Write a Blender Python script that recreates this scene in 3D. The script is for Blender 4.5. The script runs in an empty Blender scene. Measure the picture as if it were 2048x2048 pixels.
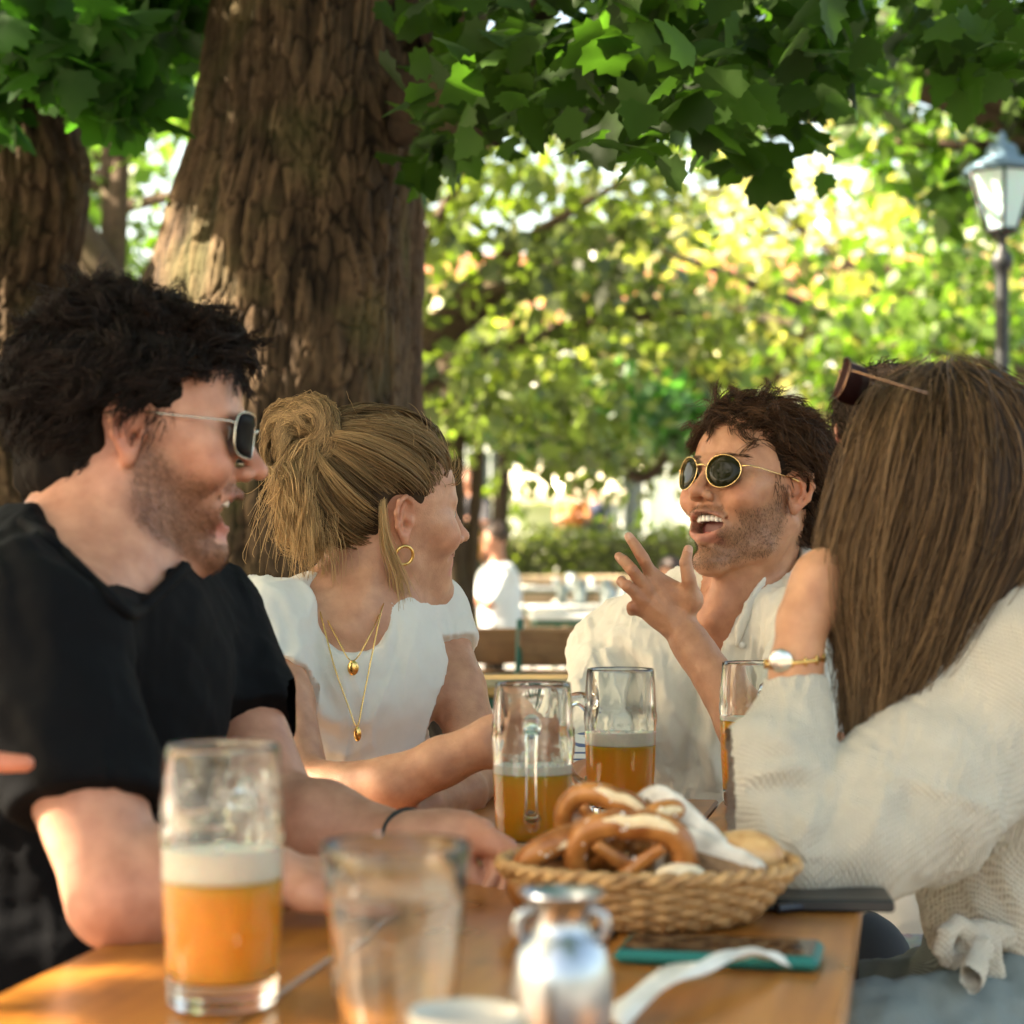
import bpy, math, random
import numpy as np
from mathutils import Vector
S = bpy.context.scene
COL = S.collection
rng = np.random.default_rng(7)
random.seed(7)
# ---------------------------------------------------------------- camera
F_PX = 4000.0; HOR = 1120.0; CZ = 1.054; TZ = 0.76
cam = bpy.data.cameras.new('camera'); cam_o = bpy.data.objects.new('camera', cam); COL.objects.link(cam_o)
cam_o.location = (0, 0, CZ); cam_o.rotation_euler = (math.radians(90), 0, 0)
cam.sensor_width = 36; cam.lens = F_PX/2048*36; cam.shift_y = (HOR-1024)/2048
cam.clip_start = 0.05; cam.clip_end = 2000
cam.dof.use_dof = True; cam.dof.focus_distance = 2.52; cam.dof.aperture_fstop = 5.4
S.camera = cam_o
# ---------------------------------------------------------------- light
SUN_AZ = math.radians(-98)     # measured from +Y towards +X
SUN_EL = math.radians(40)
W = bpy.data.worlds.new('World'); S.world = W; W.use_nodes = True
nt = W.node_tree; nt.nodes.clear()
sky = nt.nodes.new('ShaderNodeTexSky'); sky.sky_type = 'NISHITA'; sky.sun_disc = False
sky.sun_elevation = SUN_EL; sky.sun_rotation = SUN_AZ; sky.dust_density = 4.0; sky.air_density = 1.2; sky.ozone_density = 0.6
tint = nt.nodes.new('ShaderNodeMix'); tint.data_type = 'RGBA'; tint.blend_type = 'MULTIPLY'
tint.inputs[0].default_value = 1.0; tint.inputs[7].default_value = (1.0, 0.90, 0.75, 1)
bg = nt.nodes.new('ShaderNodeBackground'); bg.inputs[1].default_value = 0.085
wo = nt.nodes.new('ShaderNodeOutputWorld')
nt.links.new(sky.outputs[0], tint.inputs[6]); nt.links.new(tint.outputs[2], bg.inputs[0]); nt.links.new(bg.outputs[0], wo.inputs[0])
sun = bpy.data.lights.new('sun', 'SUN'); sun.energy = 4.8; sun.angle = math.radians(0.6); sun.color = (1.0, 0.86, 0.66)
sun_o = bpy.data.objects.new('sun', sun); COL.objects.link(sun_o)
SUND = Vector((math.sin(SUN_AZ)*math.cos(SUN_EL), math.cos(SUN_AZ)*math.cos(SUN_EL), math.sin(SUN_EL)))
sun_o.rotation_euler = SUND.to_track_quat('Z', 'Y').to_euler(); sun_o.location = (-6, 0, 8)
S.view_settings.view_transform = 'Standard'; S.view_settings.look = 'None'; S.view_settings.exposure = 3.1; S.view_settings.gamma = 1
S.render.engine = 'CYCLES'
S.cycles.use_denoising = True; S.cycles.max_bounces = 10; S.cycles.transparent_max_bounces = 12; S.cycles.transmission_bounces = 10
S.cycles.sample_clamp_indirect = 6; S.cycles.blur_glossy = 0.8
SUNV = np.array(SUND)
# ---------------------------------------------------------------- helpers
def A(*v): return np.array(v, dtype=float)
def P(px, py, d): return A((px-1024)*d/F_PX, d, CZ-(py-HOR)*d/F_PX)
def unit(v): v = np.asarray(v, float); return v/(np.linalg.norm(v)+1e-12)
def tag(o, label=None, cat=None, group=None, kind=None):
    if label: o['label'] = label
    if cat: o['category'] = cat
    if group: o['group'] = group
    if kind: o['kind'] = kind
    return o
def empty(name, loc=(0, 0, 0)):
    o = bpy.data.objects.new(name, None); COL.objects.link(o); o.location = loc; o.empty_display_size = .05; return o
def mesh_obj(name, V, Fc, mat, parent=None, smooth=True, cols=None, mats=None, midx=None):
    """V (n,3); Fc = (m,k) int array or list of lists"""
    me = bpy.data.meshes.new(name)
    V = np.asarray(V, dtype=np.float32)
    if isinstance(Fc, np.ndarray):
        m, k = Fc.shape
        me.vertices.add(len(V)); me.vertices.foreach_set('co', V.ravel())
        me.loops.add(m*k); me.loops.foreach_set('vertex_index', Fc.astype(np.int32).ravel())
        me.polygons.add(m); me.polygons.foreach_set('loop_start', np.arange(0, m*k, k, dtype=np.int32))
        me.polygons.foreach_set('loop_total', np.full(m, k, dtype=np.int32))
        me.update(calc_edges=True); me.validate()
    else:
        me.from_pydata([tuple(map(float, v)) for v in V], [], [tuple(map(int, f)) for f in Fc]); me.update()
    if smooth: me.polygons.foreach_set('use_smooth', np.ones(len(me.polygons), dtype=bool))
    if cols is not None:
        at = me.color_attributes.new('Col', 'FLOAT_COLOR', 'POINT')
        c = np.ones((len(V), 4), dtype=np.float32); c[:, :3] = cols
        at.data.foreach_set('color', c.ravel())
    if mats:
        for x in mats: me.materials.append(x)
        me.polygons.foreach_set('material_index', np.asarray(midx, dtype=np.int32))
    elif mat: me.materials.append(mat)
    o = bpy.data.objects.new(name, me); COL.objects.link(o)
    if parent: attach(o, parent)
    return o
def attach(o, parent):
    o.parent = parent
    from mathutils import Matrix
    o.matrix_parent_inverse = Matrix.Translation(parent.location).inverted()
class MB:
    """collects polygons into one mesh"""
    def __init__(s): s.V = []; s.F = []; s.n = 0
    def add(s, V, Fc):
        V = np.asarray(V, float); s.V.append(V); s.F += [[i+s.n for i in f] for f in Fc]; s.n += len(V); return s
    def box(s, c, h, R=None, bev=0.0):
        c = np.asarray(c, float); h = np.asarray(h, float)
        b = min(bev, *(h*.9)) if bev > 0 else 0
        if b <= 0:
            V = np.array([[x, y, z] for x in (-1, 1) for y in (-1, 1) for z in (-1, 1)])*h
            Fc = [[0, 1, 3, 2], [4, 6, 7, 5], [0, 4, 5, 1], [2, 3, 7, 6], [0, 2, 6, 4], [1, 5, 7, 3]]
        else:
            V = []; Fc = []; idx = {}
            for x in (-1, 1):
                for y in (-1, 1):
                    for z in (-1, 1):
                        for a in range(3):
                            v = A(x, y, z)*(h-b); v[a] += (x, y, z)[a]*b; idx[(x, y, z, a)] = len(V); V.append(v)
            for a in range(3):
                o1, o2 = [(1, 2), (2, 0), (0, 1)][a]
                for sg in (-1, 1):
                    q = []
                    for s1, s2 in ((-1, -1), (1, -1), (1, 1), (-1, 1)):
                        k = [0, 0, 0]; k[a] = sg; k[o1] = s1; k[o2] = s2; q.append(idx[(*k, a)])
                    Fc.append(q if sg > 0 else q[::-1])
                for s1 in (-1, 1):
                    for s2 in (-1, 1):
                        q = []
                        k = [0, 0, 0]; k[o1] = s1; k[o2] = s2
                        k[a] = -1; q += [idx[(*k, o1)], idx[(*k, o2)]]
                        k[a] = 1; q += [idx[(*k, o2)], idx[(*k, o1)]]
                        Fc.append(q if s1*s2 < 0 else q[::-1])
            for x in (-1, 1):
                for y in (-1, 1):
                    for z in (-1, 1):
                        q = [idx[(x, y, z, 0)], idx[(x, y, z, 1)], idx[(x, y, z, 2)]]
                        Fc.append(q if x*y*z > 0 else q[::-1])
            V = np.array(V)
        if R is not None: V = V @ np.asarray(R).T
        return s.add(V+c, Fc)
    def tube(s, pts, r, n=8, cap=True, closed=False):
        pts = np.asarray(pts, float); m = len(pts); r = np.full(m, r) if np.isscalar(r) else np.asarray(r, float)
        if closed: T = np.roll(pts, -1, 0)-np.roll(pts, 1, 0)
        else: T = np.gradient(pts, axis=0)
        T /= np.linalg.norm(T, axis=1)[:, None]+1e-12
        u = np.cross(T[0], A(0, 0, 1)); 
        if np.linalg.norm(u) < .1: u = np.cross(T[0], A(1, 0, 0))
        V = []
        for i in range(m):
            u = u-T[i]*np.dot(u, T[i]); u = unit(u); w = np.cross(T[i], u)
            for k in range(n):
                a = 2*math.pi*k/n; V.append(pts[i]+r[i]*(math.cos(a)*u+math.sin(a)*w))
        Fc = []
        for i in range(m if closed else m-1):
            j = (i+1) % m
            for k in range(n): Fc.append([i*n+k, i*n+(k+1) % n, j*n+(k+1) % n, j*n+k])
        if cap and not closed: Fc += [list(range(n))[::-1], [(m-1)*n+k for k in range(n)]]
        return s.add(V, Fc)
    def lathe(s, prof, c=(0, 0, 0), n=48, cap0=False, cap1=False, mod=None):
        prof = np.asarray(prof, float); m = len(prof); a = np.arange(n)*2*math.pi/n
        V = np.zeros((m, n, 3)); rr = prof[:, 0][:, None]*np.ones(n)
        if mod is not None: rr = mod(rr, a[None, :], prof[:, 1][:, None])
        V[:, :, 0] = rr*np.cos(a); V[:, :, 1] = rr*np.sin(a); V[:, :, 2] = prof[:, 1][:, None]
        V = V.reshape(-1, 3)+np.asarray(c, float); Fc = []
        for i in range(m-1):
            for k in range(n): Fc.append([i*n+k, i*n+(k+1) % n, (i+1)*n+(k+1) % n, (i+1)*n+k])
        if cap0: Fc.append(list(range(n))[::-1])
        if cap1: Fc.append([(m-1)*n+k for k in range(n)])
        return s.add(V, Fc)
    def build(s, name, mat, parent=None, smooth=False):
        return mesh_obj(name, np.concatenate(s.V), s.F, mat, parent, smooth)
def rotz(a): c, s_ = math.cos(a), math.sin(a); return np.array([[c, -s_, 0], [s_, c, 0], [0, 0, 1]])
def basis(fwd, up):
    f = unit(fwd); r = unit(np.cross(f, up)); u = np.cross(r, f); return np.array([r, f, u]).T
# smooth pseudo noise on points (sum of rotated sines), range about -1..1
def snoise(p, scale, seed=0, octaves=3):
    r_ = np.random.default_rng(seed); out = 0; amp = 1; tot = 0
    for o in range(octaves):
        v = 1
        acc = 0
        for q in range(4):
            k = unit(r_.normal(size=3))*r_.uniform(.7, 1.4)*scale*(2**o); ph = r_.uniform(0, 6.28)
            acc = acc+np.sin(p @ k*6.283+ph+1.3*np.sin(p @ (unit(r_.normal(size=3))*scale*(2**o))*6.283))
        out = out+amp*acc/2.6; tot += amp; amp *= .5
    return out/tot
# ---------------------------------------------------------------- signed distance modelling
class Frame:
    def __init__(s, R=np.eye(3), t=(0, 0, 0), k=1.0): s.R = np.asarray(R, float); s.t = np.asarray(t, float); s.k = k
    def pt(s, v): return s.R @ (np.asarray(v, float)*s.k)+s.t
    def pts(s, v): return (np.asarray(v, float)*s.k) @ s.R.T+s.t
    def inv(s, v): return ((np.asarray(v, float)-s.t) @ s.R)/s.k
def axis(lo, hi, coarse, fine=()):
    out = [lo]; x = lo
    while x < hi:
        st = coarse
        for a, b, f in fine:
            if a-.001 <= x <= b: st = min(st, f)
            elif x < a: st = min(st, max(a-x, f))
        x += st; out.append(x)
    return np.array(out, dtype=np.float32)
class Field:
    def __init__(s, X, Y, Z): s.X, s.Y, s.Z = X, Y, Z; s.D = np.full((len(X), len(Y), len(Z)), 1.0, dtype=np.float32)
    def win(s, lo, hi):
        i = [(max(np.searchsorted(a, l)-1, 0), min(np.searchsorted(a, h)+1, len(a))) for a, l, h in zip((s.X, s.Y, s.Z), lo, hi)]
        return tuple(slice(a, b) for a, b in i)
    def op(s, fn, lo, hi, k=.01, mode='add'):
        m = k+.012; w = s.win(np.asarray(lo)-m, np.asarray(hi)+m)
        sub = s.D[w]
        if sub.size == 0: return s
        d = fn(s.X[w[0]][:, None, None], s.Y[w[1]][None, :, None], s.Z[w[2]][None, None, :]).astype(np.float32)
        if mode == 'add':
            h = np.clip(.5+.5*(d-sub)/k, 0, 1); s.D[w] = d*(1-h)+sub*h-k*h*(1-h)
        elif mode == 'sub':
            nd = -d; h = np.clip(.5-.5*(nd-sub)/k, 0, 1); s.D[w] = nd*(1-h)+sub*h+k*h*(1-h)
        return s
    def ell(s, c, r, k=.01, mode='add', fr=None, R=None):
        fr = fr or Frame(); c = fr.pt(c); r = np.asarray(r, float)*fr.k
        RR = fr.R if R is None else fr.R @ R
        e = np.sqrt(((RR**2) @ (r**2)))
        def fn(x, y, z):
            x = x-c[0]; y = y-c[1]; z = z-c[2]
            a = (x*RR[0, 0]+y*RR[1, 0]+z*RR[2, 0])/r[0]; b = (x*RR[0, 1]+y*RR[1, 1]+z*RR[2, 1])/r[1]; g = (x*RR[0, 2]+y*RR[1, 2]+z*RR[2, 2])/r[2]
            k0 = np.sqrt(a*a+b*b+g*g)+1e-9; k1 = np.sqrt((a/r[0])**2+(b/r[1])**2+(g/r[2])**2)+1e-9
            return k0*(k0-1)/k1
        return s.op(fn, c-e, c+e, k*fr.k, mode)
    def rc(s, a, b, ra, rb, k=.01, mode='add', fr=None, flat=None):
        """round cone; flat=(dir, factor) squashes the section along dir"""
        fr = fr or Frame(); a = fr.pt(a); b = fr.pt(b); ra = ra*fr.k; rb = rb*fr.k
        ab = b-a; L = float(ab @ ab)+1e-12; mr = max(ra, rb)
        if flat is not None: fd = unit(fr.R @ np.asarray(flat[0], float)); ff = flat[1]; mr *= max(1, 1/1)
        def fn(x, y, z):
            x = x-a[0]; y = y-a[1]; z = z-a[2]
            t = np.clip((x*ab[0]+y*ab[1]+z*ab[2])/L, 0, 1)
            qx = x-t*ab[0]; qy = y-t*ab[1]; qz = z-t*ab[2]
            if flat is not None:
                q = qx*fd[0]+qy*fd[1]+qz*fd[2]; g = q*(1/ff-1)
                qx = qx+g*fd[0]; qy = qy+g*fd[1]; qz = qz+g*fd[2]
                return (np.sqrt(qx*qx+qy*qy+qz*qz)-(ra+(rb-ra)*t))*min(1, ff)**.5
            return np.sqrt(qx*qx+qy*qy+qz*qz)-(ra+(rb-ra)*t)
        return s.op(fn, np.minimum(a, b)-mr, np.maximum(a, b)+mr, k*fr.k, mode)
    def chain(s, pts, rs, k=.006, mode='add', fr=None, flat=None):
        rs = [rs]*len(pts) if np.isscalar(rs) else rs
        for i in range(len(pts)-1): s.rc(pts[i], pts[i+1], rs[i], rs[i+1], k, mode, fr, flat)
        return s
    def cutplane(s, p, n, lo, hi, k=.002, mode='sub'):
        """removes the side the normal points to, within the box lo..hi"""
        n = unit(n); p = np.asarray(p, float)
        w = s.win(lo, hi); sub = s.D[w]
        d = ((s.X[w[0]][:, None, None]-p[0])*n[0]+(s.Y[w[1]][None, :, None]-p[1])*n[1]+(s.Z[w[2]][None, None, :]-p[2])*n[2]).astype(np.float32)
        s.D[w] = np.maximum(sub, d)
        return s
    def cutarm(s, a, b, t, n, rad):
        """ends a sleeve: removes what lies past the plane, within rad of the limb"""
        a = np.asarray(a, float); b = np.asarray(b, float); p = a+(b-a)*t; e = b+(b-a)*.4; n = unit(n); q = p-(b-a)*.12
        lo = np.minimum(q, e)-rad-.01; hi = np.maximum(q, e)+rad+.01; w = s.win(lo, hi); ab = e-q; L = ab @ ab
        x = s.X[w[0]][:, None, None]-q[0]; y = s.Y[w[1]][None, :, None]-q[1]; z = s.Z[w[2]][None, None, :]-q[2]
        tt = np.clip((x*ab[0]+y*ab[1]+z*ab[2])/L, 0, 1); d = np.sqrt((x-tt*ab[0])**2+(y-tt*ab[1])**2+(z-tt*ab[2])**2)-rad
        pl = (x+q[0]-p[0])*n[0]+(y+q[1]-p[1])*n[1]+(z+q[2]-p[2])*n[2]
        s.D[w] = np.maximum(s.D[w], -np.maximum(-pl, d)).astype(np.float32); return s
    def mesh(s):
        D = s.D; I = (D < 0)
        c = np.zeros(tuple(n-1 for n in D.shape), dtype=np.uint8)
        for dx in (0, 1):
            for dy in (0, 1):
                for dz in (0, 1): c += I[dx:D.shape[0]-1+dx, dy:D.shape[1]-1+dy, dz:D.shape[2]-1+dz]
        act = (c > 0) & (c < 8); ci = np.argwhere(act); idm = np.full(act.shape, -1, dtype=np.int32); idm[act] = np.arange(len(ci))
        vals = {}
        for dx in (0, 1):
            for dy in (0, 1):
                for dz in (0, 1): vals[(dx, dy, dz)] = D[ci[:, 0]+dx, ci[:, 1]+dy, ci[:, 2]+dz]
        acc = np.zeros((len(ci), 3)); cnt = np.zeros(len(ci))
        for a in range(3):
            for u in (0, 1):
                for v in (0, 1):
                    p0 = [0, 0, 0]; o = [q for q in range(3) if q != a]; p0[o[0]] = u; p0[o[1]] = v; p1 = list(p0); p1[a] = 1
                    v0 = vals[tuple(p0)]; v1 = vals[tuple(p1)]; cr = (v0 < 0) != (v1 < 0)
                    t = np.where(cr, v0/np.where(cr, v0-v1, 1), 0)
                    q = np.zeros((len(ci), 3)); q[:, o[0]] = u; q[:, o[1]] = v; q[:, a] = t
                    acc += q*cr[:, None]; cnt += cr
        acc /= cnt[:, None]
        V = np.empty_like(acc)
        for a, ax in enumerate((s.X, s.Y, s.Z)):
            V[:, a] = ax[ci[:, a]]+(ax[ci[:, a]+1]-ax[ci[:, a]])*acc[:, a]
        quads = []
        n = D.shape
        for a in range(3):
            o = [(1, 2), (2, 0), (0, 1)][a]
            sl0 = [slice(None)]*3; sl1 = [slice(None)]*3; sl0[a] = slice(0, n[a]-1); sl1[a] = slice(1, n[a])
            s0 = I[tuple(sl0)]; s1 = I[tuple(sl1)]
            e = np.argwhere(s0 != s1)
            ok = (e[:, o[0]] > 0) & (e[:, o[1]] > 0) & (e[:, o[0]] < n[o[0]]-1) & (e[:, o[1]] < n[o[1]]-1)
            e = e[ok]; flip = s0[e[:, 0], e[:, 1], e[:, 2]]
            q = []
            for du, dv in ((-1, -1), (0, -1), (0, 0), (-1, 0)):
                g = e.copy(); g[:, o[0]] += du; g[:, o[1]] += dv; q.append(idm[g[:, 0], g[:, 1], g[:, 2]])
            q = np.stack(q, 1); q[~flip] = q[~flip][:, ::-1]; quads.append(q)
        Q = np.concatenate(quads)
        Q = Q[(Q >= 0).all(1)]
        return V, Q
def vnormals(V, Q):
    n = np.cross(V[Q[:, 2]]-V[Q[:, 0]], V[Q[:, 3]]-V[Q[:, 1]])
    N = np.zeros_like(V)
    for k in range(4): np.add.at(N, Q[:, k], n)
    return N/(np.linalg.norm(N, axis=1)[:, None]+1e-12)
def relax(V, Q, it=1, w=.5):
    for _ in range(it):
        acc = np.zeros_like(V); c = np.zeros(len(V))
        for k in range(4):
            np.add.at(acc, Q[:, k], V[Q[:, (k+1) % 4]]+V[Q[:, (k+3) % 4]]); np.add.at(c, Q[:, k], 2)
        V = V*(1-w)+w*acc/np.maximum(c, 1)[:, None]
    return V
def sstep(a, b, x): t = np.clip((x-a)/(b-a), 0, 1); return t*t*(3-2*t)
# ---------------------------------------------------------------- strands
def strands(name, Pth, w0, w1, cols, mat, parent, mid=None):
    """Pth (N,K,3) -> thin three sided tubes; cols (N,K,3)"""
    N, K, _ = Pth.shape
    T = np.gradient(Pth, axis=1); T /= np.linalg.norm(T, axis=2)[..., None]+1e-9
    ref = rng.normal(size=(N, 1, 3)); U = np.cross(T, ref); U /= np.linalg.norm(U, axis=2)[..., None]+1e-9; Wv = np.cross(T, U)
    t = np.linspace(0, 1, K); w = (w0*(1-t)+w1*t) if mid is None else np.interp(t, [0, .5, 1], [w0, mid, w1])
    w = w[None, :, None]*rng.uniform(.7, 1.3, size=(N, 1, 1))
    V = np.empty((N, K, 3, 3))
    for q in range(3):
        a = q*2.0944; V[:, :, q] = Pth+w*(math.cos(a)*U+math.sin(a)*Wv)
    idx = np.arange(N*K*3).reshape(N, K, 3); Q = []
    for q in range(3):
        r = (q+1) % 3; Q.append(np.stack([idx[:, :-1, q], idx[:, :-1, r], idx[:, 1:, r], idx[:, 1:, q]], -1).reshape(-1, 4))
    C = np.repeat(cols[:, :, None, :], 3, axis=2).reshape(-1, 3)
    return mesh_obj(name, V.reshape(-1, 3), np.concatenate(Q), mat, parent, True, cols=C)
# ---------------------------------------------------------------- materials
def newmat(name):
    m = bpy.data.materials.new(name); m.use_nodes = True; t = m.node_tree; b = t.nodes['Principled BSDF']; return m, t, b
def N_(t, ty, **kw):
    n = t.nodes.new(ty)
    for k, v in kw.items():
        if k.startswith('i_'):
            kk = k[2:]; kk = int(kk) if kk.isdigit() else kk.replace('_', ' ')
            n.inputs[kk].default_value = v
        else: setattr(n, k, v)
    return n
def ramp(t, stops, fac):
    r = t.nodes.new('ShaderNodeValToRGB'); e = r.color_ramp.elements
    while len(e) < len(stops): e.new(.5)
    for q, (p_, c) in zip(e, stops): q.position = p_; q.color = (*c, 1) if len(c) == 3 else c
    t.links.new(fac, r.inputs[0]); return r.outputs[0]
def simple(name, col, rough=.5, metal=0, spec=.5, noise=0, nscale=20, bump=0, bscale=200, **kw):
    m, t, b = newmat(name)
    b.inputs['Base Color'].default_value = (*col, 1); b.inputs['Roughness'].default_value = rough; b.inputs['Metallic'].default_value = metal
    b.inputs['Specular IOR Level'].default_value = spec
    tc = N_(t, 'ShaderNodeTexCoord')
    if noise:
        n = N_(t, 'ShaderNodeTexNoise', i_Scale=nscale, i_Detail=5.0); t.links.new(tc.outputs['Object'], n.inputs[0])
        c0 = tuple(max(0, x*(1-noise)) for x in col); c1 = tuple(min(1, x*(1+noise)) for x in col)
        t.links.new(ramp(t, [(.3, c0), (.7, c1)], n.outputs[0]), b.inputs['Base Color'])
    if bump:
        n = N_(t, 'ShaderNodeTexNoise', i_Scale=bscale, i_Detail=3.0); t.links.new(tc.outputs['Object'], n.inputs[0])
        bp = N_(t, 'ShaderNodeBump', i_Strength=bump, i_Distance=.002); t.links.new(n.outputs[0], bp.inputs['Height']); t.links.new(bp.outputs[0], b.inputs['Normal'])
    for k, v in kw.items(): b.inputs[k.replace('_', ' ')].default_value = v
    return m
def skin_mat(name, tone=1.0):
    m, t, b = newmat(name)
    at = N_(t, 'ShaderNodeVertexColor', layer_name='Col')
    tc = N_(t, 'ShaderNodeTexCoord'); n = N_(t, 'ShaderNodeTexNoise', i_Scale=45.0, i_Detail=6.0); t.links.new(tc.outputs['Object'], n.inputs[0])
    mx = N_(t, 'ShaderNodeMix', data_type='RGBA', blend_type='MULTIPLY'); mx.inputs[0].default_value = 1
    t.links.new(at.outputs[0], mx.inputs[6]); t.links.new(ramp(t, [(.3, (.80*tone, .70*tone, .67*tone)), (.7, (1.08*tone, 1.06*tone, 1.05*tone))], n.outputs[0]), mx.inputs[7])
    t.links.new(mx.outputs[2], b.inputs['Base Color'])
    b.inputs['Roughness'].default_value = .46; b.inputs['Specular IOR Level'].default_value = .42
    b.inputs['Subsurface Weight'].default_value = .14; b.inputs['Subsurface Radius'].default_value = (1, .3, .14); b.inputs['Subsurface Scale'].default_value = .008
    v = N_(t, 'ShaderNodeTexNoise', i_Scale=520.0, i_Detail=4.0); t.links.new(tc.outputs['Object'], v.inputs[0])
    bp = N_(t, 'ShaderNodeBump', i_Strength=.5, i_Distance=.0012); t.links.new(v.outputs[0], bp.inputs['Height']); t.links.new(bp.outputs[0], b.inputs['Normal'])
    return m
def hair_mat(name, rough=.38, spec=.5):
    m, t, b = newmat(name)
    at = N_(t, 'ShaderNodeVertexColor', layer_name='Col'); t.links.new(at.outputs[0], b.inputs['Base Color'])
    b.inputs['Roughness'].default_value = rough; b.inputs['Specular IOR Level'].default_value = spec; b.inputs['Sheen Weight'].default_value = .0
    return m
def cloth_mat(name, col, rough=.85, weave=900, bump=.5, noise=.06, sheen=.15, lines=None, linecol=None, subs=0.0):
    m, t, b = newmat(name); b.inputs['Roughness'].default_value = rough; b.inputs['Specular IOR Level'].default_value = .25
    b.inputs['Sheen Weight'].default_value = sheen; b.inputs['Specular IOR Level'].default_value = .12
    if subs:
        b.inputs['Subsurface Weight'].default_value = subs; b.inputs['Subsurface Radius'].default_value = (1, .8, .6); b.inputs['Subsurface Scale'].default_value = .01
    tc = N_(t, 'ShaderNodeTexCoord'); n = N_(t, 'ShaderNodeTexNoise', i_Scale=30.0, i_Detail=6.0, i_Roughness=.7); t.links.new(tc.outputs['Object'], n.inputs[0])
    c0 = tuple(x*(1-noise) for x in col); c1 = tuple(min(1, x*(1+noise)) for x in col)
    out = ramp(t, [(.3, c0), (.7, c1)], n.outputs[0])
    v = N_(t, 'ShaderNodeTexNoise', i_Scale=float(weave), i_Detail=2.0); t.links.new(tc.outputs['Object'], v.inputs[0]); h = v.outputs[0]
    if lines:
        w = N_(t, 'ShaderNodeTexWave', i_Scale=float(lines), i_Distortion=1.2, bands_direction='X'); w.inputs['Detail'].default_value = 1; t.links.new(tc.outputs['Object'], w.inputs[0])
        w2 = N_(t, 'ShaderNodeTexWave', i_Scale=float(lines), i_Distortion=1.2, bands_direction='DIAGONAL'); t.links.new(tc.outputs['Object'], w2.inputs[0])
        ad = N_(t, 'ShaderNodeMath', operation='MULTIPLY'); t.links.new(w.outputs['Fac'], ad.inputs[0]); t.links.new(w2.outputs['Fac'], ad.inputs[1])
        mx = N_(t, 'ShaderNodeMix', data_type='RGBA'); t.links.new(ad.outputs[0], mx.inputs[0]); mx.inputs[7].default_value = (*(linecol or c1), 1); t.links.new(out, mx.inputs[6]); out = mx.outputs[2]
        a2 = N_(t, 'ShaderNodeMath', operation='ADD'); t.links.new(ad.outputs[0], a2.inputs[0]); t.links.new(h, a2.inputs[1]); h = a2.outputs[0]
    t.links.new(out, b.inputs['Base Color'])
    bp = N_(t, 'ShaderNodeBump', i_Strength=bump, i_Distance=.0015); t.links.new(h, bp.inputs['Height']); t.links.new(bp.outputs[0], b.inputs['Normal'])
    return m
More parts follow.
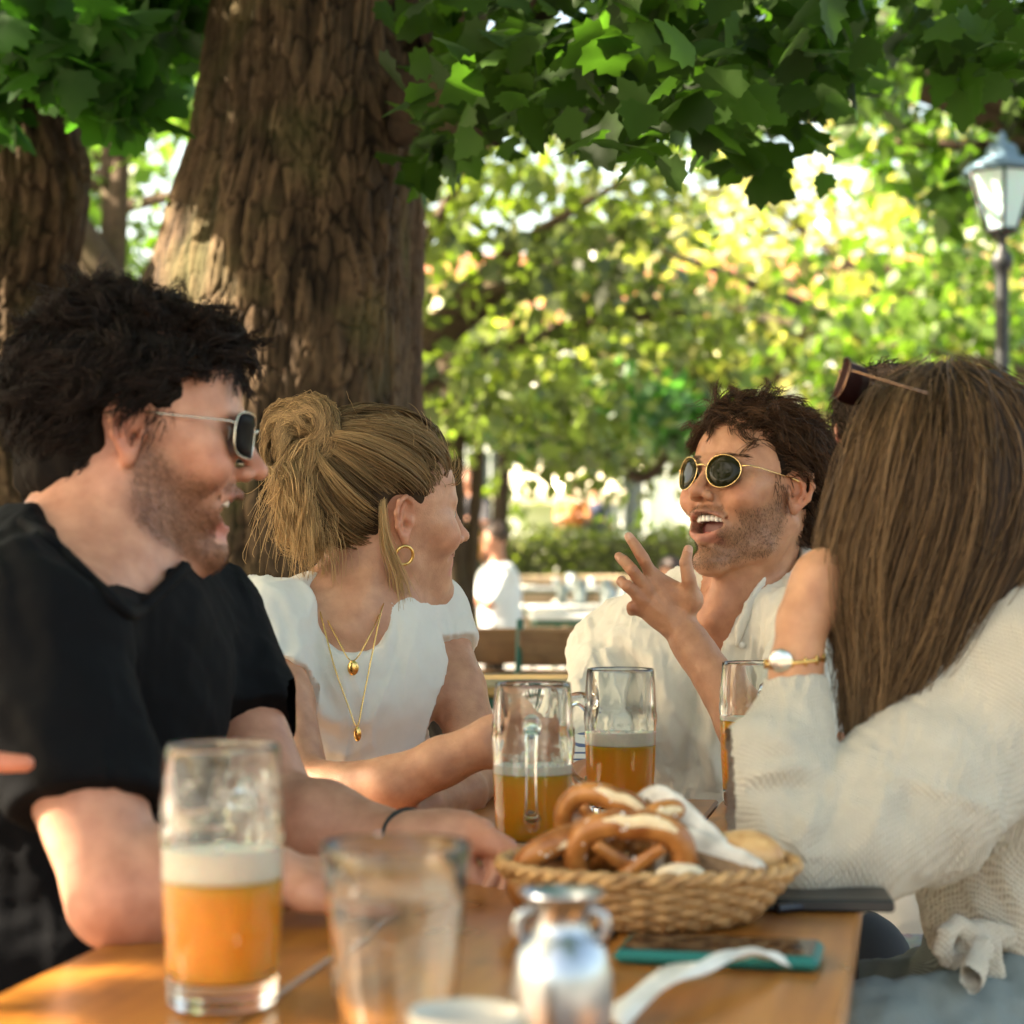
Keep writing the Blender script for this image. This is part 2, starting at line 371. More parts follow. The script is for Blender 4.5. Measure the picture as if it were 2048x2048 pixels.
# ================================================================ heads and hands
def build_head(F, fr, male=True, laugh=0.0, smile=0.0, jaw=1.0, nose=1.0, lip=0.0, chin=0.0):
    E = lambda c, r, k=.012, mode='add', R=None: F.ell(c, r, k, mode, fr, R)
    RC = lambda a, b, ra, rb, k=.01, mode='add', flat=None: F.rc(a, b, ra, rb, k, mode, fr, flat)
    dz = -.016*laugh+(0 if male else .014)                                            # jaw drop
    E((0, -.012, .045), (.076, .096, .083), .01)
    E((0, .028, .045), (.064, .062, .062), .03)
    E((0, .030, -.005), (.061, .060, .060), .03)
    E((0, .038, -.042+dz*.5), (.049, .052, .047), .025)
    for s in (-1, 1):
        RC((s*.049*jaw, .004, -.030), (s*.041*jaw, .018, -.066+dz*.6), .013, .013, .025)
        RC((s*.041*jaw, .018, -.066+dz*.6), (s*.012, .070, -.092+dz), .013, .013, .022)
        E((s*.046, .060, .002), (.021, .020, .015), .02)        # cheekbone
        E((s*(.038+.004*smile), .069, -.024+.006*smile), (.021+.003*smile, .018+.004*smile, .020), .018)
        RC((s*.012, .0925, .031), (s*.045, .076, .034), .0075 if male else .005, .006, .012)   # brow
    E((0, .0745+chin, -.091+dz), (.020, .0165, .016), .016)            # chin
    E((0, .064, -.048+dz*.3), (.034, .0325, .030), .02)         # muzzle
    for s in (-1, 1):
        E((s*.032, .099, .014), (.017, .017, .011), .014, 'sub')
        E((s*.032, .074, .015), (.0145, .0135, .0125), .004)     # lid over the eyeball
        RC((s*.018, .0865, .0145), (s*.046, .079, .0135), .0012, .0012, .003, 'sub')
    # nose
    RC((0, .091, .026), (0, .1115*nose, -.008), .0070, .0080, .012)
    E((0, .1165*nose, -.0150), (.0098, .0098, .0086), .008)
    for s in (-1, 1):
        E((s*.0125, .1030*nose, -.0200), (.0075, .0105, .0068), .006)
        E((s*.0062, .1085*nose, -.0258), (.0036, .0055, .0035), .003, 'sub')
        # laugh fold
        RC((s*.0185, .0955, -.018), (s*.036, .081, -.048+dz*.3), .0024, .0026, .007, 'sub')
        if smile: RC((s*.052, .074, .010), (s*.060, .060, .016), .0010, .0010, .004, 'sub'); RC((s*.052, .072, .004), (s*.061, .058, .006), .0010, .0010, .004, 'sub')
    RC((0, .0985, -.029), (0, .0975, -.040), .0022, .0026, .006, 'sub')  # philtrum
    # mouth
    if laugh > 0:
        w = .034
        F.chain([(-w, .073, -.043), (-.019, .0905, -.0435), (-.005, .0985, -.0425), (.005, .0985, -.0425), (.019, .0905, -.0435), (w, .073, -.043)], [.003, .0048, .0055, .0055, .0048, .003], .007, 'add', fr)
        F.chain([(-w, .073, -.045), (-.021, .086-lip*.6, -.068+lip*.5), (0, .0935-lip, -.0785+lip), (.021, .086-lip*.6, -.068+lip*.5), (w, .073, -.045)], [.003, .0055-lip*.2, .0065-lip*.3, .0055-lip*.2, .003], .008, 'add', fr)
        F.ell((0, .092, -.0565), (.0300, .034, .0145), .003, 'sub', fr)
        F.ell((0, .068, -.057), (.027, .032, .0155), .003, 'sub', fr)
        F.rc((-.030, .080, -.0465), (0, .094, -.0485), .0030, .0040, .002, 'sub', fr); F.rc((.030, .080, -.0465), (0, .094, -.0485), .0030, .0040, .002, 'sub', fr)
    else:
        w = .024+.005*smile; c = -.0475+.003*smile; oz = 0 if male else .004; fr0 = fr; fr = Frame(fr.R, fr.pt((0, 0, oz)), fr.k)
        F.chain([(-w, .080, c), (-.012, .0925, -.0470), (0, .0955, -.0460), (.012, .0925, -.0470), (w, .080, c)], [.002, .0038, .0045, .0038, .002], .004, 'add', fr)
        F.chain([(-w, .080, c), (-.011, .0905, -.0565), (0, .0935, -.0585), (.011, .0905, -.0565), (w, .080, c)], [.002, .0042, .0052, .0042, .002], .004, 'add', fr)
        F.chain([(-w, .0865, c+.001*smile), (-.012, .0975, -.0515), (0, .1005, -.0520), (.012, .0975, -.0515), (w, .0865, c+.001*smile)], [.0008, .0014+.0014*smile, .0016+.0016*smile, .0014+.0014*smile, .0008], .0025, 'sub', fr)
    if laugh <= 0: fr = fr0
    # ears
    for s in (-1, 1):
        RE = np.array([unit((s*.93, .34, 0)), unit((-s*.34, .93, .10)), (0, 0, 0)]).T; RE[:, 2] = np.cross(RE[:, 0], RE[:, 1]); RE[:, 2] /= np.linalg.norm(RE[:, 2]); RE[:, 0] = np.cross(RE[:, 1], RE[:, 2]); 
        if RE[2, 2] < 0: RE[:, 2] *= -1
        ef = Frame(fr.R @ RE, fr.pt((s*.0735, -.006, .004)), fr.k*1.0)
        F.ell((.004, .001, .000), (.006, .013, .024), .006, 'add', ef)
        hx = [(.000, .013, .010), (.007, .011, .026), (.010, .000, .034), (.011, -.013, .029), (.011, -.019, .014), (.009, -.017, -.004), (.006, -.009, -.018)]
        F.chain(hx, [.0028, .0031, .0034, .0036, .0036, .0033, .0034], .004, 'add', ef)
        F.ell((.007, .0005, .007), (.0055, .0135, .022), .004, 'sub', ef, )
        F.chain([(.0035, .002, .022), (.006, -.007, .014), (.006, -.010, .002), (.005, -.005, -.009)], [.0026, .0030, .0030, .0028], .004, 'add', ef)
        F.ell((.0055, .003, -.001), (.0055, .006, .009), .003, 'sub', ef)
        F.ell((.001, .006, -.003), (.006, .003, .004), .002, 'sub', ef)
        F.ell((.005, -.001, -.0235), (.0045, .0075, .0085), .005, 'add', ef)
        F.ell((.004, .0125, -.001), (.004, .004, .006), .004, 'add', ef)
def head_cols(V, N, fr, base, beard=None, beard_amt=0, lips=(.50, .20, .16), hairline=None, nose=1.0):
    """per vertex skin colour of the region around the head"""
    q = fr.inv(V); C = np.ones((len(V), 3))*np.array(base)
    near = (np.abs(q[:, 0]) < .12) & (np.abs(q[:, 1]) < .15) & (q[:, 2] > -.16) & (q[:, 2] < .16)
    def blob(c, r): return np.exp(-(((q-np.array(c))/np.array(r))**2).sum(1))
    red = np.array((1.10, .80, .74))
    f = np.clip(blob((.045, .075, -.015), (.025, .03, .02))+blob((-.045, .075, -.015), (.025, .03, .02))+blob((0, .112*nose, -.015), (.014, .015, .014))
        + 1.1*(blob((.082, -.01, .003), (.014, .03, .04))+blob((-.082, -.01, .003), (.014, .03, .04))), 0, 1)*near*.75
    C = C*(1-f[:, None])+C*red*f[:, None]
    if lips is not None:
        a = np.abs(q[:, 0]); l = sstep(.030, .024, a)*near*(q[:, 1] > .07)
        up = sstep(-.0385, -.0415, q[:, 2])*sstep(lips[3]-.007, lips[3]-.003, q[:, 2]) if len(lips) > 3 else 0
        f = l*up*.85; C = C*(1-f[:, None])+np.array(lips[:3])*f[:, None]
    if beard_amt:
        nz = snoise(q, 160, 5, 3)*.7
        front = sstep(-.012, .02, q[:, 1]); low = sstep(-.024, -.058, q[:, 2]+np.clip(q[:, 1]-.03, 0, .05)*.35-(np.abs(q[:, 0]) > .045)*.02)
        lowl = np.interp(q[:, 1], [0, .03, .09], [-.072, -.090, -.116]); neck = sstep(lowl-.012, lowl+.004, q[:, 2]); m = front*low*neck
        side = blob((.066, .016, -.02), (.02, .016, .035))+blob((-.066, .016, -.02), (.02, .016, .035))
        mous = sstep(.034, .026, np.abs(q[:, 0]))*sstep(-.026, -.032, q[:, 2])*sstep(-.046, -.041, q[:, 2])*(q[:, 1] > .08)
        lipm = sstep(.028, .022, np.abs(q[:, 0]))*(q[:, 2] > lips[3]-.009)*(q[:, 2] < -.036)*(q[:, 1] > .082)
        m = np.clip(m*(1-lipm)+.7*mous+.8*side, 0, 1)*near; f = np.clip(m*(beard_amt*(.85+.45*nz)), 0, 1)
        C = C*(1-f[:, None])+np.array(beard)*f[:, None]; return C, m
    return C, None
def eyes(fr, parent, gaze=(0, 1, 0)):
    m, t, b = newmat('eye white'); b.inputs['Base Color'].default_value = (.75, .70, .66, 1); b.inputs['Roughness'].default_value = .15
    for s in (-1, 1):
        mb = MB(); R = fr.R; c = fr.pt((s*.032, .0755, .015)); a = np.linspace(0, math.pi, 14)
        prof = np.stack([np.sin(a)*.0124, np.cos(a)*.0124], 1)*fr.k; tmp = MB(); tmp.lathe(prof, n=20); V = tmp.V[0]; V = V @ np.array([R[:, 0], -R[:, 2], R[:, 1]])
        mb.add(V+c, tmp.F); e = mb.build('eyeball', m, parent, True)
        ir = MB(); tmp = MB(); a = np.linspace(0, .48, 6); tmp.lathe(np.stack([np.sin(a)*.0127, np.cos(a)*.0127], 1)*fr.k, n=20); V = tmp.V[0] @ np.array([R[:, 0], -R[:, 2], R[:, 1]])
        ir.add(V+c, [f for f in tmp.F]); im = simple('iris', (.10, .06, .03), .1); ir.build('iris', im, e, True)
def teeth(fr, parent, zc=-.0495, lower=True):
    m = simple('tooth enamel', (.82, .76, .66), .22, spec=.6)
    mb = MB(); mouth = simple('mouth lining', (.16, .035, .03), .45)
    ws = [.0082, .0066, .0070, .0064, .0060, .0060]
    for s in (-1, 1):
        u = 0
        for i, w in enumerate(ws):
            ang = (u+w/2)/.026; u += w; x = s*math.sin(ang)*.0255; y = .0685+.0205*math.cos(ang)
            h = [.0049, .0044, .0049, .0042, .0038, .0036][i]
            R = fr.R @ rotz(-s*ang*1.05); v = MB(); aa = np.linspace(0, math.pi, 10); v.lathe(np.stack([np.sin(aa)**.45, np.sign(np.cos(aa))*np.abs(np.cos(aa))**.6], 1), n=14)
            V = v.V[0]; V = V*A(w*.50, .0030, h)*fr.k; mb.add(V @ R.T+fr.pt((x, y, zc)), v.F)
    o = mb.build('teeth', m, parent, True)
    b2 = MB(); tmp = MB(); a = np.linspace(0, math.pi, 12); tmp.lathe(np.stack([np.sin(a), np.cos(a)], 1), n=24)
    V = tmp.V[0]*A(.019, .024, .0075); b2.add(fr.pts(V+A(0, .062, -.070)), tmp.F); b2.build('tongue', simple('tongue', (.42, .12, .10), .35), parent, True)
    # dark lining behind the teeth
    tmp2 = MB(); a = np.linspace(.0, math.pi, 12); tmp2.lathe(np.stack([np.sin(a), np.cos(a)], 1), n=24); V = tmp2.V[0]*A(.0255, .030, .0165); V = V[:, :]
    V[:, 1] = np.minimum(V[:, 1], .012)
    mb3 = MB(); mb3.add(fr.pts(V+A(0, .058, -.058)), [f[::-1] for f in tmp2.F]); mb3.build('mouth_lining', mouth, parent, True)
def hand(F, wrist, joints, palm, thick=.0125, fr_r=1.0, k=.005):
    """joints: list of 5 finger chains (first = thumb), each from knuckle to tip, world points; wrist: point; palm: (normal)"""
    w = np.asarray(wrist, float); r = fr_r
    for i, ch in enumerate(joints):
        ch = [np.asarray(c, float) for c in ch]
        if i == 0:
            rs = [.0135*r, .0115*r, .0100*r, .0075*r][:len(ch)]
            F.chain(ch, rs, .0012)
            F.rc(w+(ch[0]-w)*.25, ch[0], .016*r, .0135*r, .012)
        else:
            b = [.0, .0098, .0098, .0092, .0082][i]*r
            rs = [b*1.12, b*1.0, b*.92, b*.72][:len(ch)] if len(ch) == 4 else [b*1.12, b, b*.75]
            F.chain(ch, rs, .0010)
            F.rc(w+(ch[0]-w)*.18, ch[0], .0175*r, .0112*r, .011)
# ================================================================ people
def seg_dist(V, a, b):
    ab = b-a; t = np.clip(((V-a) @ ab)/(ab @ ab+1e-12), 0, 1); return np.linalg.norm(V-a-t[:, None]*ab, axis=1), t
def polyfold(V, N, pts, amp, width, ends=True):
    """a cloth fold: ridge (amp>0) or groove along a polyline"""
    k_ = A(1, .05, 1); V0 = V; V = V*k_; pts = [p*k_ for p in pts]; best = np.full(len(V), 9.); tt = np.zeros(len(V)); n = len(pts)-1
    for i in range(n):
        d, t = seg_dist(V, pts[i], pts[i+1]); m = d < best; best[m] = d[m]; tt[m] = (i+t[m])/n
    e = np.sin(np.clip(tt, 0, 1)*math.pi)**.5 if ends else 1
    return V0+N*(amp*np.exp(-(best/width)**2)*e*np.clip(.25-N[:, 1]*3, 0, 1))[:, None]
def garment(name, F, mat, parent, folds=(), noise=(), it=1, post=None, crease=()):
    V, Q = F.mesh(); V = relax(V, Q, it, .5); N = vnormals(V, Q)
    for pts, amp, wd in folds: V = polyfold(V, N, [np.asarray(p) for p in pts], amp, wd*1.15)
    for (sx, sy, sz), amp, seed in noise: V = V+N*(amp*snoise(V*A(sx, sy, sz), 1, seed, 3))[:, None]
    for R_, sc, amp, seed in crease:
        q = (V @ np.asarray(R_))*np.asarray(sc); q = q+.35*np.stack([snoise(q, .5, seed+1, 2), snoise(q, .5, seed+2, 2), snoise(q, .5, seed+3, 2)], 1)
        V = V+N*(amp*((1-np.clip(np.abs(snoise(q, 1, seed, 2))*1.5, 0, 1))**2-.3)*np.clip(.55+snoise(V, 6, seed+7, 2), 0, 1))[:, None]
    if post is not None: V = post(V, N)
    return mesh_obj(name, V, Q, mat, parent)
def person(label, group, loc, V, Q, C, mat):
    o = mesh_obj('person', V-np.asarray(loc), Q, mat, None, True, cols=C); o.location = tuple(loc)
    tag(o, label, 'person', group); return o
def prism(F, poly, ylo, yhi):
    """cut away a convex prism; poly = (x,z) points, counter-clockwise"""
    poly = np.array(poly, float); c = poly.mean(0)
    w = F.win((poly[:, 0].min()-.02, ylo-.01, poly[:, 1].min()-.02), (poly[:, 0].max()+.02, yhi+.01, poly[:, 1].max()+.02))
    x = F.X[w[0]][:, None, None]; y = F.Y[w[1]][None, :, None]; z = F.Z[w[2]][None, None, :]
    d = np.maximum(ylo-y, y-yhi)
    for i in range(len(poly)):
        a, b = poly[i], poly[(i+1) % len(poly)]; n = A(b[1]-a[1], a[0]-b[0]); n /= np.linalg.norm(n)
        if (c-a) @ n > 0: n = -n
        d = np.maximum(d, (x-a[0])*n[0]+(z-a[1])*n[1])
    F.D[w] = np.maximum(F.D[w], -d).astype(np.float32)
SK_L = (.52, .27, .175); SK_W = (.54, .295, .18); SK_T = (.46, .235, .13)
skin = skin_mat('skin')
hairm = hair_mat('hair', .45, .12)
gold = simple('gold', (.85, .55, .18), .22, 1)

def scalp_strands(fr, n, region, flow, length, K=8, lift=.012, curl=(.004, 40), gravity=0.0, seed=1, c=(0, -.012, .045), r=(.080, .100, .088), spread=.25, thick=.02):
    """strands that start on the scalp ellipsoid (head frame) and run along it; region(q)->prob, flow(q)->direction"""
    g = np.random.default_rng(seed); c = np.array(c); r = np.array(r)
    out = []
    d = g.normal(size=(n*6, 3)); d /= np.linalg.norm(d, axis=1)[:, None]; q = c+d*r
    q = q[g.uniform(size=len(q)) < region(q)][:n]; n = len(q)
    off = g.uniform(0, 1, n)**.8*thick
    L = length(q, g)/K; ph = g.uniform(0, 6.28, n); fr2 = g.uniform(.6, 1.5, n); amp = g.uniform(.3, 1.2, n)*curl[0]
    rnd = g.normal(size=(n, 3))*spread
    P_ = np.empty((n, K, 3)); p = q.copy()
    for k in range(K):
        nn = (p-c)/r**2; nn /= np.linalg.norm(nn, axis=1)[:, None]
        rad = np.linalg.norm((p-c)/r, axis=1); tgt = 1+(off*min(1, (k+.6)/2.2)+lift*(k/(K-1)))/.09
        p = c+(p-c)*(np.maximum(rad, tgt)/rad)[:, None] if k < K else p
        t = ph+fr2*curl[1]*k*L
        f = flow(p); f = f-nn*(f*nn).sum(1)[:, None]*.9; f = f+rnd; f[:, 2] -= gravity*k/K; f /= np.linalg.norm(f, axis=1)[:, None]
        u = np.cross(nn, f); P_[:, k] = p+(u*np.cos(t)[:, None]+nn*np.sin(t)[:, None]*.7)*amp[:, None]*min(1, k/1.5)
        p = p+f*L[:, None]
    return fr.pts(P_.reshape(-1, 3)).reshape(P_.shape)
def clumped(G, m, rad=.006, pinch=.85, seed=2, fuzz=.0012):
    """m strands round every guide strand, drawn together towards the tip"""
    g = np.random.default_rng(seed); n, K, _ = G.shape; t = np.linspace(0, 1, K)
    off = g.normal(size=(n, m, 1, 3))*rad; w = (1-pinch*np.sin(t*1.57)**.8)[None, None, :, None]
    wob = g.normal(size=(n, m, 1, 3))*fuzz*np.sin(t*g.uniform(3, 9, size=(n, m, 1)))[..., None]
    out = G[:, None]+off*w+wob
    cut = g.uniform(.75, 1.05, size=(n, m, 1, 1)); base = out[:, :, :1]
    return (base+(out-base)*cut**.5).reshape(n*m, K, 3)
def hair_cols(Pth, c0, c1, tipmix=.3, seed=3, sd=.25):
    g = np.random.default_rng(seed); n, K, _ = Pth.shape
    u = np.clip(g.beta(1.3, 2.2, size=(n, 1, 1))+tipmix*np.linspace(0, 1, K)[None, :, None], 0, 1)
    return (np.array(c0)*(1-u)+np.array(c1)*u)*g.uniform(1-sd, 1+sd, size=(n, 1, 1))
def smooth_path(pts, K):
    pts = np.asarray(pts, float); n = len(pts); t = np.linspace(0, n-1, K); i = np.clip(t.astype(int), 0, n-2); f = (t-i)[:, None]
    p0 = pts[np.maximum(i-1, 0)]; p1 = pts[i]; p2 = pts[i+1]; p3 = pts[np.minimum(i+2, n-1)]
    return .5*((2*p1)+(-p0+p2)*f+(2*p0-5*p1+4*p2-p3)*f*f+(-p0+3*p1-3*p2+p3)*f**3)
def shades(parent, fr, kind='round', lenscol=(.02, .015, .008), frame=(.8, .55, .22), yoff=0, zoff=0, tilt=0):
    """sunglasses worn on a head frame"""
    root = empty('sunglasses', tuple(fr.pt((0, .1, .015)))); attach(root, parent)
    fm = simple('spectacle metal', frame, .25, 1); lm = simple('tinted lens', lenscol, .07 if kind == 'round' else .45, 0, spec=.16 if kind == 'round' else .02); lm.node_tree.nodes['Principled BSDF'].inputs['Coat Weight'].default_value = .0
    tip = simple('temple tip', (.03, .02, .015), .3)
    Rf = rotz(0); mb = MB(); lens = []
    zc = .012+zoff
    for s in (-1, 1):
        cx = s*.0335; n = 40; ring = []
        for i in range(n):
            a = 2*math.pi*i/n; x = math.cos(a)*.0245; z = math.sin(a)*.0225
            if kind == 'square': x = .0265*np.sign(math.cos(a))*abs(math.cos(a))**.55; z = .0215*np.sign(math.sin(a))*abs(math.sin(a))**.6
            else: z *= 1.0+.06*(math.sin(a) < 0); x *= 1+.05*math.sin(a)
            X_ = cx+x; ring.append((X_, .1085+yoff-abs(X_)**2*5.2, zc+z))
        ring = fr.pts(ring); mb.tube(ring, .0007*fr.k, 6, closed=True)
        cen = ring.mean(0)+fr.R[:, 1]*.0006; V = [cen]+[cen+(p-cen)*.5+fr.R[:, 1]*.0003 for p in ring]+list(ring)
        Fc = [[0, 1+i, 1+(i+1) % n] for i in range(n)]+[[1+i, 1+n+i, 1+n+(i+1) % n, 1+(i+1) % n] for i in range(n)]
        V2 = [v-fr.R[:, 1]*.0016 for v in V]; m = len(V); l = MB(); l.add(V+V2, Fc+[[m+q for q in f[::-1]] for f in Fc]+[[1+n+i, m+1+n+i, m+1+n+(i+1) % n, 1+n+(i+1) % n] for i in range(n)])
        lens.append(l)
        mb.tube(fr.pts([(s*.0585, .0905+yoff, zc+.008), (s*.067, .085+yoff, zc+.009), (s*.0735, .075+yoff, zc+.0085), (s*.0765, .03+yoff*.5, zc+.008), (s*.0775, .004, zc+.008)]), .0010*fr.k, 6)
        if kind == 'round': mb.tube(fr.pts([(s*.0775, .008, zc+.008), (s*.078, -.012, zc+.006), (s*.077, -.024, zc-.006), (s*.076, -.029, zc-.022)]), .0016*fr.k, 6)
    mb.tube(fr.pts([(-.0105, .1075+yoff, zc+.005), (-.005, .1115+yoff, zc+.0085), (.005, .1115+yoff, zc+.0085), (.0105, .1075+yoff, zc+.005)]), .0010*fr.k, 6)
    mb.build('frame', fm, root, True)
    for l in lens: l.build('lens', lm, root, True)
    return root
# ---------------------------------------------------------------- laughing man at the head of the table
def man_centre():
    g = lambda x, y, d: P(x, y, d)
    f = A(-math.sin(math.radians(49)), -math.cos(math.radians(49)), math.tan(math.radians(11)))
    fr = Frame(basis(f, (-.03, 0, 1)), g(1505, 996, 2.80), .985)
    head_lo = fr.t-.15
    wr = g(1360, 1256, 2.555)
    X = axis(g(1060, 0, 2.9)[0], g(1800, 0, 2.8)[0], .006, [(fr.t[0]-.135, fr.t[0]+.11, .0022), (g(1225, 0, 2.6)[0], g(1400, 0, 2.6)[0], .0020)])
    Y = axis(2.30, 3.12, .006, [(fr.t[1]-.13, fr.t[1]+.12, .0024), (2.46, 2.66, .0022)])
    Z = axis(.60, fr.t[2]+.15, .006, [(fr.t[2]-.14, fr.t[2]+.2, .0022), (g(0, 1290, 2.6)[2], g(0, 1050, 2.6)[2], .0020)])
    F = Field(X, Y, Z)
    build_head(F, fr, True, laugh=1, smile=1)
    nb = g(1492, 1215, 2.84); rs = g(1226, 1305, 2.93); ls = g(1640, 1262, 2.72)
    F.rc(fr.pt((0, -.03, -.035)), nb, .054, .060, .03)
    F.rc(fr.pt((-.052, -.022, -.035)), g(1425, 1240, 2.76), .012, .009, .02)      # neck tendon
    F.rc(fr.pt((.0, .030, -.105)), g(1432, 1225, 2.775), .014, .012, .03)
    F.rc(nb+A(0, .01, -.02), rs, .05, .052, .05); F.rc(nb+A(0, .01, -.02), ls, .05, .052, .05)
    F.ell(g(1440, 1340, 2.87), (.15, .095, .13), .06); F.rc(g(1430, 1400, 2.88), g(1420, 1750, 2.97), .115, .12, .06)
    F.rc(g(1410, 1268, 2.80), g(1250, 1240, 2.88), .010, .008, .02); F.rc(g(1450, 1262, 2.79), g(1620, 1215, 2.74), .010, .008, .02)   # collar bones
    re = g(1185, 1500, 2.76); rw = g(1172, 1566, 2.47)
    F.rc(rs, re, .045, .038, .02); F.rc(re, rw, .037, .026, .02); F.chain([rw, g(1200, 1572, 2.40), g(1235, 1580, 2.34)], [.024, .026, .018], .015)
    le = g(1556, 1541, 2.46)
    F.rc(ls, le, .046, .037, .02)
    m1 = le+(wr-le)*.30; F.rc(le, m1, .033, .0345, .02); F.rc(m1, wr+(le-wr)*.10, .0345, .0225, .02); F.rc(wr+(le-wr)*.18, wr, .0225, .0215, .012)
    # left hand: back towards the camera
    d0 = 2.555
    idx = [g(1309, 1160, d0-.003), g(1287, 1118, d0-.018), g(1272, 1094, d0-.016), g(1257, 1073, d0-.012)]
    mid = [g(1294, 1179, d0-.008), g(1264, 1140, d0-.024), g(1247, 1121, d0-.016), g(1238, 1113, d0-.002)]
    rin = [g(1284, 1197, d0-.008), g(1254, 1172, d0-.022), g(1243, 1163, d0-.010), g(1244, 1159, d0+.006)]
    pin = [g(1277, 1214, d0+.000), g(1263, 1213, d0-.010), g(1262, 1224, d0+.010)]
    th = [g(1383, 1200, d0-.008), g(1378, 1158, d0-.022), g(1371, 1125, d0-.024), g(1377, 1099, d0-.018)]
    hand(F, wr, [th, idx, mid, rin, pin], None, fr_r=.80)
    F.ell(g(1330, 1208, d0), (.028, .0125, .032), .012)
    F.rc(th[0], idx[0], .0085, .0075, .014)                     # web of the thumb
    for c in (idx, mid, rin, pin): F.ell(c[0]+A(0, -.004, 0), (.0082, .0075, .0082), .006)
    for c in (): F.ell(c[1]+A(0, -.001, 0), (.0076, .0076, .0076), .003)
    V, Q = F.mesh(); N = vnormals(V, Q)
    hz = (np.linalg.norm(V-g(1310, 1180, 2.55), axis=1) < .14)
    # tendons and knuckle creases
    for c in (idx, mid, rin): V = polyfold(V, N, [wr+(c[0]-wr)*.3+A(0, -.015, 0), c[0]+A(0, -.01, 0)], .0012, .004)
    for c in (idx, mid, rin):
        for dd in (-.0022, 0, .0022):
            ax = unit(c[1]-c[0]); s_ = np.cross(ax, A(0, 1, 0)); V = polyfold(V, N, [c[1]+ax*dd-s_*.008+A(0, -.01, 0), c[1]+ax*dd+s_*.008+A(0, -.01, 0)], -.0007, .0008)
    for dd in (-.004, 0, .004):
        ax = unit(th[2]-th[1]); s_ = np.cross(ax, A(0, 1, 0)); V = polyfold(V, N, [th[2]+ax*dd-s_*.01+A(0, -.01, 0), th[2]+ax*dd+s_*.01+A(0, -.01, 0)], -.0009, .0010)
    V = V+N*(.0006*snoise(V, 26, 3, 3))[:, None]
    C, bm = head_cols(V, N, fr, SK_T, (.12, .062, .032), .55, lips=(.42, .17, .12, -.078))
    # redder chest, knuckles
    q = np.exp(-((np.linalg.norm(V-g(1430, 1290, 2.78), axis=1)/.08)**2)); C = C*(1-q[:, None]*.45)+C*np.array((1.08, .72, .66))*q[:, None]*.45
    for c in (idx, mid, rin, pin, th):
        for j in c[:2]+c[-1:]: q = np.exp(-((np.linalg.norm(V-j, axis=1)/.009)**2))[:, None]*.35; C = C*(1-q)+C*np.array((1.12, .82, .76))*q
    for c in (idx, th):                                         # nails
        ax = unit(c[-1]-c[-2]); nd = (V-(c[-1]+ax*.001)); l = nd @ ax; s_ = unit(np.cross(ax, A(0, 1, 0))); w_ = nd @ s_
        k = ((l > -.006) & (l < .006) & (np.abs(w_) < .0052) & (nd[:, 1] < 0)); C[k] = C[k]*.4+np.array((.62, .40, .30))*.6
    loc = A(g(1440, 0, 2.9)[0], 2.9, .45)
    man = person('laughing man in open cream linen shirt and round gold sunglasses facing down the table', 'friends around the table', loc, V, Q, C, skin)
    teeth(fr, man, -.0478); eyes(fr, man)
    shades(man, fr, 'round', (.012, .011, .003), (.85, .58, .25), yoff=.001, zoff=.003)
    # stubble
    pb = fr.inv(V); gq = np.random.default_rng(5); cand = np.where((bm > .35) & (gq.uniform(size=len(V)) < bm*.7))[0]; gq.shuffle(cand); cand = cand[:14000]
    Ps = np.empty((len(cand), 3, 3)); dirn = unit_rows(N[cand]*.7+fr.R @ A(0, .1, -.9)+gq.normal(size=(len(cand), 3))*.35)
    jit = gq.normal(size=(len(cand), 3))*.001; L = gq.uniform(.002, .0048, len(cand))[:, None]
    for k in range(3): Ps[:, k] = V[cand]+jit*.6+dirn*L*k/2
    strands('stubble', Ps, .00020, .00008, np.ones_like(Ps)*np.array((.05, .026, .014)), hairm, man)
    # eyebrows
    br = []
    for s in (-1, 1):
        t = gq.uniform(0, 1, 260); p0 = np.stack([s*(.013+.036*t), .0975-.024*t**1.6, .0345+.005*np.sin(t*2.6)+gq.normal(size=260)*.0016], 1)
        dr = np.stack([s*(.006+0*t), -.002-.004*t, .003-.004*t], 1)*gq.uniform(.7, 1.2, 260)[:, None]
        br.append(np.stack([p0, p0+dr*.5+A(0, .0012, 0), p0+dr], 1))
    br = np.concatenate(br); br = fr.pts(br.reshape(-1, 3)).reshape(br.shape); fv = V[(np.abs(pb[:, 0]) < .06) & (pb[:, 1] > .06) & (np.abs(pb[:, 2]-.036) < .02)]
    nearest = fv[np.argmin(((br[:, None, 0]-fv[None])**2).sum(2), 1)]; br = br+(nearest-br[:, 0]+fr.R[:, 1]*.0004)[:, None]
    for hb in (br[:260], br[260:]): strands('eyebrow', hb, .00028, .0001, np.ones_like(hb)*np.array((.045, .024, .012)), hairm, man)
    # hair: wavy, tousled, brown
    def region(q):
        f = q[:, 1]; z = q[:, 2]; hl = np.interp(f, [-.12, -.06, -.03, .0, .03, .05, .075, .1], [-.055, -.05, -.02, .02, .045, .068, .088, .095])
        return sstep(hl-.003, hl+.004, z)*(1-(np.abs(q[:, 0]) > .05)*(f > -.040)*(f < .02)*(z < .036))
    def flow(p):
        v = np.zeros_like(p); v[:, 0] = p[:, 0]*4.5-.10; v[:, 1] = -.45+5.5*np.clip(p[:, 1], -.03, .07); v[:, 2] = np.where(p[:, 2] > .085, .1, -.75); v[:, 1] -= 1.2*(np.abs(p[:, 0]) > .06)*(p[:, 2] < .075); v += .5*np.stack([snoise(p, 14, 21), snoise(p, 14, 22), snoise(p, 14, 23)], 1)
        return v
    front = lambda q: region(q)*(q[:, 1] > .015)*(q[:, 2] > .07)
    def flow2(p): v = flow(p)*.5; v[:, 1] += .75; v[:, 2] += np.where(p[:, 1] > .06, -.9, .25); v[:, 0] += .18; return v
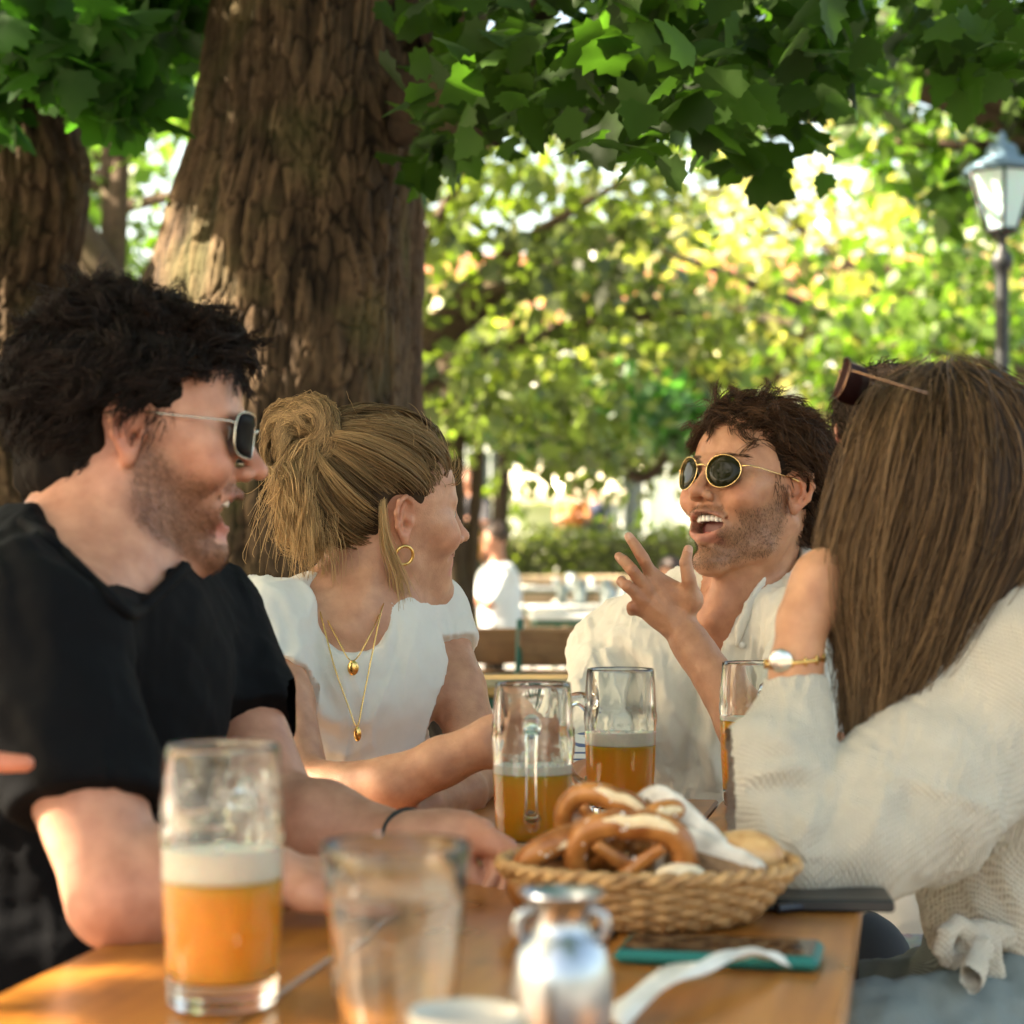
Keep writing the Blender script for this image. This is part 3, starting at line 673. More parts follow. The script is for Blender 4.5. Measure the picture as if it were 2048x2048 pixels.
    G1 = scalp_strands(fr, 430, region, flow, lambda q, g_: g_.uniform(.045, .075, len(q))*np.where((q[:, 2] < .065) & (q[:, 1] > -.05), .55, 1), K=12, lift=.010, curl=(.0065, 95), seed=11, spread=.13, thick=.016)
    G2 = scalp_strands(fr, 46, front, flow2, lambda q, g_: g_.uniform(.035, .058, len(q)), K=12, lift=.008, curl=(.0075, 110), seed=12, spread=.22, thick=.016)
    G3 = scalp_strands(fr, 60, lambda q: region(q)*(q[:, 2] > .0), flow, lambda q, g_: g_.uniform(.05, .08, len(q)), K=12, lift=.026, curl=(.010, 100), seed=13, spread=.4, thick=.020)
    sb = scalp_strands(fr, 500, lambda q: (np.abs(q[:, 0]) > .055)*(q[:, 1] > .004)*(q[:, 1] < .036)*(q[:, 2] > -.012)*(q[:, 2] < .05)*1., lambda p: A(0, -.25, -1.)+0*p, lambda q, g_: g_.uniform(.010, .022, len(q)), K=12, lift=.002, curl=(.001, 60), seed=14, spread=.25, thick=.004, c=(0, .0, .01), r=(.0745, .10, .10))
    H1 = np.concatenate([clumped(G1, 26, .0052, .45, 5, .0016), sb]); H2 = clumped(G2, 14, .0040, .6, 6); H3 = clumped(G3, 5, .0035, .4, 7)
    HH = np.concatenate([H1, H2, H3]); strands('hair', HH, .00040, .00018, hair_cols(HH, (.018, .010, .006), (.095, .045, .021), .30, 3, .3), hairm, man, mid=.00042)
    # scalp cap under the strands
    Fc = Field(axis(fr.t[0]-.13, fr.t[0]+.13, .004), axis(fr.t[1]-.13, fr.t[1]+.13, .004), axis(fr.t[2]-.07, fr.t[2]+.16, .004))
    Fc.ell((0, -.014, .048), (.083, .102, .090), .01, fr=fr); Fc.ell((0, .09, -.005), (.10, .075, .085), .015, 'sub', fr); Fc.ell((0, .03, -.075), (.12, .065, .075), .012, 'sub', fr); [Fc.ell((s*.083, -.008, .006), (.030, .028, .036), .008, 'sub', fr) for s in (-1, 1)]
    garment('hair_base', Fc, simple('dark hair base', (.014, .008, .005), .9, spec=.1), man, noise=[((22, 22, 22), .004, 4)])
    # linen shirt
    X = axis(g(1050, 0, 2.9)[0], g(1830, 0, 2.8)[0], .0036); Y = axis(2.42, 3.14, .0042); Z = axis(.56, g(0, 1040, 2.8)[2], .0036)
    T = Field(X, Y, Z)
    T.rc(nb+A(0, .02, .0), rs+A(0, 0, .002), .060, .063, .05); T.rc(nb+A(0, .02, .0), ls, .060, .062, .05)
    T.ell(g(1440, 1345, 2.88), (.168, .118, .15), .06); T.rc(g(1425, 1420, 2.88), g(1410, 1760, 2.97), .132, .145, .07)
    T.rc(rs, re, .060, .054, .025); T.rc(re, rw+(re-rw)*.15, .054, .042, .02)
    T.rc(ls, ls+(le-ls)*.95, .060, .056, .03)
    T.cutarm(ls, le, .80, le-ls, .085)
    T.cutarm(re, rw, .85, rw-re, .07)
    # collar band
    cpts = [g(1506, 1196, 2.745), g(1538, 1150, 2.765), g(1560, 1118, 2.80), g(1566, 1098, 2.85), g(1530, 1088, 2.91), g(1480, 1090, 2.925), g(1430, 1112, 2.90), g(1400, 1150, 2.84)]
    T.rc(g(1570, 1118, 2.86), g(1640, 1180, 2.78), .034, .034, .04)
    # open throat
    T.rc(fr.pt((0, -.03, -.035)), nb+A(0, -.012, -.03), .0575, .0585, .004, 'sub')
    pl = lambda x, y: (g(x, y, 2.76)[0], g(x, y, 2.76)[2])
    prism(T, [pl(1445, 1400), pl(1466, 1265), pl(1492, 1195), pl(1540, 1095), pl(1400, 1060), pl(1372, 1120), pl(1385, 1230)], 2.5, 2.80)
    lin = cloth_mat('cream linen', (.66, .62, .54), .9, 1100, .35, .05, .2, subs=.08)
    fo = []
    for a, b, c, am, w in [((1180, 1290), (1200, 1370), (1215, 1470), .006, .010), ((1215, 1300), (1238, 1380), (1250, 1480), .007, .010), ((1160, 1330), (1170, 1400), (1190, 1480), .005, .009),
            ((1240, 1280), (1275, 1340), (1290, 1440), -.006, .010), ((1300, 1300), (1340, 1400), (1360, 1540), .006, .012), ((1260, 1340), (1320, 1450), (1330, 1560), .005, .012), ((1380, 1330), (1385, 1450), (1370, 1570), -.006, .012),
            ((1410, 1350), (1425, 1470), (1420, 1580), .007, .011), ((1330, 1380), (1400, 1480), (1440, 1560), .005, .009), ((1250, 1220), (1290, 1240), (1330, 1260), -.003, .008), ((1560, 1190), (1540, 1260), (1510, 1340), -.003, .006), ((1590, 1170), (1575, 1240), (1545, 1330), .003, .007), ((1500, 1270), (1490, 1320), (1480, 1390), .002, .005), ((1200, 1250), (1260, 1300), (1330, 1320), .003, .012)]:
        fo.append(([g(*a, 2.79), g(*b, 2.77), g(*c, 2.79)], am*2.0, w*.9))
    sh = garment('linen_shirt', T, lin, man, fo, [((5, 5, 3), .004, 31), ((16, 16, 10), .0012, 32)], crease=((np.eye(3), (15, 6, 2.6), .0055, 131), (rotz(.4), (24, 10, 6), .0030, 135)))
    Kf = Field(axis(g(1380, 0, 2.8)[0], g(1600, 0, 2.8)[0], .0024), axis(2.66, 2.98, .003), axis(g(0, 1290, 2.8)[2], g(0, 1060, 2.8)[2], .0024)); cp = [g(1474, 1262, 2.742), g(1494, 1212, 2.748), g(1526, 1160, 2.765), g(1553, 1122, 2.80), g(1562, 1100, 2.85), g(1530, 1092, 2.91), g(1480, 1094, 2.925), g(1430, 1116, 2.90), g(1400, 1150, 2.84)]
    for i in range(len(cp)-1):
        for dz in (.002, -.008, -.018): Kf.rc(cp[i]+A(0, 0, dz), cp[i+1]+A(0, 0, dz), .0040, .0040, .004)
    garment('collar_band', Kf, lin, sh, noise=[((40, 40, 40), .0008, 33)], it=2)
    # placket seam and buttons
    bm_ = simple('shell button', (.75, .72, .66), .3)
    for x, y in ((1484, 1290), (1477, 1345)): mb = MB(); mb.lathe([(0, .002), (.004, .002), (.0048, .001), (.0048, -.001), (0, -.001)], (0, 0, 0), 16); V_ = mb.V[-1]; V_[:] = V_[:, [0, 2, 1]]*A(1, -1, 1)+g(x, y, 2.742); mb.build('button', bm_, sh, True)
    # striped inner cuff of the right sleeve
    cm, t, b = newmat('blue striped cotton'); tc = N_(t, 'ShaderNodeTexCoord'); wv = N_(t, 'ShaderNodeTexWave', i_Scale=38.0, bands_direction='Z'); t.links.new(tc.outputs['Object'], wv.inputs[0])
    t.links.new(ramp(t, [(.78, (.8, .8, .78)), (.88, (.10, .14, .28))], wv.outputs['Fac']), b.inputs['Base Color']); b.inputs['Roughness'].default_value = .9
    cu = MB(); ax = rw-re; p = [re+ax*s for s in (.62, .7, .78, .86, .94)]; cu.tube(p, [.049, .047, .046, .044, .043], 28); cu.build('rolled_cuff', cm, sh, True)
    tm = simple('dark trousers', (.018, .020, .026), .9)
    tr = Field(axis(g(1130, 0, 2.9)[0], g(1750, 0, 2.9)[0], .012), axis(2.3, 3.2, .012), axis(0.02, .72, .012))
    for s in (-1, 1): h = A(loc[0]+s*.1, 2.95, .52); kn = A(loc[0]+s*.13, 2.52, .54); ft = A(loc[0]+s*.13, 2.6, .10); tr.rc(h, kn, .09, .068, .04); tr.rc(kn, ft, .066, .05, .03); tr.rc(ft+A(0, 0, -.03), ft+A(0, -.16, -.045), .045, .035, .02)
    garment('trousers', tr, tm, man)
    return man
def unit_rows(v): return v/(np.linalg.norm(v, axis=1)[:, None]+1e-9)
# ---------------------------------------------------------------- man in black, front left
def man_left():
    g = P; ph = math.radians(8)
    fr = Frame(basis((math.cos(ph), math.sin(ph), -.10), (0.0, .03, 1)), g(276, 886, 1.92), 1.0)
    sh_n = g(78, 1262, 1.67); el_n = g(238, 1796, 1.555); wr_n = g(545, 1752, 1.62)
    sh_f = g(392, 1235, 2.08); el_f = g(565, 1640, 1.95); wr_f = g(815, 1688, 1.87)
    nb = g(185, 1150, 1.87)
    X = axis(g(-230, 0, 1.8)[0], g(1040, 0, 1.85)[0], .006, [(fr.t[0]-.13, fr.t[0]+.14, .0028), (g(800, 0, 1.85)[0], g(1020, 0, 1.85)[0], .0024), (g(560, 0, 1.65)[0], g(690, 0, 1.65)[0], .0030)])
    Y = axis(1.44, 2.20, .006, [(fr.t[1]-.13, fr.t[1]+.02, .0028), (1.80, 1.90, .003)])
    Z = axis(.60, fr.t[2]+.15, .006, [(fr.t[2]-.14, fr.t[2]+.2, .0028), (TZ, TZ+.09, .0030)])
    F = Field(X, Y, Z)
    build_head(F, fr, True, laugh=.35, smile=.7, lip=.0065, chin=.005)
    F.rc(fr.pt((0, -.032, -.03)), nb, .055, .064, .03); F.rc(fr.pt((0, -.002, -.075)), nb+A(.030, 0, -.02), .022, .028, .03)
    F.rc(fr.pt((.050, -.02, -.03)), nb+A(.05, -.045, -.03), .014, .010, .02)
    F.rc(nb+A(-.01, 0, -.03), sh_n, .062, .055, .05); F.rc(nb+A(-.01, 0, -.03), sh_f, .055, .05, .05)
    F.ell(g(125, 1420, 1.90), (.13, .15, .18), .06); F.rc(g(90, 1500, 1.9), g(60, 1900, 1.86), .115, .125, .06)
    F.rc(sh_n, sh_n+(el_n-sh_n)*.5, .052, .049, .02); F.rc(sh_n+(el_n-sh_n)*.5, el_n, .049, .0375, .015)
    m = el_n+(wr_n-el_n)*.3; F.rc(el_n, m, .0365, .042, .02); F.rc(m, wr_n, .042, .026, .02)
    F.rc(sh_f, el_f, .050, .038, .02); m = el_f+(wr_f-el_f)*.3; F.rc(el_f, m, .038, .0425, .02); F.rc(m, wr_f, .0425, .0265, .02)
    # near hand, loosely closed on the table
    hz = TZ+.006
    k_ = [(i, g(592+i*13, 1748+i*6, 1.655+i*.006)) for i in range(4)]
    ch = []
    for i, b in k_: b = A(b[0], 1.60+.019*i+.01, TZ+.034-.002*i); ch.append([b, b+A(.032, .004, -.004), b+A(.046, .006, -.020), b+A(.036, .006, -.028)])
    w2 = A(wr_n[0], wr_n[1], TZ+.032)
    th = [w2+A(.03, -.022, -.004), w2+A(.055, -.028, -.010), w2+A(.080, -.020, -.016), w2+A(.094, -.010, -.018)]
    hand(F, w2, [th]+ch, None); F.ell(w2+A(.048, .018, .0), (.042, .034, .017), .02)
    # far hand by the basket
    kn = [g(898, 1634, 1.86), g(930, 1632, 1.845), g(958, 1642, 1.83), g(980, 1662, 1.815)]
    ff = []
    for i, b in enumerate(kn):
        b = b+A(0, 0, -.010); ff.append([b, b+A(.026, -.022, -.012), b+A(.030, -.036, -.036), b+A(.020, -.040, -.054)] if i else [b, b+A(.030, -.018, -.010), b+A(.040, -.034, -.030), b+A(.034, -.042, -.048)])
    thf = [wr_f+A(.024, -.020, -.006), wr_f+A(.044, -.036, -.010), wr_f+A(.062, -.048, -.022), wr_f+A(.074, -.052, -.036)]
    hand(F, wr_f, [thf]+ff[::-1], None); F.ell((wr_f+kn[1])*.5+A(0, 0, -.004), (.045, .034, .019), .02)
    V, Q = F.mesh(); N = vnormals(V, Q)
    V = V+N*(.0006*snoise(V, 22, 3, 3))[:, None]
    C, bm = head_cols(V, N, fr, SK_L, (.15, .066, .034), .85, lips=(.50, .20, .16, -.080))
    for c in ff+ch: 
        for j in c[:2]: q = np.exp(-((np.linalg.norm(V-j, axis=1)/.014)**2))[:, None]*.4; C = C*(1-q)+C*np.array((1.12, .78, .72))*q
    for j in (el_n, el_f): q = np.exp(-((np.linalg.norm(V-j-A(0, -.02, -.02), axis=1)/.05)**2))[:, None]*.45; C = C*(1-q)+C*np.array((1.08, .74, .68))*q
    loc = A(g(150, 0, 1.88)[0], 1.88, .45)
    man = person('man in black t-shirt with dark curly hair, seen side on at the near left', 'friends around the table', loc, V, Q, C, skin)
    eyes(fr, man); shades(man, fr, 'square', (.006, .005, .006), (.75, .70, .60), yoff=.001, zoff=.003)
    gq = np.random.default_rng(6); cand = np.where((bm > .35) & (gq.uniform(size=len(V)) < bm*.9))[0]; gq.shuffle(cand); cand = cand[:11000]
    Ps = np.empty((len(cand), 3, 3)); dn = unit_rows(N[cand]*.6+fr.R @ A(0, .1, -.9)+gq.normal(size=(len(cand), 3))*.35); L = gq.uniform(.002, .0045, len(cand))[:, None]
    for k in range(3): Ps[:, k] = V[cand]+dn*L*k/2
    strands('beard', Ps, .00022, .0001, np.ones_like(Ps)*np.array((.14, .062, .028)), hairm, man)
    teeth(fr, man, -.0478)
    def region(q):
        f = q[:, 1]; z = q[:, 2]; hl = np.interp(f, [-.13, -.06, -.03, .0, .025, .045, .07, .1], [-.085, -.078, -.045, .022, .030, .062, .080, .088])
        return sstep(hl-.003, hl+.004, z)*(1-(np.abs(q[:, 0]) > .05)*(f > -.036)*(f < .02)*(z < .036))
    def flow(p):
        v = np.zeros_like(p); v[:, 0] = p[:, 0]*3; v[:, 1] = -.2+3.5*np.clip(p[:, 1], -.05, .07); v[:, 2] = np.where(p[:, 2] > .09, .15, -.75); v[:, 1] -= .6*(np.abs(p[:, 0]) > .06)*(p[:, 2] < .07)
        return v+.8*np.stack([snoise(p, 15, 31), snoise(p, 15, 32), snoise(p, 15, 33)], 1)
    shorter = lambda q: np.where((q[:, 2] < .04), .55, 1)
    G1 = scalp_strands(fr, 820, region, flow, lambda q, g_: g_.uniform(.035, .06, len(q))*shorter(q), K=11, lift=.011, curl=(.0048, 110), seed=41, spread=.2, thick=.018, c=(0, -.012, .040))
    Gf = scalp_strands(fr, 110, lambda q: region(q)*(q[:, 1] > .03)*(q[:, 2] > .075), lambda p: A(0, .9, .35)+.6*np.stack([snoise(p, 15, 34), snoise(p, 15, 35), snoise(p, 15, 36)], 1), lambda q, g_: g_.uniform(.03, .05, len(q)), K=11, lift=.016, curl=(.006, 120), seed=42, spread=.3, thick=.020)
    sb = scalp_strands(fr, 600, lambda q: (np.abs(q[:, 0]) > .052)*(q[:, 1] > -.004)*(q[:, 1] < .032)*(q[:, 2] > .002)*(q[:, 2] < .07)*1., lambda p: A(0, -.35, -1.)+0*p, lambda q, g_: g_.uniform(.010, .026, len(q)), K=11, lift=.003, curl=(.0015, 80), seed=45, spread=.3, thick=.006, c=(0, .0, .01), r=(.0745, .10, .10))
    H = np.concatenate([sb, clumped(G1, 22, .0056, .45, 43, .0016), clumped(Gf, 18, .0045, .55, 44)])
    strands('hair', H, .0005, .00022, hair_cols(H, (.007, .006, .0055), (.024, .014, .010), .30, 3, .3), hairm, man, mid=.0005)
    Fc = Field(axis(fr.t[0]-.14, fr.t[0]+.14, .004), axis(fr.t[1]-.13, fr.t[1]+.13, .004), axis(fr.t[2]-.12, fr.t[2]+.17, .004))
    Fc.ell((0, -.014, .042), (.083, .104, .092), .01, fr=fr); Fc.ell((0, -.065, -.03), (.062, .045, .055), .03, fr=fr)
    Fc.ell((0, .088, .0), (.11, .078, .088), .012, 'sub', fr); Fc.ell((0, .030, -.050), (.13, .070, .090), .012, 'sub', fr); [Fc.ell((s*.083, -.008, .006), (.030, .028, .036), .008, 'sub', fr) for s in (-1, 1)]
    garment('hair_base', Fc, simple('black hair base', (.012, .009, .007), .9, spec=.1), man, noise=[((20, 20, 20), .006, 4)])
    # t-shirt
    T = Field(axis(g(-260, 0, 1.8)[0], g(590, 0, 2.05)[0], .0045), axis(1.50, 2.26, .005), axis(.50, g(0, 1010, 1.9)[2], .0045))
    T.rc(nb+A(-.012, .0, -.018), sh_n+A(0, 0, .004), .074, .072, .05); T.rc(nb+A(-.012, .0, -.018), sh_f, .066, .062, .05)
    T.ell(g(125, 1425, 1.90), (.155, .165, .2), .06); T.rc(g(95, 1500, 1.9), g(60, 1920, 1.86), .130, .140, .06); T.rc(g(310, 1340, 1.98), g(185, 1610, 1.92), .070, .06, .06)
    T.rc(sh_n, sh_n+(el_n-sh_n)*.76, .070, .060, .025); T.rc(sh_f, sh_f+(el_f-sh_f)*.70, .063, .064, .025)
    T.cutarm(sh_n, el_n, .68, unit(el_n-sh_n)+A(-.22, 0, -.1), .088)
    T.cutarm(sh_f, el_f, .60, unit(el_f-sh_f)+A(.1, 0, 0), .085)
    T.rc(fr.pt((0, -.028, -.03)), nb+A(.006, 0, .01), .060, .060, .006, 'sub'); prism(T, [(g(x, y, q)[0], g(x, y, q)[2]) for x, y, q in ((48, 1030, 1.80), (130, 1092, 1.77), (225, 1178, 1.745), (262, 1212, 1.74), (300, 1192, 1.78), (380, 1108, 1.90), (384, 900, 1.9), (20, 900, 1.8))], 1.45, 1.99)
    blk = cloth_mat('black jersey', (.0028, .003, .004), .85, 700, .25, .12, .0)
    fo = [([g(*a), g(*b), g(*c)], am*.7, w*.8) for a, b, c, am, w in [((140, 1130, 1.7), (160, 1300, 1.7), (190, 1480, 1.72), .006, .012), ((180, 1250, 1.72), (210, 1400, 1.75), (230, 1580, 1.78), .007, .012), ((300, 1190, 1.85), (280, 1350, 1.85), (270, 1500, 1.83), .006, .012), ((380, 1150, 2.0), (390, 1260, 2.0), (370, 1400, 1.98), .007, .012), ((420, 1230, 2.02), (440, 1330, 2.0), (460, 1430, 2.0), .006, .012), ((20, 1350, 1.6), (80, 1450, 1.58), (170, 1550, 1.6), .006, .014), ((30, 1150, 1.68), (60, 1250, 1.6), (130, 1350, 1.6), -.005, .012)]]
    # collar rib
    ts = garment('black_tshirt', T, blk, man, fo, [((5, 5, 5), .005, 51), ((14, 14, 14), .0018, 52)], it=3, crease=((rotz(.2), (9, 4, 3), .0032, 151),))
    from mathutils.bvhtree import BVHTree
    me = ts.data; bv = BVHTree.FromPolygons([v.co[:] for v in me.vertices], [p.vertices[:] for p in me.polygons]); pts = []
    for x, y in smooth_path([(46, 1036, 0), (95, 1072, 0), (160, 1132, 0), (215, 1184, 0), (262, 1222, 0), (300, 1196, 0), (338, 1160, 0), (374, 1124, 0)], 44)[:, :2]:
        o_ = Vector((0, 0, CZ)); h_ = bv.ray_cast(o_, (Vector(P(x, y+7, 1.0))-o_).normalized())
        if h_[0] is not None and (not pts or abs(h_[0][1]-pts[-1][1]) < .08): pts.append(A(*h_[0]))
    if len(pts) > 8:
        q = smooth_path(np.array(pts)[::3], 60); cb = MB(); cb.tube(q, .0062, 10); cb.build('collar', blk, ts, True)
    bd = MB(); ring = []
    ax = unit(wr_f-el_f); u = unit(np.cross(ax, A(0, 0, 1))); w = np.cross(ax, u); c = wr_f-ax*.004
    for i in range(28): a = i/28*6.283; ring.append(c+u*math.cos(a)*.0318+w*math.sin(a)*.0312+ax*.004*math.sin(a*2))
    bd.tube(ring, .0030, 8, closed=True); bd.build('wristband', simple('black rubber', (.01, .01, .01), .6), man, True)
    tr = Field(axis(loc[0]-.25, loc[0]+.45, .012), axis(1.5, 2.3, .012), axis(.02, .72, .012))
    for s in (-1, 1): h = A(loc[0], 1.88+s*.1, .52); kn_ = A(loc[0]+.30, 1.90+s*.12, .50); ft = A(loc[0]+.28, 1.9+s*.13, .10); tr.rc(h, kn_, .10, .07, .04); tr.rc(kn_, ft, .066, .05, .03); tr.rc(ft+A(0, 0, -.03), ft+A(.16, 0, -.045), .045, .035, .02)
    garment('trousers', tr, simple('black trousers', (.015, .016, .02), .9), man)
    return man
# ---------------------------------------------------------------- blonde woman in the white tee
def woman_left():
    g = P; ph = math.radians(25)
    fr = Frame(basis((math.cos(ph), math.sin(ph), -.02), (.13, .0, 1)), g(772, 1046, 2.55), .935)
    sr = g(520, 1246, 2.44); sl = g(858, 1226, 2.63); nb = g(700, 1228, 2.53)
    er = g(606, 1572, 2.29); el = g(968, 1540, 2.50)
    X = axis(g(420, 0, 2.4)[0], g(1140, 0, 2.3)[0], .005, [(fr.t[0]-.12, fr.t[0]+.13, .0026)])
    Y = axis(2.12, 2.80, .005, [(fr.t[1]-.13, fr.t[1]+.03, .0026)])
    Z = axis(.60, fr.t[2]+.15, .005, [(fr.t[2]-.13, fr.t[2]+.2, .0026)])
    F = Field(X, Y, Z)
    build_head(F, fr, False, smile=1.0, jaw=.94, nose=.985)
    F.rc(fr.pt((0, -.028, -.03)), nb, .047, .050, .03); F.rc(fr.pt((.045, -.02, -.035)), g(700, 1262, 2.455), .011, .008, .02); F.rc(fr.pt((0, .01, -.08)), nb+A(.02, -.02, 0), .02, .03, .03)
    F.rc(nb+A(0, .01, -.02), sr, .042, .044, .05); F.rc(nb+A(0, .01, -.02), sl, .042, .044, .05)
    F.ell(g(692, 1330, 2.53), (.12, .08, .11), .05)
    for c in (g(640, 1405, 2.455), g(748, 1400, 2.53)): F.ell(c, (.056, .05, .056), .03)
    F.rc(g(695, 1400, 2.54), g(680, 1700, 2.62), .088, .115, .05)
    F.rc(g(690, 1268, 2.458), g(560, 1238, 2.43), .008, .006, .016); F.rc(g(722, 1268, 2.47), g(820, 1240, 2.56), .008, .006, .016)
    F.rc(sr, sr+(er-sr)*.5, .043, .0375, .02); F.rc(sr+(er-sr)*.5, er, .0375, .032, .015); F.rc(sl, sl+(el-sl)*.5, .042, .0365, .02); F.rc(sl+(el-sl)*.5, el, .0365, .031, .015)
    fa = [er, g(650, 1590, 2.27), g(784, 1571, 2.24), g(884, 1524, 2.22), g(978, 1484, 2.20)]
    F.chain(fa, [.032, .036, .0315, .0265, .0255], .012)
    hb = g(1015, 1474, 2.20)
    hand(F, fa[-1], [[hb+A(.0, -.012, .018), hb+A(.022, -.016, .022), hb+A(.04, -.012, .016)]]+[[hb+A(.022, -.008, .014-i*.013), hb+A(.050, -.012, .010-i*.013), hb+A(.068, .004, .006-i*.012), hb+A(.066, .020, .004-i*.011)] for i in range(4)], None, fr_r=.86)
    F.ell(hb+A(.0, 0, -.004), (.036, .017, .030), .016)
    lf = [el, g(920, 1590, 2.38), g(850, 1618, 2.30), g(790, 1640, 2.25)]; F.chain(lf, [.031, .030, .024, .022], .012)
    hc = lf[-1]; hand(F, hc, [[hc+A(-.01, -.02, 0), hc+A(-.03, -.03, -.004), hc+A(-.045, -.03, -.008)]]+[[hc+A(-.04, -.02+i*.014, 0), hc+A(-.06, -.022+i*.014, -.004), hc+A(-.075, -.024+i*.014, -.012)] for i in range(4)], None, fr_r=.8)
    V, Q = F.mesh(); N = vnormals(V, Q); V = V+N*(.0005*snoise(V, 22, 3, 3))[:, None]
    C, _ = head_cols(V, N, fr, SK_W, lips=(.55, .22, .19, -.064), nose=.985)
    fk = snoise(V, 90, 9, 2); C = C*(1-.10*np.clip(fk-.35, 0, 1))[:, None]
    loc = A(g(690, 0, 2.55)[0], 2.55, .45)
    wm = person('blonde woman in white t-shirt with loose bun, gold hoop and necklaces', 'friends around the table', loc, V, Q, C, skin)
    eyes(fr, wm)
    # hair
    c0, r0 = np.array((0, -.012, .045)), np.array((.080, .100, .088)); knot = np.array((.012, -.098, .098))
    gq = np.random.default_rng(8)
    d = gq.normal(size=(60000, 3)); d /= np.linalg.norm(d, axis=1)[:, None]; q = c0+d*r0; f = q[:, 1]; z = q[:, 2]
    hl = np.interp(f, [-.13, -.06, -.03, .0, .03, .055, .085, .11], [-.070, -.060, -.035, .030, .040, .060, .082, .095])
    q = q[(gq.uniform(size=len(q)) < sstep(hl-.003, hl+.003, z)*(1-(np.abs(q[:, 0]) > .05)*(f > -.036)*(f < .018)*(z < .040)))][:7200]; n = len(q); K = 14
    # group into locks
    gi = q[gq.integers(0, n, 260)]; near_ = np.argmin(((q[:, None]-gi[None])**2).sum(2), 1); lock = gq.normal(size=(260, 3)); lk = lock[near_]; tone = gq.beta(1.2, 1.4, 260)[near_]
    t = np.linspace(0, 1, K); u0 = (q-c0)/r0; u1 = (knot-c0)/r0; u1 = u1/np.linalg.norm(u1)
    W_ = np.empty((n, K, 3))
    for k in range(K):
        dirv = u0*(1-t[k])+u1*t[k]; dirv /= np.linalg.norm(dirv, axis=1)[:, None]
        lift = .003+(.010+.006*lk[:, 0]+.003*gq.normal(size=n)*.3)*math.sin(t[k]*math.pi)**.8+.014*t[k]
        W_[:, k] = c0+dirv*r0*(1+lift[:, None]/.09)+lk*.0022*math.sin(t[k]*3.1)
        W_[:, k] += (np.array(knot)-W_[:, k])*(max(0, t[k]-.8)/.2)*.75
    H1 = fr.pts(W_.reshape(-1, 3)).reshape(W_.shape)
    dk, bl = np.array((.050, .029, .014)), np.array((.50, .32, .145))
    uu = np.clip(tone[:, None, None]*.42+.08+gq.normal(size=(n, 1, 1))*.07+.28*np.clip(t-.45, 0, 1)[None, :, None]+.20*(lk[:, 1] > 1.0)[:, None, None], 0, 1)
    C1 = dk*(1-uu)+bl*uu
    # bun: loops of hair rolled around a centre
    bc = np.array((.018, -.132, .110)); M = 2600; Kb = 16; Wb = np.empty((M, Kb, 3)); a0 = gq.uniform(0, 6.28, M); ring = gq.integers(0, 5, M); ph0 = gq.normal(size=M)*.35
    tilt = basis((.25, -.6, .35), (0, 0, 1))
    for k in range(Kb):
        a = a0+t[-1]*3.4*k/(Kb-1); th = ring*1.25+ph0+a*.7; rr = .0205+.0125*np.cos(th)+.006*np.sin(a*2+ring*2.1)+gq.normal(size=M)*.0018; loc_ = np.stack([rr*1.35*np.cos(a), .0125*np.sin(th)*1.1, rr*1.5*np.sin(a)], 1)
        Wb[:, k] = bc+(loc_*1.12) @ rotz(.9).T
    Hb = fr.pts(Wb.reshape(-1, 3)).reshape(Wb.shape)
    ub = np.clip(.42+.16*ring/4+gq.normal(size=M)*.17, 0, 1)[:, None, None]*np.ones((M, Kb, 1)); Cb = dk*(1-ub)+bl*1.15*ub
    # tail falling under the bun
    def fan(M, seed, mids, ends, K=14, sp0=.010, sp1=.018, curl=.006, l0=.75, l1=1.08):
        g2 = np.random.default_rng(seed); ii = g2.integers(0, len(ends), M); off = g2.normal(size=(M, 3)); o2 = g2.normal(size=(M, 3)); tt = np.linspace(0, 1, K); out = np.empty((M, K, 3)); k0 = np.array((.015, -.112, .095)); ph_ = g2.uniform(0, 6.28, M); ln = g2.uniform(l0, l1, M)
        for k in range(K):
            x = (tt[k]*ln)[:, None]; m_ = np.array(mids)[ii]; e_ = np.array(ends)[ii]
            out[:, k] = k0*(1-x)**2+2*m_*x*(1-x)+e_*x*x+off*(sp0*(1-x)+sp1*x)*.6+o2*.004*math.sin(tt[k]*5)+np.stack([np.sin(ph_+tt[k]*9), 0*ph_, np.cos(ph_+tt[k]*8)], 1)*curl*tt[k]
        return fr.pts(out.reshape(-1, 3)).reshape(out.shape)
    ends = [(.02, -.104, -.060), (.03, -.098, -.072), (.01, -.108, -.050), (.03, -.092, -.080), (.01, -.118, -.030), (.02, -.128, -.008), (.04, -.086, -.080)]
    mids = [(.03, -.205, .045), (.045, -.195, .020), (.03, -.198, .030), (.05, -.175, .0), (.04, -.165, -.01), (.03, -.195, .065), (.05, -.15, -.02)]
    Hg = fan(150, 61, mids, ends, sp0=.014, sp1=.015, curl=.018, l0=.42, l1=.92); Ht = clumped(Hg, 20, .0046, .45, 66, .0022); tg = np.repeat(gq.beta(1.3, 1.1, 150), 20)[:, None, None]
    ut = np.clip(.25+.65*tg+.1*gq.normal(size=(3000, 1, 1))+.25*np.linspace(0, 1, 14)[None, :, None], 0, 1); Ct = dk*(1-ut)+bl*1.25*ut
    # stray wisps at the nape, the ear and over the crown
    Hw = fan(240, 62, [(.02, -.19, .06), (.05, -.15, .02), (.05, -.10, -.02)], [(.01, -.175, -.06), (.04, -.13, -.10), (.04, -.085, -.115)], sp0=.012, sp1=.024, curl=.020, l0=.5, l1=1.0); Cw = np.ones_like(Hw)*bl*.95
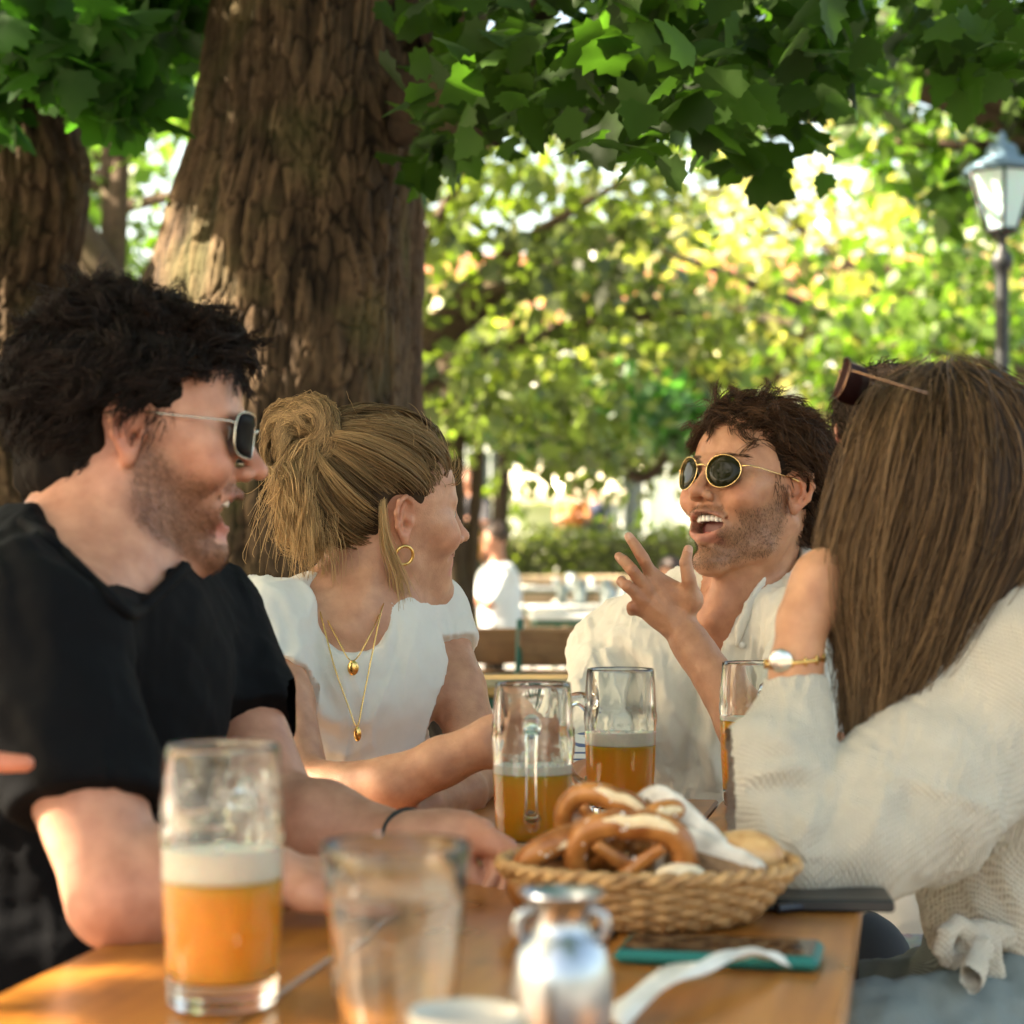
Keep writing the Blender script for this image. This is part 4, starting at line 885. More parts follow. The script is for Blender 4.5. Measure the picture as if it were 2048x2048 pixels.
    st = scalp_strands(fr, 420, lambda q: (q[:, 2] > .05)*1., lambda p: A(0, -.7, .5)+.5*np.stack([snoise(p, 18, 61), snoise(p, 18, 62), snoise(p, 18, 63)], 1), lambda q, g_: g_.uniform(.02, .07, len(q)), K=14, lift=.012, curl=(.006, 90), seed=64, spread=.25, thick=.010); Cs = np.ones_like(st)*bl*.7
    e0 = np.array((.074, -.022, .03)); El = []
    for i in range(90):
        s_ = gq.normal(size=3)*.0022; El.append(smooth_path([e0+s_+(0, -.014, .004), e0+(.012, -.016, -.02)+s_, e0+(.010, -.010, -.055)+s_*1.5, e0+(.004, .010, -.095)+s_*2.5, e0+(-.006, .022, -.135+gq.uniform(-.02, .02))+s_*4], 14))
    El = np.array(El); El = fr.pts(El.reshape(-1, 3)).reshape(El.shape); Ce = np.ones_like(El)*bl
    fr_ = []
    for i in range(22):
        s_ = gq.normal(size=3)*.003; fr_.append(smooth_path([(.05+s_[0], .062+s_[1], .075), (.058, .085+s_[1], .062+s_[2]), (.058+s_[0], .092+s_[1], .035), (.062, .080+s_[1], .008+s_[2]*2), (.064+s_[0], .070, -.012+s_[2]*3)], 14))
    Ff = np.array(fr_); Ff = fr.pts(Ff.reshape(-1, 3)).reshape(Ff.shape); Cf = np.ones_like(Ff)*bl*.6
    def pad(X_, K=14):
        tt = np.linspace(0, X_.shape[1]-1, K); i = np.clip(tt.astype(int), 0, X_.shape[1]-2); f_ = (tt-i)[None, :, None]; return X_[:, i]*(1-f_)+X_[:, i+1]*f_
    allH = np.concatenate([H1, Ht, El, pad(Hb), Hw, st]); allC = np.concatenate([C1, Ct, Ce, pad(Cb), Cw, Cs])
    nn = len(H1)+len(Ht)
    strands('hair', allH, .00042, .00020, np.clip(allC*gq.uniform(.75, 1.25, size=(len(allC), 1, 1)), 0, 1), hairm, wm, mid=.00042)
    Fc = Field(axis(fr.t[0]-.20, fr.t[0]+.14, .0035), axis(fr.t[1]-.16, fr.t[1]+.13, .004), axis(fr.t[2]-.12, fr.t[2]+.17, .0035))
    Fc.ell((0, -.014, .046), (.082, .102, .090), .01, fr=fr); Fc.ell((0, .090, .0), (.11, .075, .088), .012, 'sub', fr); Fc.ell((0, .030, -.050), (.13, .066, .090), .012, 'sub', fr); [Fc.ell((s*.083, -.008, .006), (.030, .028, .036), .008, 'sub', fr) for s in (-1, 1)]
    garment('hair_base', Fc, simple('brown hair base', (.045, .028, .016), .8, spec=.15), wm, noise=[((20, 20, 20), .003, 4)])
    Fb = Field(axis(fr.t[0]-.22, fr.t[0]+.05, .003), axis(fr.t[1]-.16, fr.t[1]+.13, .0035), axis(fr.t[2]-.02, fr.t[2]+.19, .003))
    for i in range(12): a = i/12*6.283; a2 = (i+1)/12*6.283; Rb = rotz(.9); Fb.rc(bc+Rb @ A(.0225*1.45*math.cos(a), 0, .0225*1.6*math.sin(a)), bc+Rb @ A(.0225*1.45*math.cos(a2), 0, .0225*1.6*math.sin(a2)), .0105, .0105, .006, fr=fr)
    Fb.rc(knot, (.02, -.12, .09), .016, .018, .01, fr=fr)
    garment('bun_base', Fb, simple('blond hair base', (.14, .085, .04), .75, spec=.15), wm, noise=[((40, 40, 40), .002, 4)])
    # hoop earring
    hc_ = fr.pt((.081, -.004, -.040)); hp = MB(); pts = []
    for i in range(28): a = i/28*6.283; pts.append(hc_+fr.R @ A(.002*math.cos(a), .0115*math.sin(a), .0115*math.cos(a)))
    hp.tube(pts, .0021, 8, closed=True); hp.build('hoop_earring', gold, wm, True)
    # tee
    T = Field(axis(g(420, 0, 2.4)[0], g(960, 0, 2.6)[0], .0032), axis(2.32, 2.80, .0036), axis(.56, g(0, 1080, 2.5)[2], .0032))
    T.rc(nb+A(0, .012, -.022), sr+A(0, 0, .002), .052, .052, .05); T.rc(nb+A(0, .012, -.022), sl, .052, .050, .05)
    T.ell(g(692, 1332, 2.53), (.130, .088, .118), .05)
    for c in (g(642, 1405, 2.452), g(748, 1400, 2.527)): T.ell(c, (.060, .055, .062), .045)
    T.rc(g(700, 1400, 2.53), g(690, 1500, 2.55), .098, .100, .05); T.rc(g(690, 1500, 2.55), g(680, 1700, 2.62), .100, .125, .03)
    T.rc(sr, sr+(er-sr)*.45, .051, .0455, .02); T.rc(sl, sl+(el-sl)*.50, .050, .052, .02)
    T.cutarm(sr, er, .33, unit(er-sr)+A(-.35, 0, -.1), .0500)
    T.cutarm(sl, el, .30, unit(el-sl)+A(.35, 0, -.1), .066)
    T.rc(fr.pt((0, -.028, -.03)), nb+A(0, -.002, -.006), .052, .058, .005, 'sub'); T.ell(g(708, 1242, 2.45), (.042, .07, .040), .008, 'sub'); T.rc(g(668, 1180, 2.47), g(704, 1262, 2.42), .030, .028, .01, 'sub')
    fo = [([g(*a), g(*b), g(*c)], am, w) for a, b, c, am, w in [((500, 1155, 2.4), (560, 1190, 2.38), (596, 1270, 2.38), .0035, .005), ((596, 1230, 2.38), (600, 1300, 2.38), (592, 1350, 2.38), .003, .006), ((560, 1200, 2.4), (575, 1260, 2.38), (580, 1330, 2.38), -.003, .006), ((630, 1290, 2.4), (650, 1380, 2.4), (690, 1430, 2.42), -.005, .012), ((620, 1350, 2.4), (640, 1420, 2.4), (690, 1450, 2.43), .004, .009), ((795, 1230, 2.5), (800, 1270, 2.5), (790, 1320, 2.5), -.003, .006), ((778, 1260, 2.5), (778, 1300, 2.5), (770, 1350, 2.5), .003, .006), ((820, 1180, 2.55), (840, 1240, 2.55), (830, 1300, 2.55), .003, .006),
        ((800, 1340, 2.5), (770, 1400, 2.47), (720, 1460, 2.45), .0035, .008), ((620, 1450, 2.42), (680, 1480, 2.42), (750, 1450, 2.45), -.003, .008), ((650, 1200, 2.43), (665, 1270, 2.42), (705, 1310, 2.42), .0018, .0035), ((705, 1310, 2.42), (745, 1290, 2.44), (765, 1230, 2.46), .0018, .0035), ((640, 1500, 2.43), (700, 1505, 2.44), (750, 1480, 2.46), .003, .006)]]
    garment('white_tshirt', T, cloth_mat('white jersey', (.70, .67, .61), .88, 900, .2, .03, .15, subs=.1), wm, fo, [((6, 6, 5), .0028, 71), ((18, 18, 14), .0008, 72)], it=2, crease=((basis((.3, 1, .5), (0, 0, 1)), (13, 5, 4), .0032, 171),))
    # necklaces
    def chain_line(pts, r): mb = MB(); mb.tube(smooth_path(pts, 60), r, 6); return mb
    n1 = chain_line([g(626, 1150, 2.50), g(644, 1215, 2.455), g(676, 1280, 2.42), g(706, 1322, 2.408), g(740, 1270, 2.43), g(760, 1225, 2.462), g(772, 1190, 2.49)], .0009).build('necklace', gold, wm, True)
    n2 = chain_line([g(620, 1140, 2.51), g(642, 1230, 2.44), g(668, 1330, 2.405), g(696, 1410, 2.392), g(714, 1452, 2.388), g(726, 1400, 2.40), g(744, 1310, 2.42), g(762, 1225, 2.455), g(774, 1190, 2.485)], .0009).build('necklace', gold, wm, True)
    for par, (x, y, d_), sx in ((n1, (706, 1336, 2.404), .0070), (n2, (715, 1468, 2.384), .0046)):
        mb = MB(); aa = np.linspace(0, math.pi, 12); tm = MB(); tm.lathe(np.stack([np.sin(aa), np.cos(aa)], 1), n=20); mb.add(tm.V[0]*A(sx, .0035, .0090)+g(x, y, d_), tm.F); mb.build('pendant', gold, par, True)
    br = MB(); br.tube([g(848+i*9, 1634+2*math.sin(i*2.), 2.10+.003*i) for i in range(5)], .0016, 6)
    tr = Field(axis(loc[0]-.3, loc[0]+.35, .010), axis(2.2, 2.95, .012), axis(.02, .80, .010))
    tr.ell(A(loc[0]-.01, 2.62, .66), (.135, .115, .11), .03)
    for s in (-1, 1): h = A(loc[0]-.02+s*.07, 2.6, .58); kn_ = A(loc[0]+.14+s*.09, 2.30, .53); ft = A(loc[0]+.12+s*.09, 2.35, .10); tr.rc(h, kn_, .085, .06, .04); tr.rc(kn_, ft, .058, .042, .03); tr.rc(ft+A(0, 0, -.03), ft+A(.06, -.12, -.045), .04, .03, .02)
    garment('olive_trousers', tr, simple('olive cotton', (.09, .085, .05), .9), wm)
    return wm
# ---------------------------------------------------------------- long haired woman on the right
def woman_right():
    g = P
    f = unit(A(-.72, .66, -.12)); fr = Frame(basis(f, (.0, .05, 1)), g(1890, 1014, 1.98), .93)
    sl = g(2065, 1330, 1.90); el = g(1592, 1706, 1.765); wl = g(1592, 1338, 1.86); nb = g(1985, 1200, 2.0); sr = g(2200, 1300, 2.25)
    X = axis(g(1480, 0, 1.8)[0], g(2380, 0, 2.0)[0], .006, [(g(1530, 0, 1.86)[0], g(1670, 0, 1.86)[0], .0030)])
    Y = axis(1.66, 2.45, .006, [(1.82, 1.92, .003)]); Z = axis(.45, fr.t[2]+.15, .006, [(g(0, 1350, 1.86)[2], g(0, 1100, 1.86)[2], .0030)])
    F = Field(X, Y, Z)
    build_head(F, fr, False, smile=.6, jaw=.94)
    F.rc(fr.pt((0, -.028, -.03)), nb, .046, .052, .03); F.rc(nb, sl, .05, .052, .05); F.rc(nb, sr, .05, .05, .05)
    F.rc(g(2090, 1400, 2.02), g(2090, 1900, 2.0), .10, .095, .06)
    F.rc(sl, el, .048, .036, .02); F.rc(el, el+(wl-el)*.3, .036, .038, .02); F.rc(el+(wl-el)*.3, wl, .038, .0235, .02)
    # left hand folded under the chin, back of the hand outwards
    w = wl; kn = [g(1686, 1142, 1.915), g(1670, 1128, 1.895), g(1650, 1130, 1.880), g(1630, 1146, 1.870)]
    F.rc(w, g(1606, 1240, 1.872), .0225, .025, .012)
    ch = [[k, k+A(.030, .018, .004-.006*i), k+A(.048, .022, -.018), k+A(.036, .014, -.034)] for i, k in enumerate(kn)]
    th = [g(1622, 1225, 1.888), g(1660, 1185, 1.91), g(1690, 1150, 1.92), g(1705, 1125, 1.925)]
    hand(F, g(1594, 1268, 1.866), [th]+ch, None, fr_r=.92); F.ell(g(1634, 1180, 1.880), (.026, .017, .036), .018)
    # right forearm resting in the lap side
    er = g(2260, 1800, 2.15); F.rc(sr, er, .045, .036, .02)
    V, Q = F.mesh(); N = vnormals(V, Q); V = V+N*(.0005*snoise(V, 22, 3, 3))[:, None]
    C, _ = head_cols(V, N, fr, (.52, .275, .15), lips=(.55, .22, .19, -.064))
    loc = A(g(2080, 0, 2.0)[0], 2.0, .45)
    wm = person('woman with long straight brown hair in cream gauze blouse, chin on hand', 'friends around the table', loc, V, Q, C, skin)
    eyes(fr, wm)
    # blouse
    T = Field(axis(g(1460, 0, 1.78)[0], g(2420, 0, 2.0)[0], .0036), axis(1.66, 2.42, .0045), axis(.50, g(0, 1150, 1.95)[2], .0036))
    T.chain([g(2100, 1330, 1.95), g(1980, 1470, 1.90), g(1830, 1595, 1.83), g(1700, 1672, 1.79), g(1596, 1700, 1.765)], [.105, .088, .076, .062, .048], .03)
    T.chain([g(1596, 1690, 1.765), g(1540, 1610, 1.79), g(1530, 1530, 1.80), g(1572, 1455, 1.83), g(1588, 1395, 1.85)], [.052, .050, .044, .032, .028], .014)
    T.rc(el, el+(wl-el)*.85, .046, .029, .01)
    T.chain([g(1588, 1400, 1.85), g(1588, 1346, 1.858)], [.025, .032], .006)
    T.rc(nb+A(0, 0, -.02), sl, .066, .085, .05); T.rc(nb+A(0, 0, -.02), sr, .066, .075, .05)
    T.rc(g(2090, 1430, 2.02), g(2075, 1740, 1.99), .135, .115, .06); T.rc(g(2075, 1740, 1.99), g(2072, 1835, 1.97), .120, .105, .03)
    T.rc(sr, er, .07, .065, .03)
    ax = unit(wl-el)
    T.cutarm(el, wl, .965, unit(A(-.08, .05, 1)), .070); T.rc(g(1590, 1385, 1.852), g(1588, 1300, 1.862), .0240, .0262, .002, 'sub')
    T.rc(fr.pt((0, -.028, -.03)), nb, .055, .062, .006, 'sub')
    fo = [([g(*p) for p in ps], am*.75, w_*.75) for ps, am, w_ in [
        ([(1480, 1560, 1.75), (1560, 1545, 1.74), (1650, 1545, 1.76)], .010, .009), ([(1500, 1590, 1.74), (1560, 1570, 1.73), (1660, 1575, 1.75)], -.009, .008), ([(1520, 1480, 1.78), (1580, 1500, 1.78), (1660, 1530, 1.8)], .006, .010),
        ([(1520, 1590, 1.74), (1525, 1660, 1.72), (1560, 1740, 1.72)], .005, .010), ([(1640, 1560, 1.74), (1620, 1640, 1.72), (1580, 1700, 1.70)], .006, .009), ([(1700, 1540, 1.75), (1670, 1640, 1.72), (1620, 1740, 1.71)], -.005, .010),
        ([(1760, 1560, 1.76), (1740, 1640, 1.74), (1690, 1740, 1.73)], .005, .010), ([(1820, 1540, 1.77), (1800, 1640, 1.75), (1760, 1750, 1.75)], -.004, .010), ([(1750, 1540, 1.76), (1850, 1570, 1.76), (1980, 1610, 1.8)], .006, .008), ([(1870, 1600, 1.77), (1860, 1680, 1.76), (1830, 1750, 1.77)], .004, .010),
        ([(1950, 1690, 1.85), (2000, 1670, 1.85), (2048, 1640, 1.87)], -.012, .012), ([(1930, 1710, 1.86), (1960, 1800, 1.86), (2000, 1870, 1.87)], .005, .008), ([(1960, 1700, 1.86), (1995, 1790, 1.86), (2030, 1860, 1.86)], -.005, .007), ([(2000, 1700, 1.86), (2030, 1780, 1.86), (2060, 1850, 1.86)], .005, .008),
        ([(1560, 1350, 1.82), (1566, 1380, 1.82), (1572, 1410, 1.82)], .003, .004), ([(1590, 1350, 1.82), (1590, 1380, 1.82), (1588, 1410, 1.82)], .003, .004), ([(1625, 1352, 1.82), (1612, 1380, 1.82), (1602, 1410, 1.82)], .003, .004), ([(1540, 1470, 1.78), (1600, 1460, 1.79), (1640, 1480, 1.8)], .004, .007)]]
    gz = cloth_mat('cream cotton gauze', (.58, .535, .45), 0.92, 420, 1.0, .09, .2, lines=105, linecol=(.38, .32, .235), subs=.08)
    def crinkle(V, N): return V+N*(.0009*np.sin((V @ unit(A(.75, .2, -.62)))*620+2*snoise(V, 9, 3, 2))*np.clip(.5+snoise(V, 10, 4, 2), 0, 1))[:, None]
    bl = garment('gauze_blouse', T, gz, wm, fo, [((5, 5, 5), .004, 81), ((17, 17, 17), .0008, 82)], post=crinkle, crease=((basis((.75, .3, -.6), (0, 0, 1)), (4, 11, 9), .0034, 181),))
    # tied bow
    kx = g(1925, 1862, 1.86)
    B = Field(axis(g(1850, 0, 1.86)[0], g(2060, 0, 1.86)[0], .003), axis(1.78, 1.96, .0035), axis(.60, g(0, 1800, 1.85)[2], .003))
    for pts, r, fl in (([kx, g(1915, 1848, 1.845), g(1890, 1866, 1.835), g(1884, 1900, 1.835), g(1898, 1922, 1.84), g(1922, 1900, 1.85), kx+A(.008, 0, -.01)], .0085, .8), ([kx+A(.01, 0, -.005), g(1962, 1900, 1.83), g(1946, 1950, 1.79), g(1918, 1995, 1.75), g(1895, 2040, 1.72)], .0125, .35), ([kx+A(.012, 0, -.004), g(1978, 1900, 1.852), g(1984, 1945, 1.85), g(1970, 1985, 1.85)], .012, .35), ([kx, g(1990, 1868, 1.86), g(2030, 1880, 1.88)], .012, .5)):
        for i in range(len(pts)-1): B.rc(pts[i], pts[i+1], r, r*1.05, .003, flat=((0, 1, 0), fl))
    B.ell(g(1945, 1868, 1.848), (.013, .013, .012), .004)
    garment('waist_bow', B, gz, bl, (), [((30, 30, 30), .002, 83)], post=crinkle)
    # jeans and olive top under the blouse
    J = Field(axis(g(1660, 0, 1.7)[0], g(2500, 0, 2.0)[0], .006), axis(1.45, 2.4, .008), axis(.02, .74, .006))
    J.ell(g(2095, 1920, 2.0), (.115, .12, .10), .04); 
    hp = g(2080, 2030, 2.0)
    k1 = A(g(1770, 0, 1.72)[0], 1.80, .600); k2 = A(g(1760, 0, 1.95)[0], 2.06, .575)
    J.rc(hp+A(.03, -.08, 0), k1, .088, .064, .04); J.rc(hp+A(.03, .1, -.01), k2, .088, .062, .04)
    for k_ in (k1, k2): ft = k_+A(.08, .04, -.5); J.rc(k_, ft, .060, .048, .03)
    dn, t, b = newmat('grey blue denim'); tc = N_(t, 'ShaderNodeTexCoord'); wv = N_(t, 'ShaderNodeTexWave', i_Scale=150.0, i_Distortion=2.0, bands_direction='DIAGONAL'); t.links.new(tc.outputs['Object'], wv.inputs[0])
    t.links.new(ramp(t, [(0, (.10, .125, .13)), (1, (.22, .26, .26))], wv.outputs['Fac']), b.inputs['Base Color']); b.inputs['Roughness'].default_value = .9
    garment('jeans', J, dn, wm, [([g(1740, 1965, 1.7), g(1820, 1990, 1.7), g(1900, 1960, 1.75)], -.01, .01), ([g(1760, 2000, 1.7), g(1860, 2010, 1.7), g(1960, 1990, 1.75)], .008, .012)], [((7, 7, 7), .010, 84), ((20, 20, 20), .004, 85)])
    O = Field(axis(g(1950, 0, 1.9)[0], g(2400, 0, 2.0)[0], .006), axis(1.8, 2.2, .006), axis(.5, .80, .006)); O.ell(g(2085, 1925, 1.98), (.122, .126, .085), .03); garment('olive_top', O, simple('olive jersey', (.075, .08, .055), .9), wm)
    # shoes
    # bracelet watch above the cuff
    br = MB(); ring = []; c = g(1590, 1322, 1.86)
    for i in range(28): a = i/28*6.283; ring.append(c+A(math.cos(a)*.0275, math.sin(a)*.027, .003*math.cos(a)))
    br.tube(ring, .0019, 8, closed=True)
    for i in range(0, 28, 2): br.tube([ring[i]-A(0, 0, .004), ring[i]+A(0, 0, .004)], .0016, 6)
    br.build('bracelet', gold, wm, True)
    wf = MB(); tmp = MB(); tmp.lathe([(0, .003), (.0095, .003), (.0112, .0015), (.0112, -.002), (0, -.002)], n=24); V_ = tmp.V[0][:, [0, 2, 1]]*A(1, -1, 1); wf.add(V_+g(1562, 1322, 1.835), tmp.F); wf.build('watch_case', simple('silver', (.75, .70, .6), .2, 1), wm, True)
    # long hair: guides from the crown over the shoulder
    gq = np.random.default_rng(9)
    # each guide: pixel x at a set of heights (screen y) and depth
    ys = [765, 815, 905, 1000, 1100, 1200, 1300, 1400, 1500]
    left = [1860, 1772, 1728, 1698, 1668, 1668, 1692, 1706, 1716]
    right = [1930, 2060, 2125, 2150, 2130, 2060, 1975, 1860, 1765]
    dl = [1.97, 1.92, 1.885, 1.88, 1.88, 1.88, 1.875, 1.865, 1.85]; dm = [1.94, 1.88, 1.85, 1.84, 1.84, 1.84, 1.84, 1.845, 1.84]; dr = [1.95, 1.93, 1.93, 1.92, 1.90, 1.885, 1.87, 1.855, 1.845]
    K = 26; tt = np.linspace(0, 1, K)
    def hairpath(u, depth, L, seed):
        i = np.linspace(0, len(ys)-1, K)*1.0; yy = np.interp(i, range(len(ys)), ys)
        yy = ys[0]+(yy-ys[0])*L
        xl = np.interp(yy, ys, left); xr = np.interp(yy, ys, right); x = xl+(xr-xl)*u
        d_ = np.interp(u, [0, .5, 1], [0, 1, 2]); a0 = np.interp(yy, ys, dl); a1 = np.interp(yy, ys, dm); a2 = np.interp(yy, ys, dr)
        d0 = np.where(u < .5, a0+(a1-a0)*np.sin(u*math.pi), a2+(a1-a2)*np.sin(u*math.pi)); d0 = d0+depth
        return np.stack([(x-1024)*d0/F_PX, d0, CZ-(yy-HOR)*d0/F_PX], 1)
    G = []; tones = []
    for i in range(640):
        u = gq.uniform(0, 1)**.85; dp = gq.uniform(0, 1)**1.3*.045; L = gq.uniform(.80, 1.02)
        p = hairpath(u, dp, L, i); ph = gq.uniform(0, 6.28, 3); am = gq.uniform(.003, .009); p = p+np.stack([am*np.sin(tt*7+ph[0]), am*.8*np.sin(tt*6+ph[1]), 0*tt], 1)*tt[:, None]**.5
        G.append(p); tones.append(gq.beta(1.1, 2.4)+(.45 if gq.uniform() < .06 else 0)+(.55*(abs(u-.20) < .022))+.25*(abs(u-.42) < .03))
    for i in range(50):                                   # strands escaping in front of the shoulder
        u = gq.uniform(-.03, .2); G.append(hairpath(u, gq.uniform(-.01, .01), gq.uniform(.9, 1.01), i)+np.stack([.006*np.sin(tt*5+i), 0*tt, 0*tt], 1)); tones.append(gq.uniform(.3, .8))
    G = np.array(G); H = clumped(G, 22, .0085, .25, 91, .0034); tn = np.repeat(tones, 22)[:, None, None]
    dk, lt = np.array((.022, .012, .0065)), np.array((.33, .195, .09))
    u_ = np.clip(tn*.75+gq.normal(size=(len(H), 1, 1))*.05+.10*tt[None, :, None], 0, 1)
    # top of the head: from the parting over the crown
    Hc = scalp_strands(fr, 3200, lambda q: (q[:, 2] > .02)*1., lambda p: np.stack([p[:, 0]*9, -.30+0*p[:, 0], -.5-5*np.clip(.12-p[:, 2], 0, .1)], 1), lambda q, g_: g_.uniform(.08, .14, len(q)), K=K, lift=.004, curl=(.001, 20), seed=92, spread=.03, thick=.012)
    uc = np.clip(gq.beta(1.1, 2.6, size=(len(Hc), 1, 1))*.6+0*Hc[..., :1], 0, 1)
    HA = np.concatenate([H, Hc]); UA = np.concatenate([u_, uc]); strands('hair', HA, .00046, .00034, (dk*(1-UA)+lt*UA)*gq.uniform(.8, 1.2, size=(len(HA), 1, 1)), hair_mat('glossy hair', .38, .16), wm, mid=.0005)
    Fc = Field(axis(g(1640, 0, 1.9)[0], g(2200, 0, 2.0)[0], .0045), axis(1.80, 2.12, .005), axis(g(0, 1500, 1.85)[2], fr.t[2]+.16, .0045))
    Fc.ell((0, -.014, .046), (.080, .102, .089), .01, fr=fr)
    for u in np.linspace(.10, .93, 9): p = hairpath(u, .030, .95, 0)[::2][1:]; Fc.chain([q for q in p], [.020]*3+[.022]*5+[.016]*(len(p)-8), .02)
    garment('hair_base', Fc, simple('chestnut hair base', (.030, .017, .010), .7, spec=.2), wm, (), [((26, 26, 3), .003, 4)])
    # sunglasses pushed up on the head
    f3 = Frame(basis(unit(A(-.86, .30, .30)), (-.10, .05, 1)), g(1850, 968, 1.93)+A(-.038, -.02, -.034), .95)
    so = shades(wm, Frame(f3.R, f3.pt((.012, -.010, .108)), .92), 'square', (.030, .010, .008), (.35, .2, .12))
    return wm
def man_behind():
    """friend mostly hidden behind the long haired woman"""
    g = P; f = unit(A(-.25, .95, 0)); fr = Frame(basis(f, (0, 0, 1)), g(1765, 900, 3.25), 1.0)
    F = Field(axis(g(1560, 0, 3.2)[0], g(2150, 0, 3.3)[0], .006, [(fr.t[0]-.13, fr.t[0]+.1, .004)]), axis(2.95, 3.6, .007), axis(.40, fr.t[2]+.15, .006, [(fr.t[2]-.14, fr.t[2]+.15, .004)]))
    build_head(F, fr, True, smile=.5); nb = g(1800, 1130, 3.32); F.rc(fr.pt((0, -.03, -.03)), nb, .055, .06, .03)
    sa, sb = g(1690, 1215, 3.22), g(1990, 1210, 3.42); F.rc(nb, sa, .05, .05, .05); F.rc(nb, sb, .05, .05, .05); F.rc(g(1830, 1300, 3.32), g(1830, 1700, 3.36), .14, .13, .06)
    ea = g(1670, 1500, 3.10); F.rc(sa, ea, .045, .036, .02); F.rc(ea, g(1720, 1560, 2.95), .036, .028, .02)
    V, Q = F.mesh(); N = vnormals(V, Q); C, _ = head_cols(V, N, fr, SK_L, (.1, .06, .04), .4, lips=(.5, .22, .18, -.064))
    mn = person('short haired man in white shirt mostly hidden behind the long haired woman', 'friends around the table', A(g(1830, 0, 3.3)[0], 3.3, .45), V, Q, C, skin)
    T = Field(axis(g(1560, 0, 3.2)[0], g(2150, 0, 3.3)[0], .007), axis(2.95, 3.62, .008), axis(.44, g(0, 1060, 3.3)[2], .007))
    T.rc(nb+A(0, 0, -.04), sa, .06, .065, .05); T.rc(nb+A(0, 0, -.04), sb, .06, .065, .05); T.rc(g(1830, 1300, 3.32), g(1830, 1700, 3.36), .16, .15, .06); T.rc(sa, sa+(ea-sa)*.8, .065, .06, .03)
    T.rc(fr.pt((0, -.03, -.03)), nb+A(0, 0, -.02), .058, .066, .004, 'sub')
    garment('white_shirt', T, cloth_mat('white cotton', (.78, .78, .76), .9, 600, .2, .03), mn, (), [((9, 9, 5), .004, 5)])
    reg = lambda q: sstep(np.interp(q[:, 1], [-.12, -.03, .0, .03, .06, .1], [-.05, -.04, .02, .05, .08, .095])-.003, np.interp(q[:, 1], [-.12, -.03, .0, .03, .06, .1], [-.05, -.04, .02, .05, .08, .095])+.003, q[:, 2])
    H = scalp_strands(fr, 1500, reg, lambda p: np.stack([p[:, 0]*3, -.6+0*p[:, 0], -.5+0*p[:, 0]], 1), lambda q, g_: g_.uniform(.02, .04, len(q)), K=6, lift=.006, curl=(.003, 60), seed=95, spread=.2, thick=.012)
    strands('hair', H, .0009, .0005, hair_cols(H, (.02, .012, .008), (.06, .035, .02), .2), hairm, mn)
    Fc = Field(axis(fr.t[0]-.13, fr.t[0]+.13, .005), axis(fr.t[1]-.13, fr.t[1]+.13, .005), axis(fr.t[2]-.07, fr.t[2]+.16, .005)); Fc.ell((0, -.014, .048), (.084, .103, .092), .01, fr=fr); Fc.ell((0, .095, -.005), (.11, .075, .085), .012, 'sub', fr); Fc.ell((0, .025, -.065), (.13, .062, .085), .012, 'sub', fr)
    garment('hair_base', Fc, simple('dark brown hair base', (.02, .013, .009), .8, spec=.1), mn)
    return mn
def person_edge():
    """someone at the left edge of the picture: only a fingertip reaches into view"""
    tip = P(52, 1527, 1.50); w = tip+A(-.17, .0, -.012)
    F = Field(axis(tip[0]-.52, tip[0]+.02, .0035), axis(1.35, 1.68, .0035), axis(tip[2]-.12, tip[2]+.06, .0030))
    b = w+A(.07, 0, 0); ch = [[b+A(0, -.005, .012), b+A(.045, -.003, .016), b+A(.075, .0, .013), tip]]
    for i in range(3): c = b+A(-.004*i, .004+.004*i, -.006-.016*i); ch.append([c, c+A(.034, -.012, -.002), c+A(.024, -.022, -.014), c+A(.002, -.018, -.016)])
    hand(F, w, [[w+A(.03, -.024, .004), w+A(.055, -.032, .004), w+A(.078, -.028, -.004), w+A(.09, -.02, -.01)]]+ch, None, fr_r=.95); F.ell(w+A(.04, 0, -.008), (.042, .018, .034), .015)
    F.rc(w, w+A(-.26, .03, -.03), .027, .042, .02)
    V, Q = F.mesh(); C = np.ones((len(V), 3))*np.array(SK_L)*np.array((1.05, .8, .75)); loc = w+A(-.26, .03, -.2)
    person('pointing finger of an unseen person reaching in at the left edge of the photo', None, loc, V, Q, C, skin)
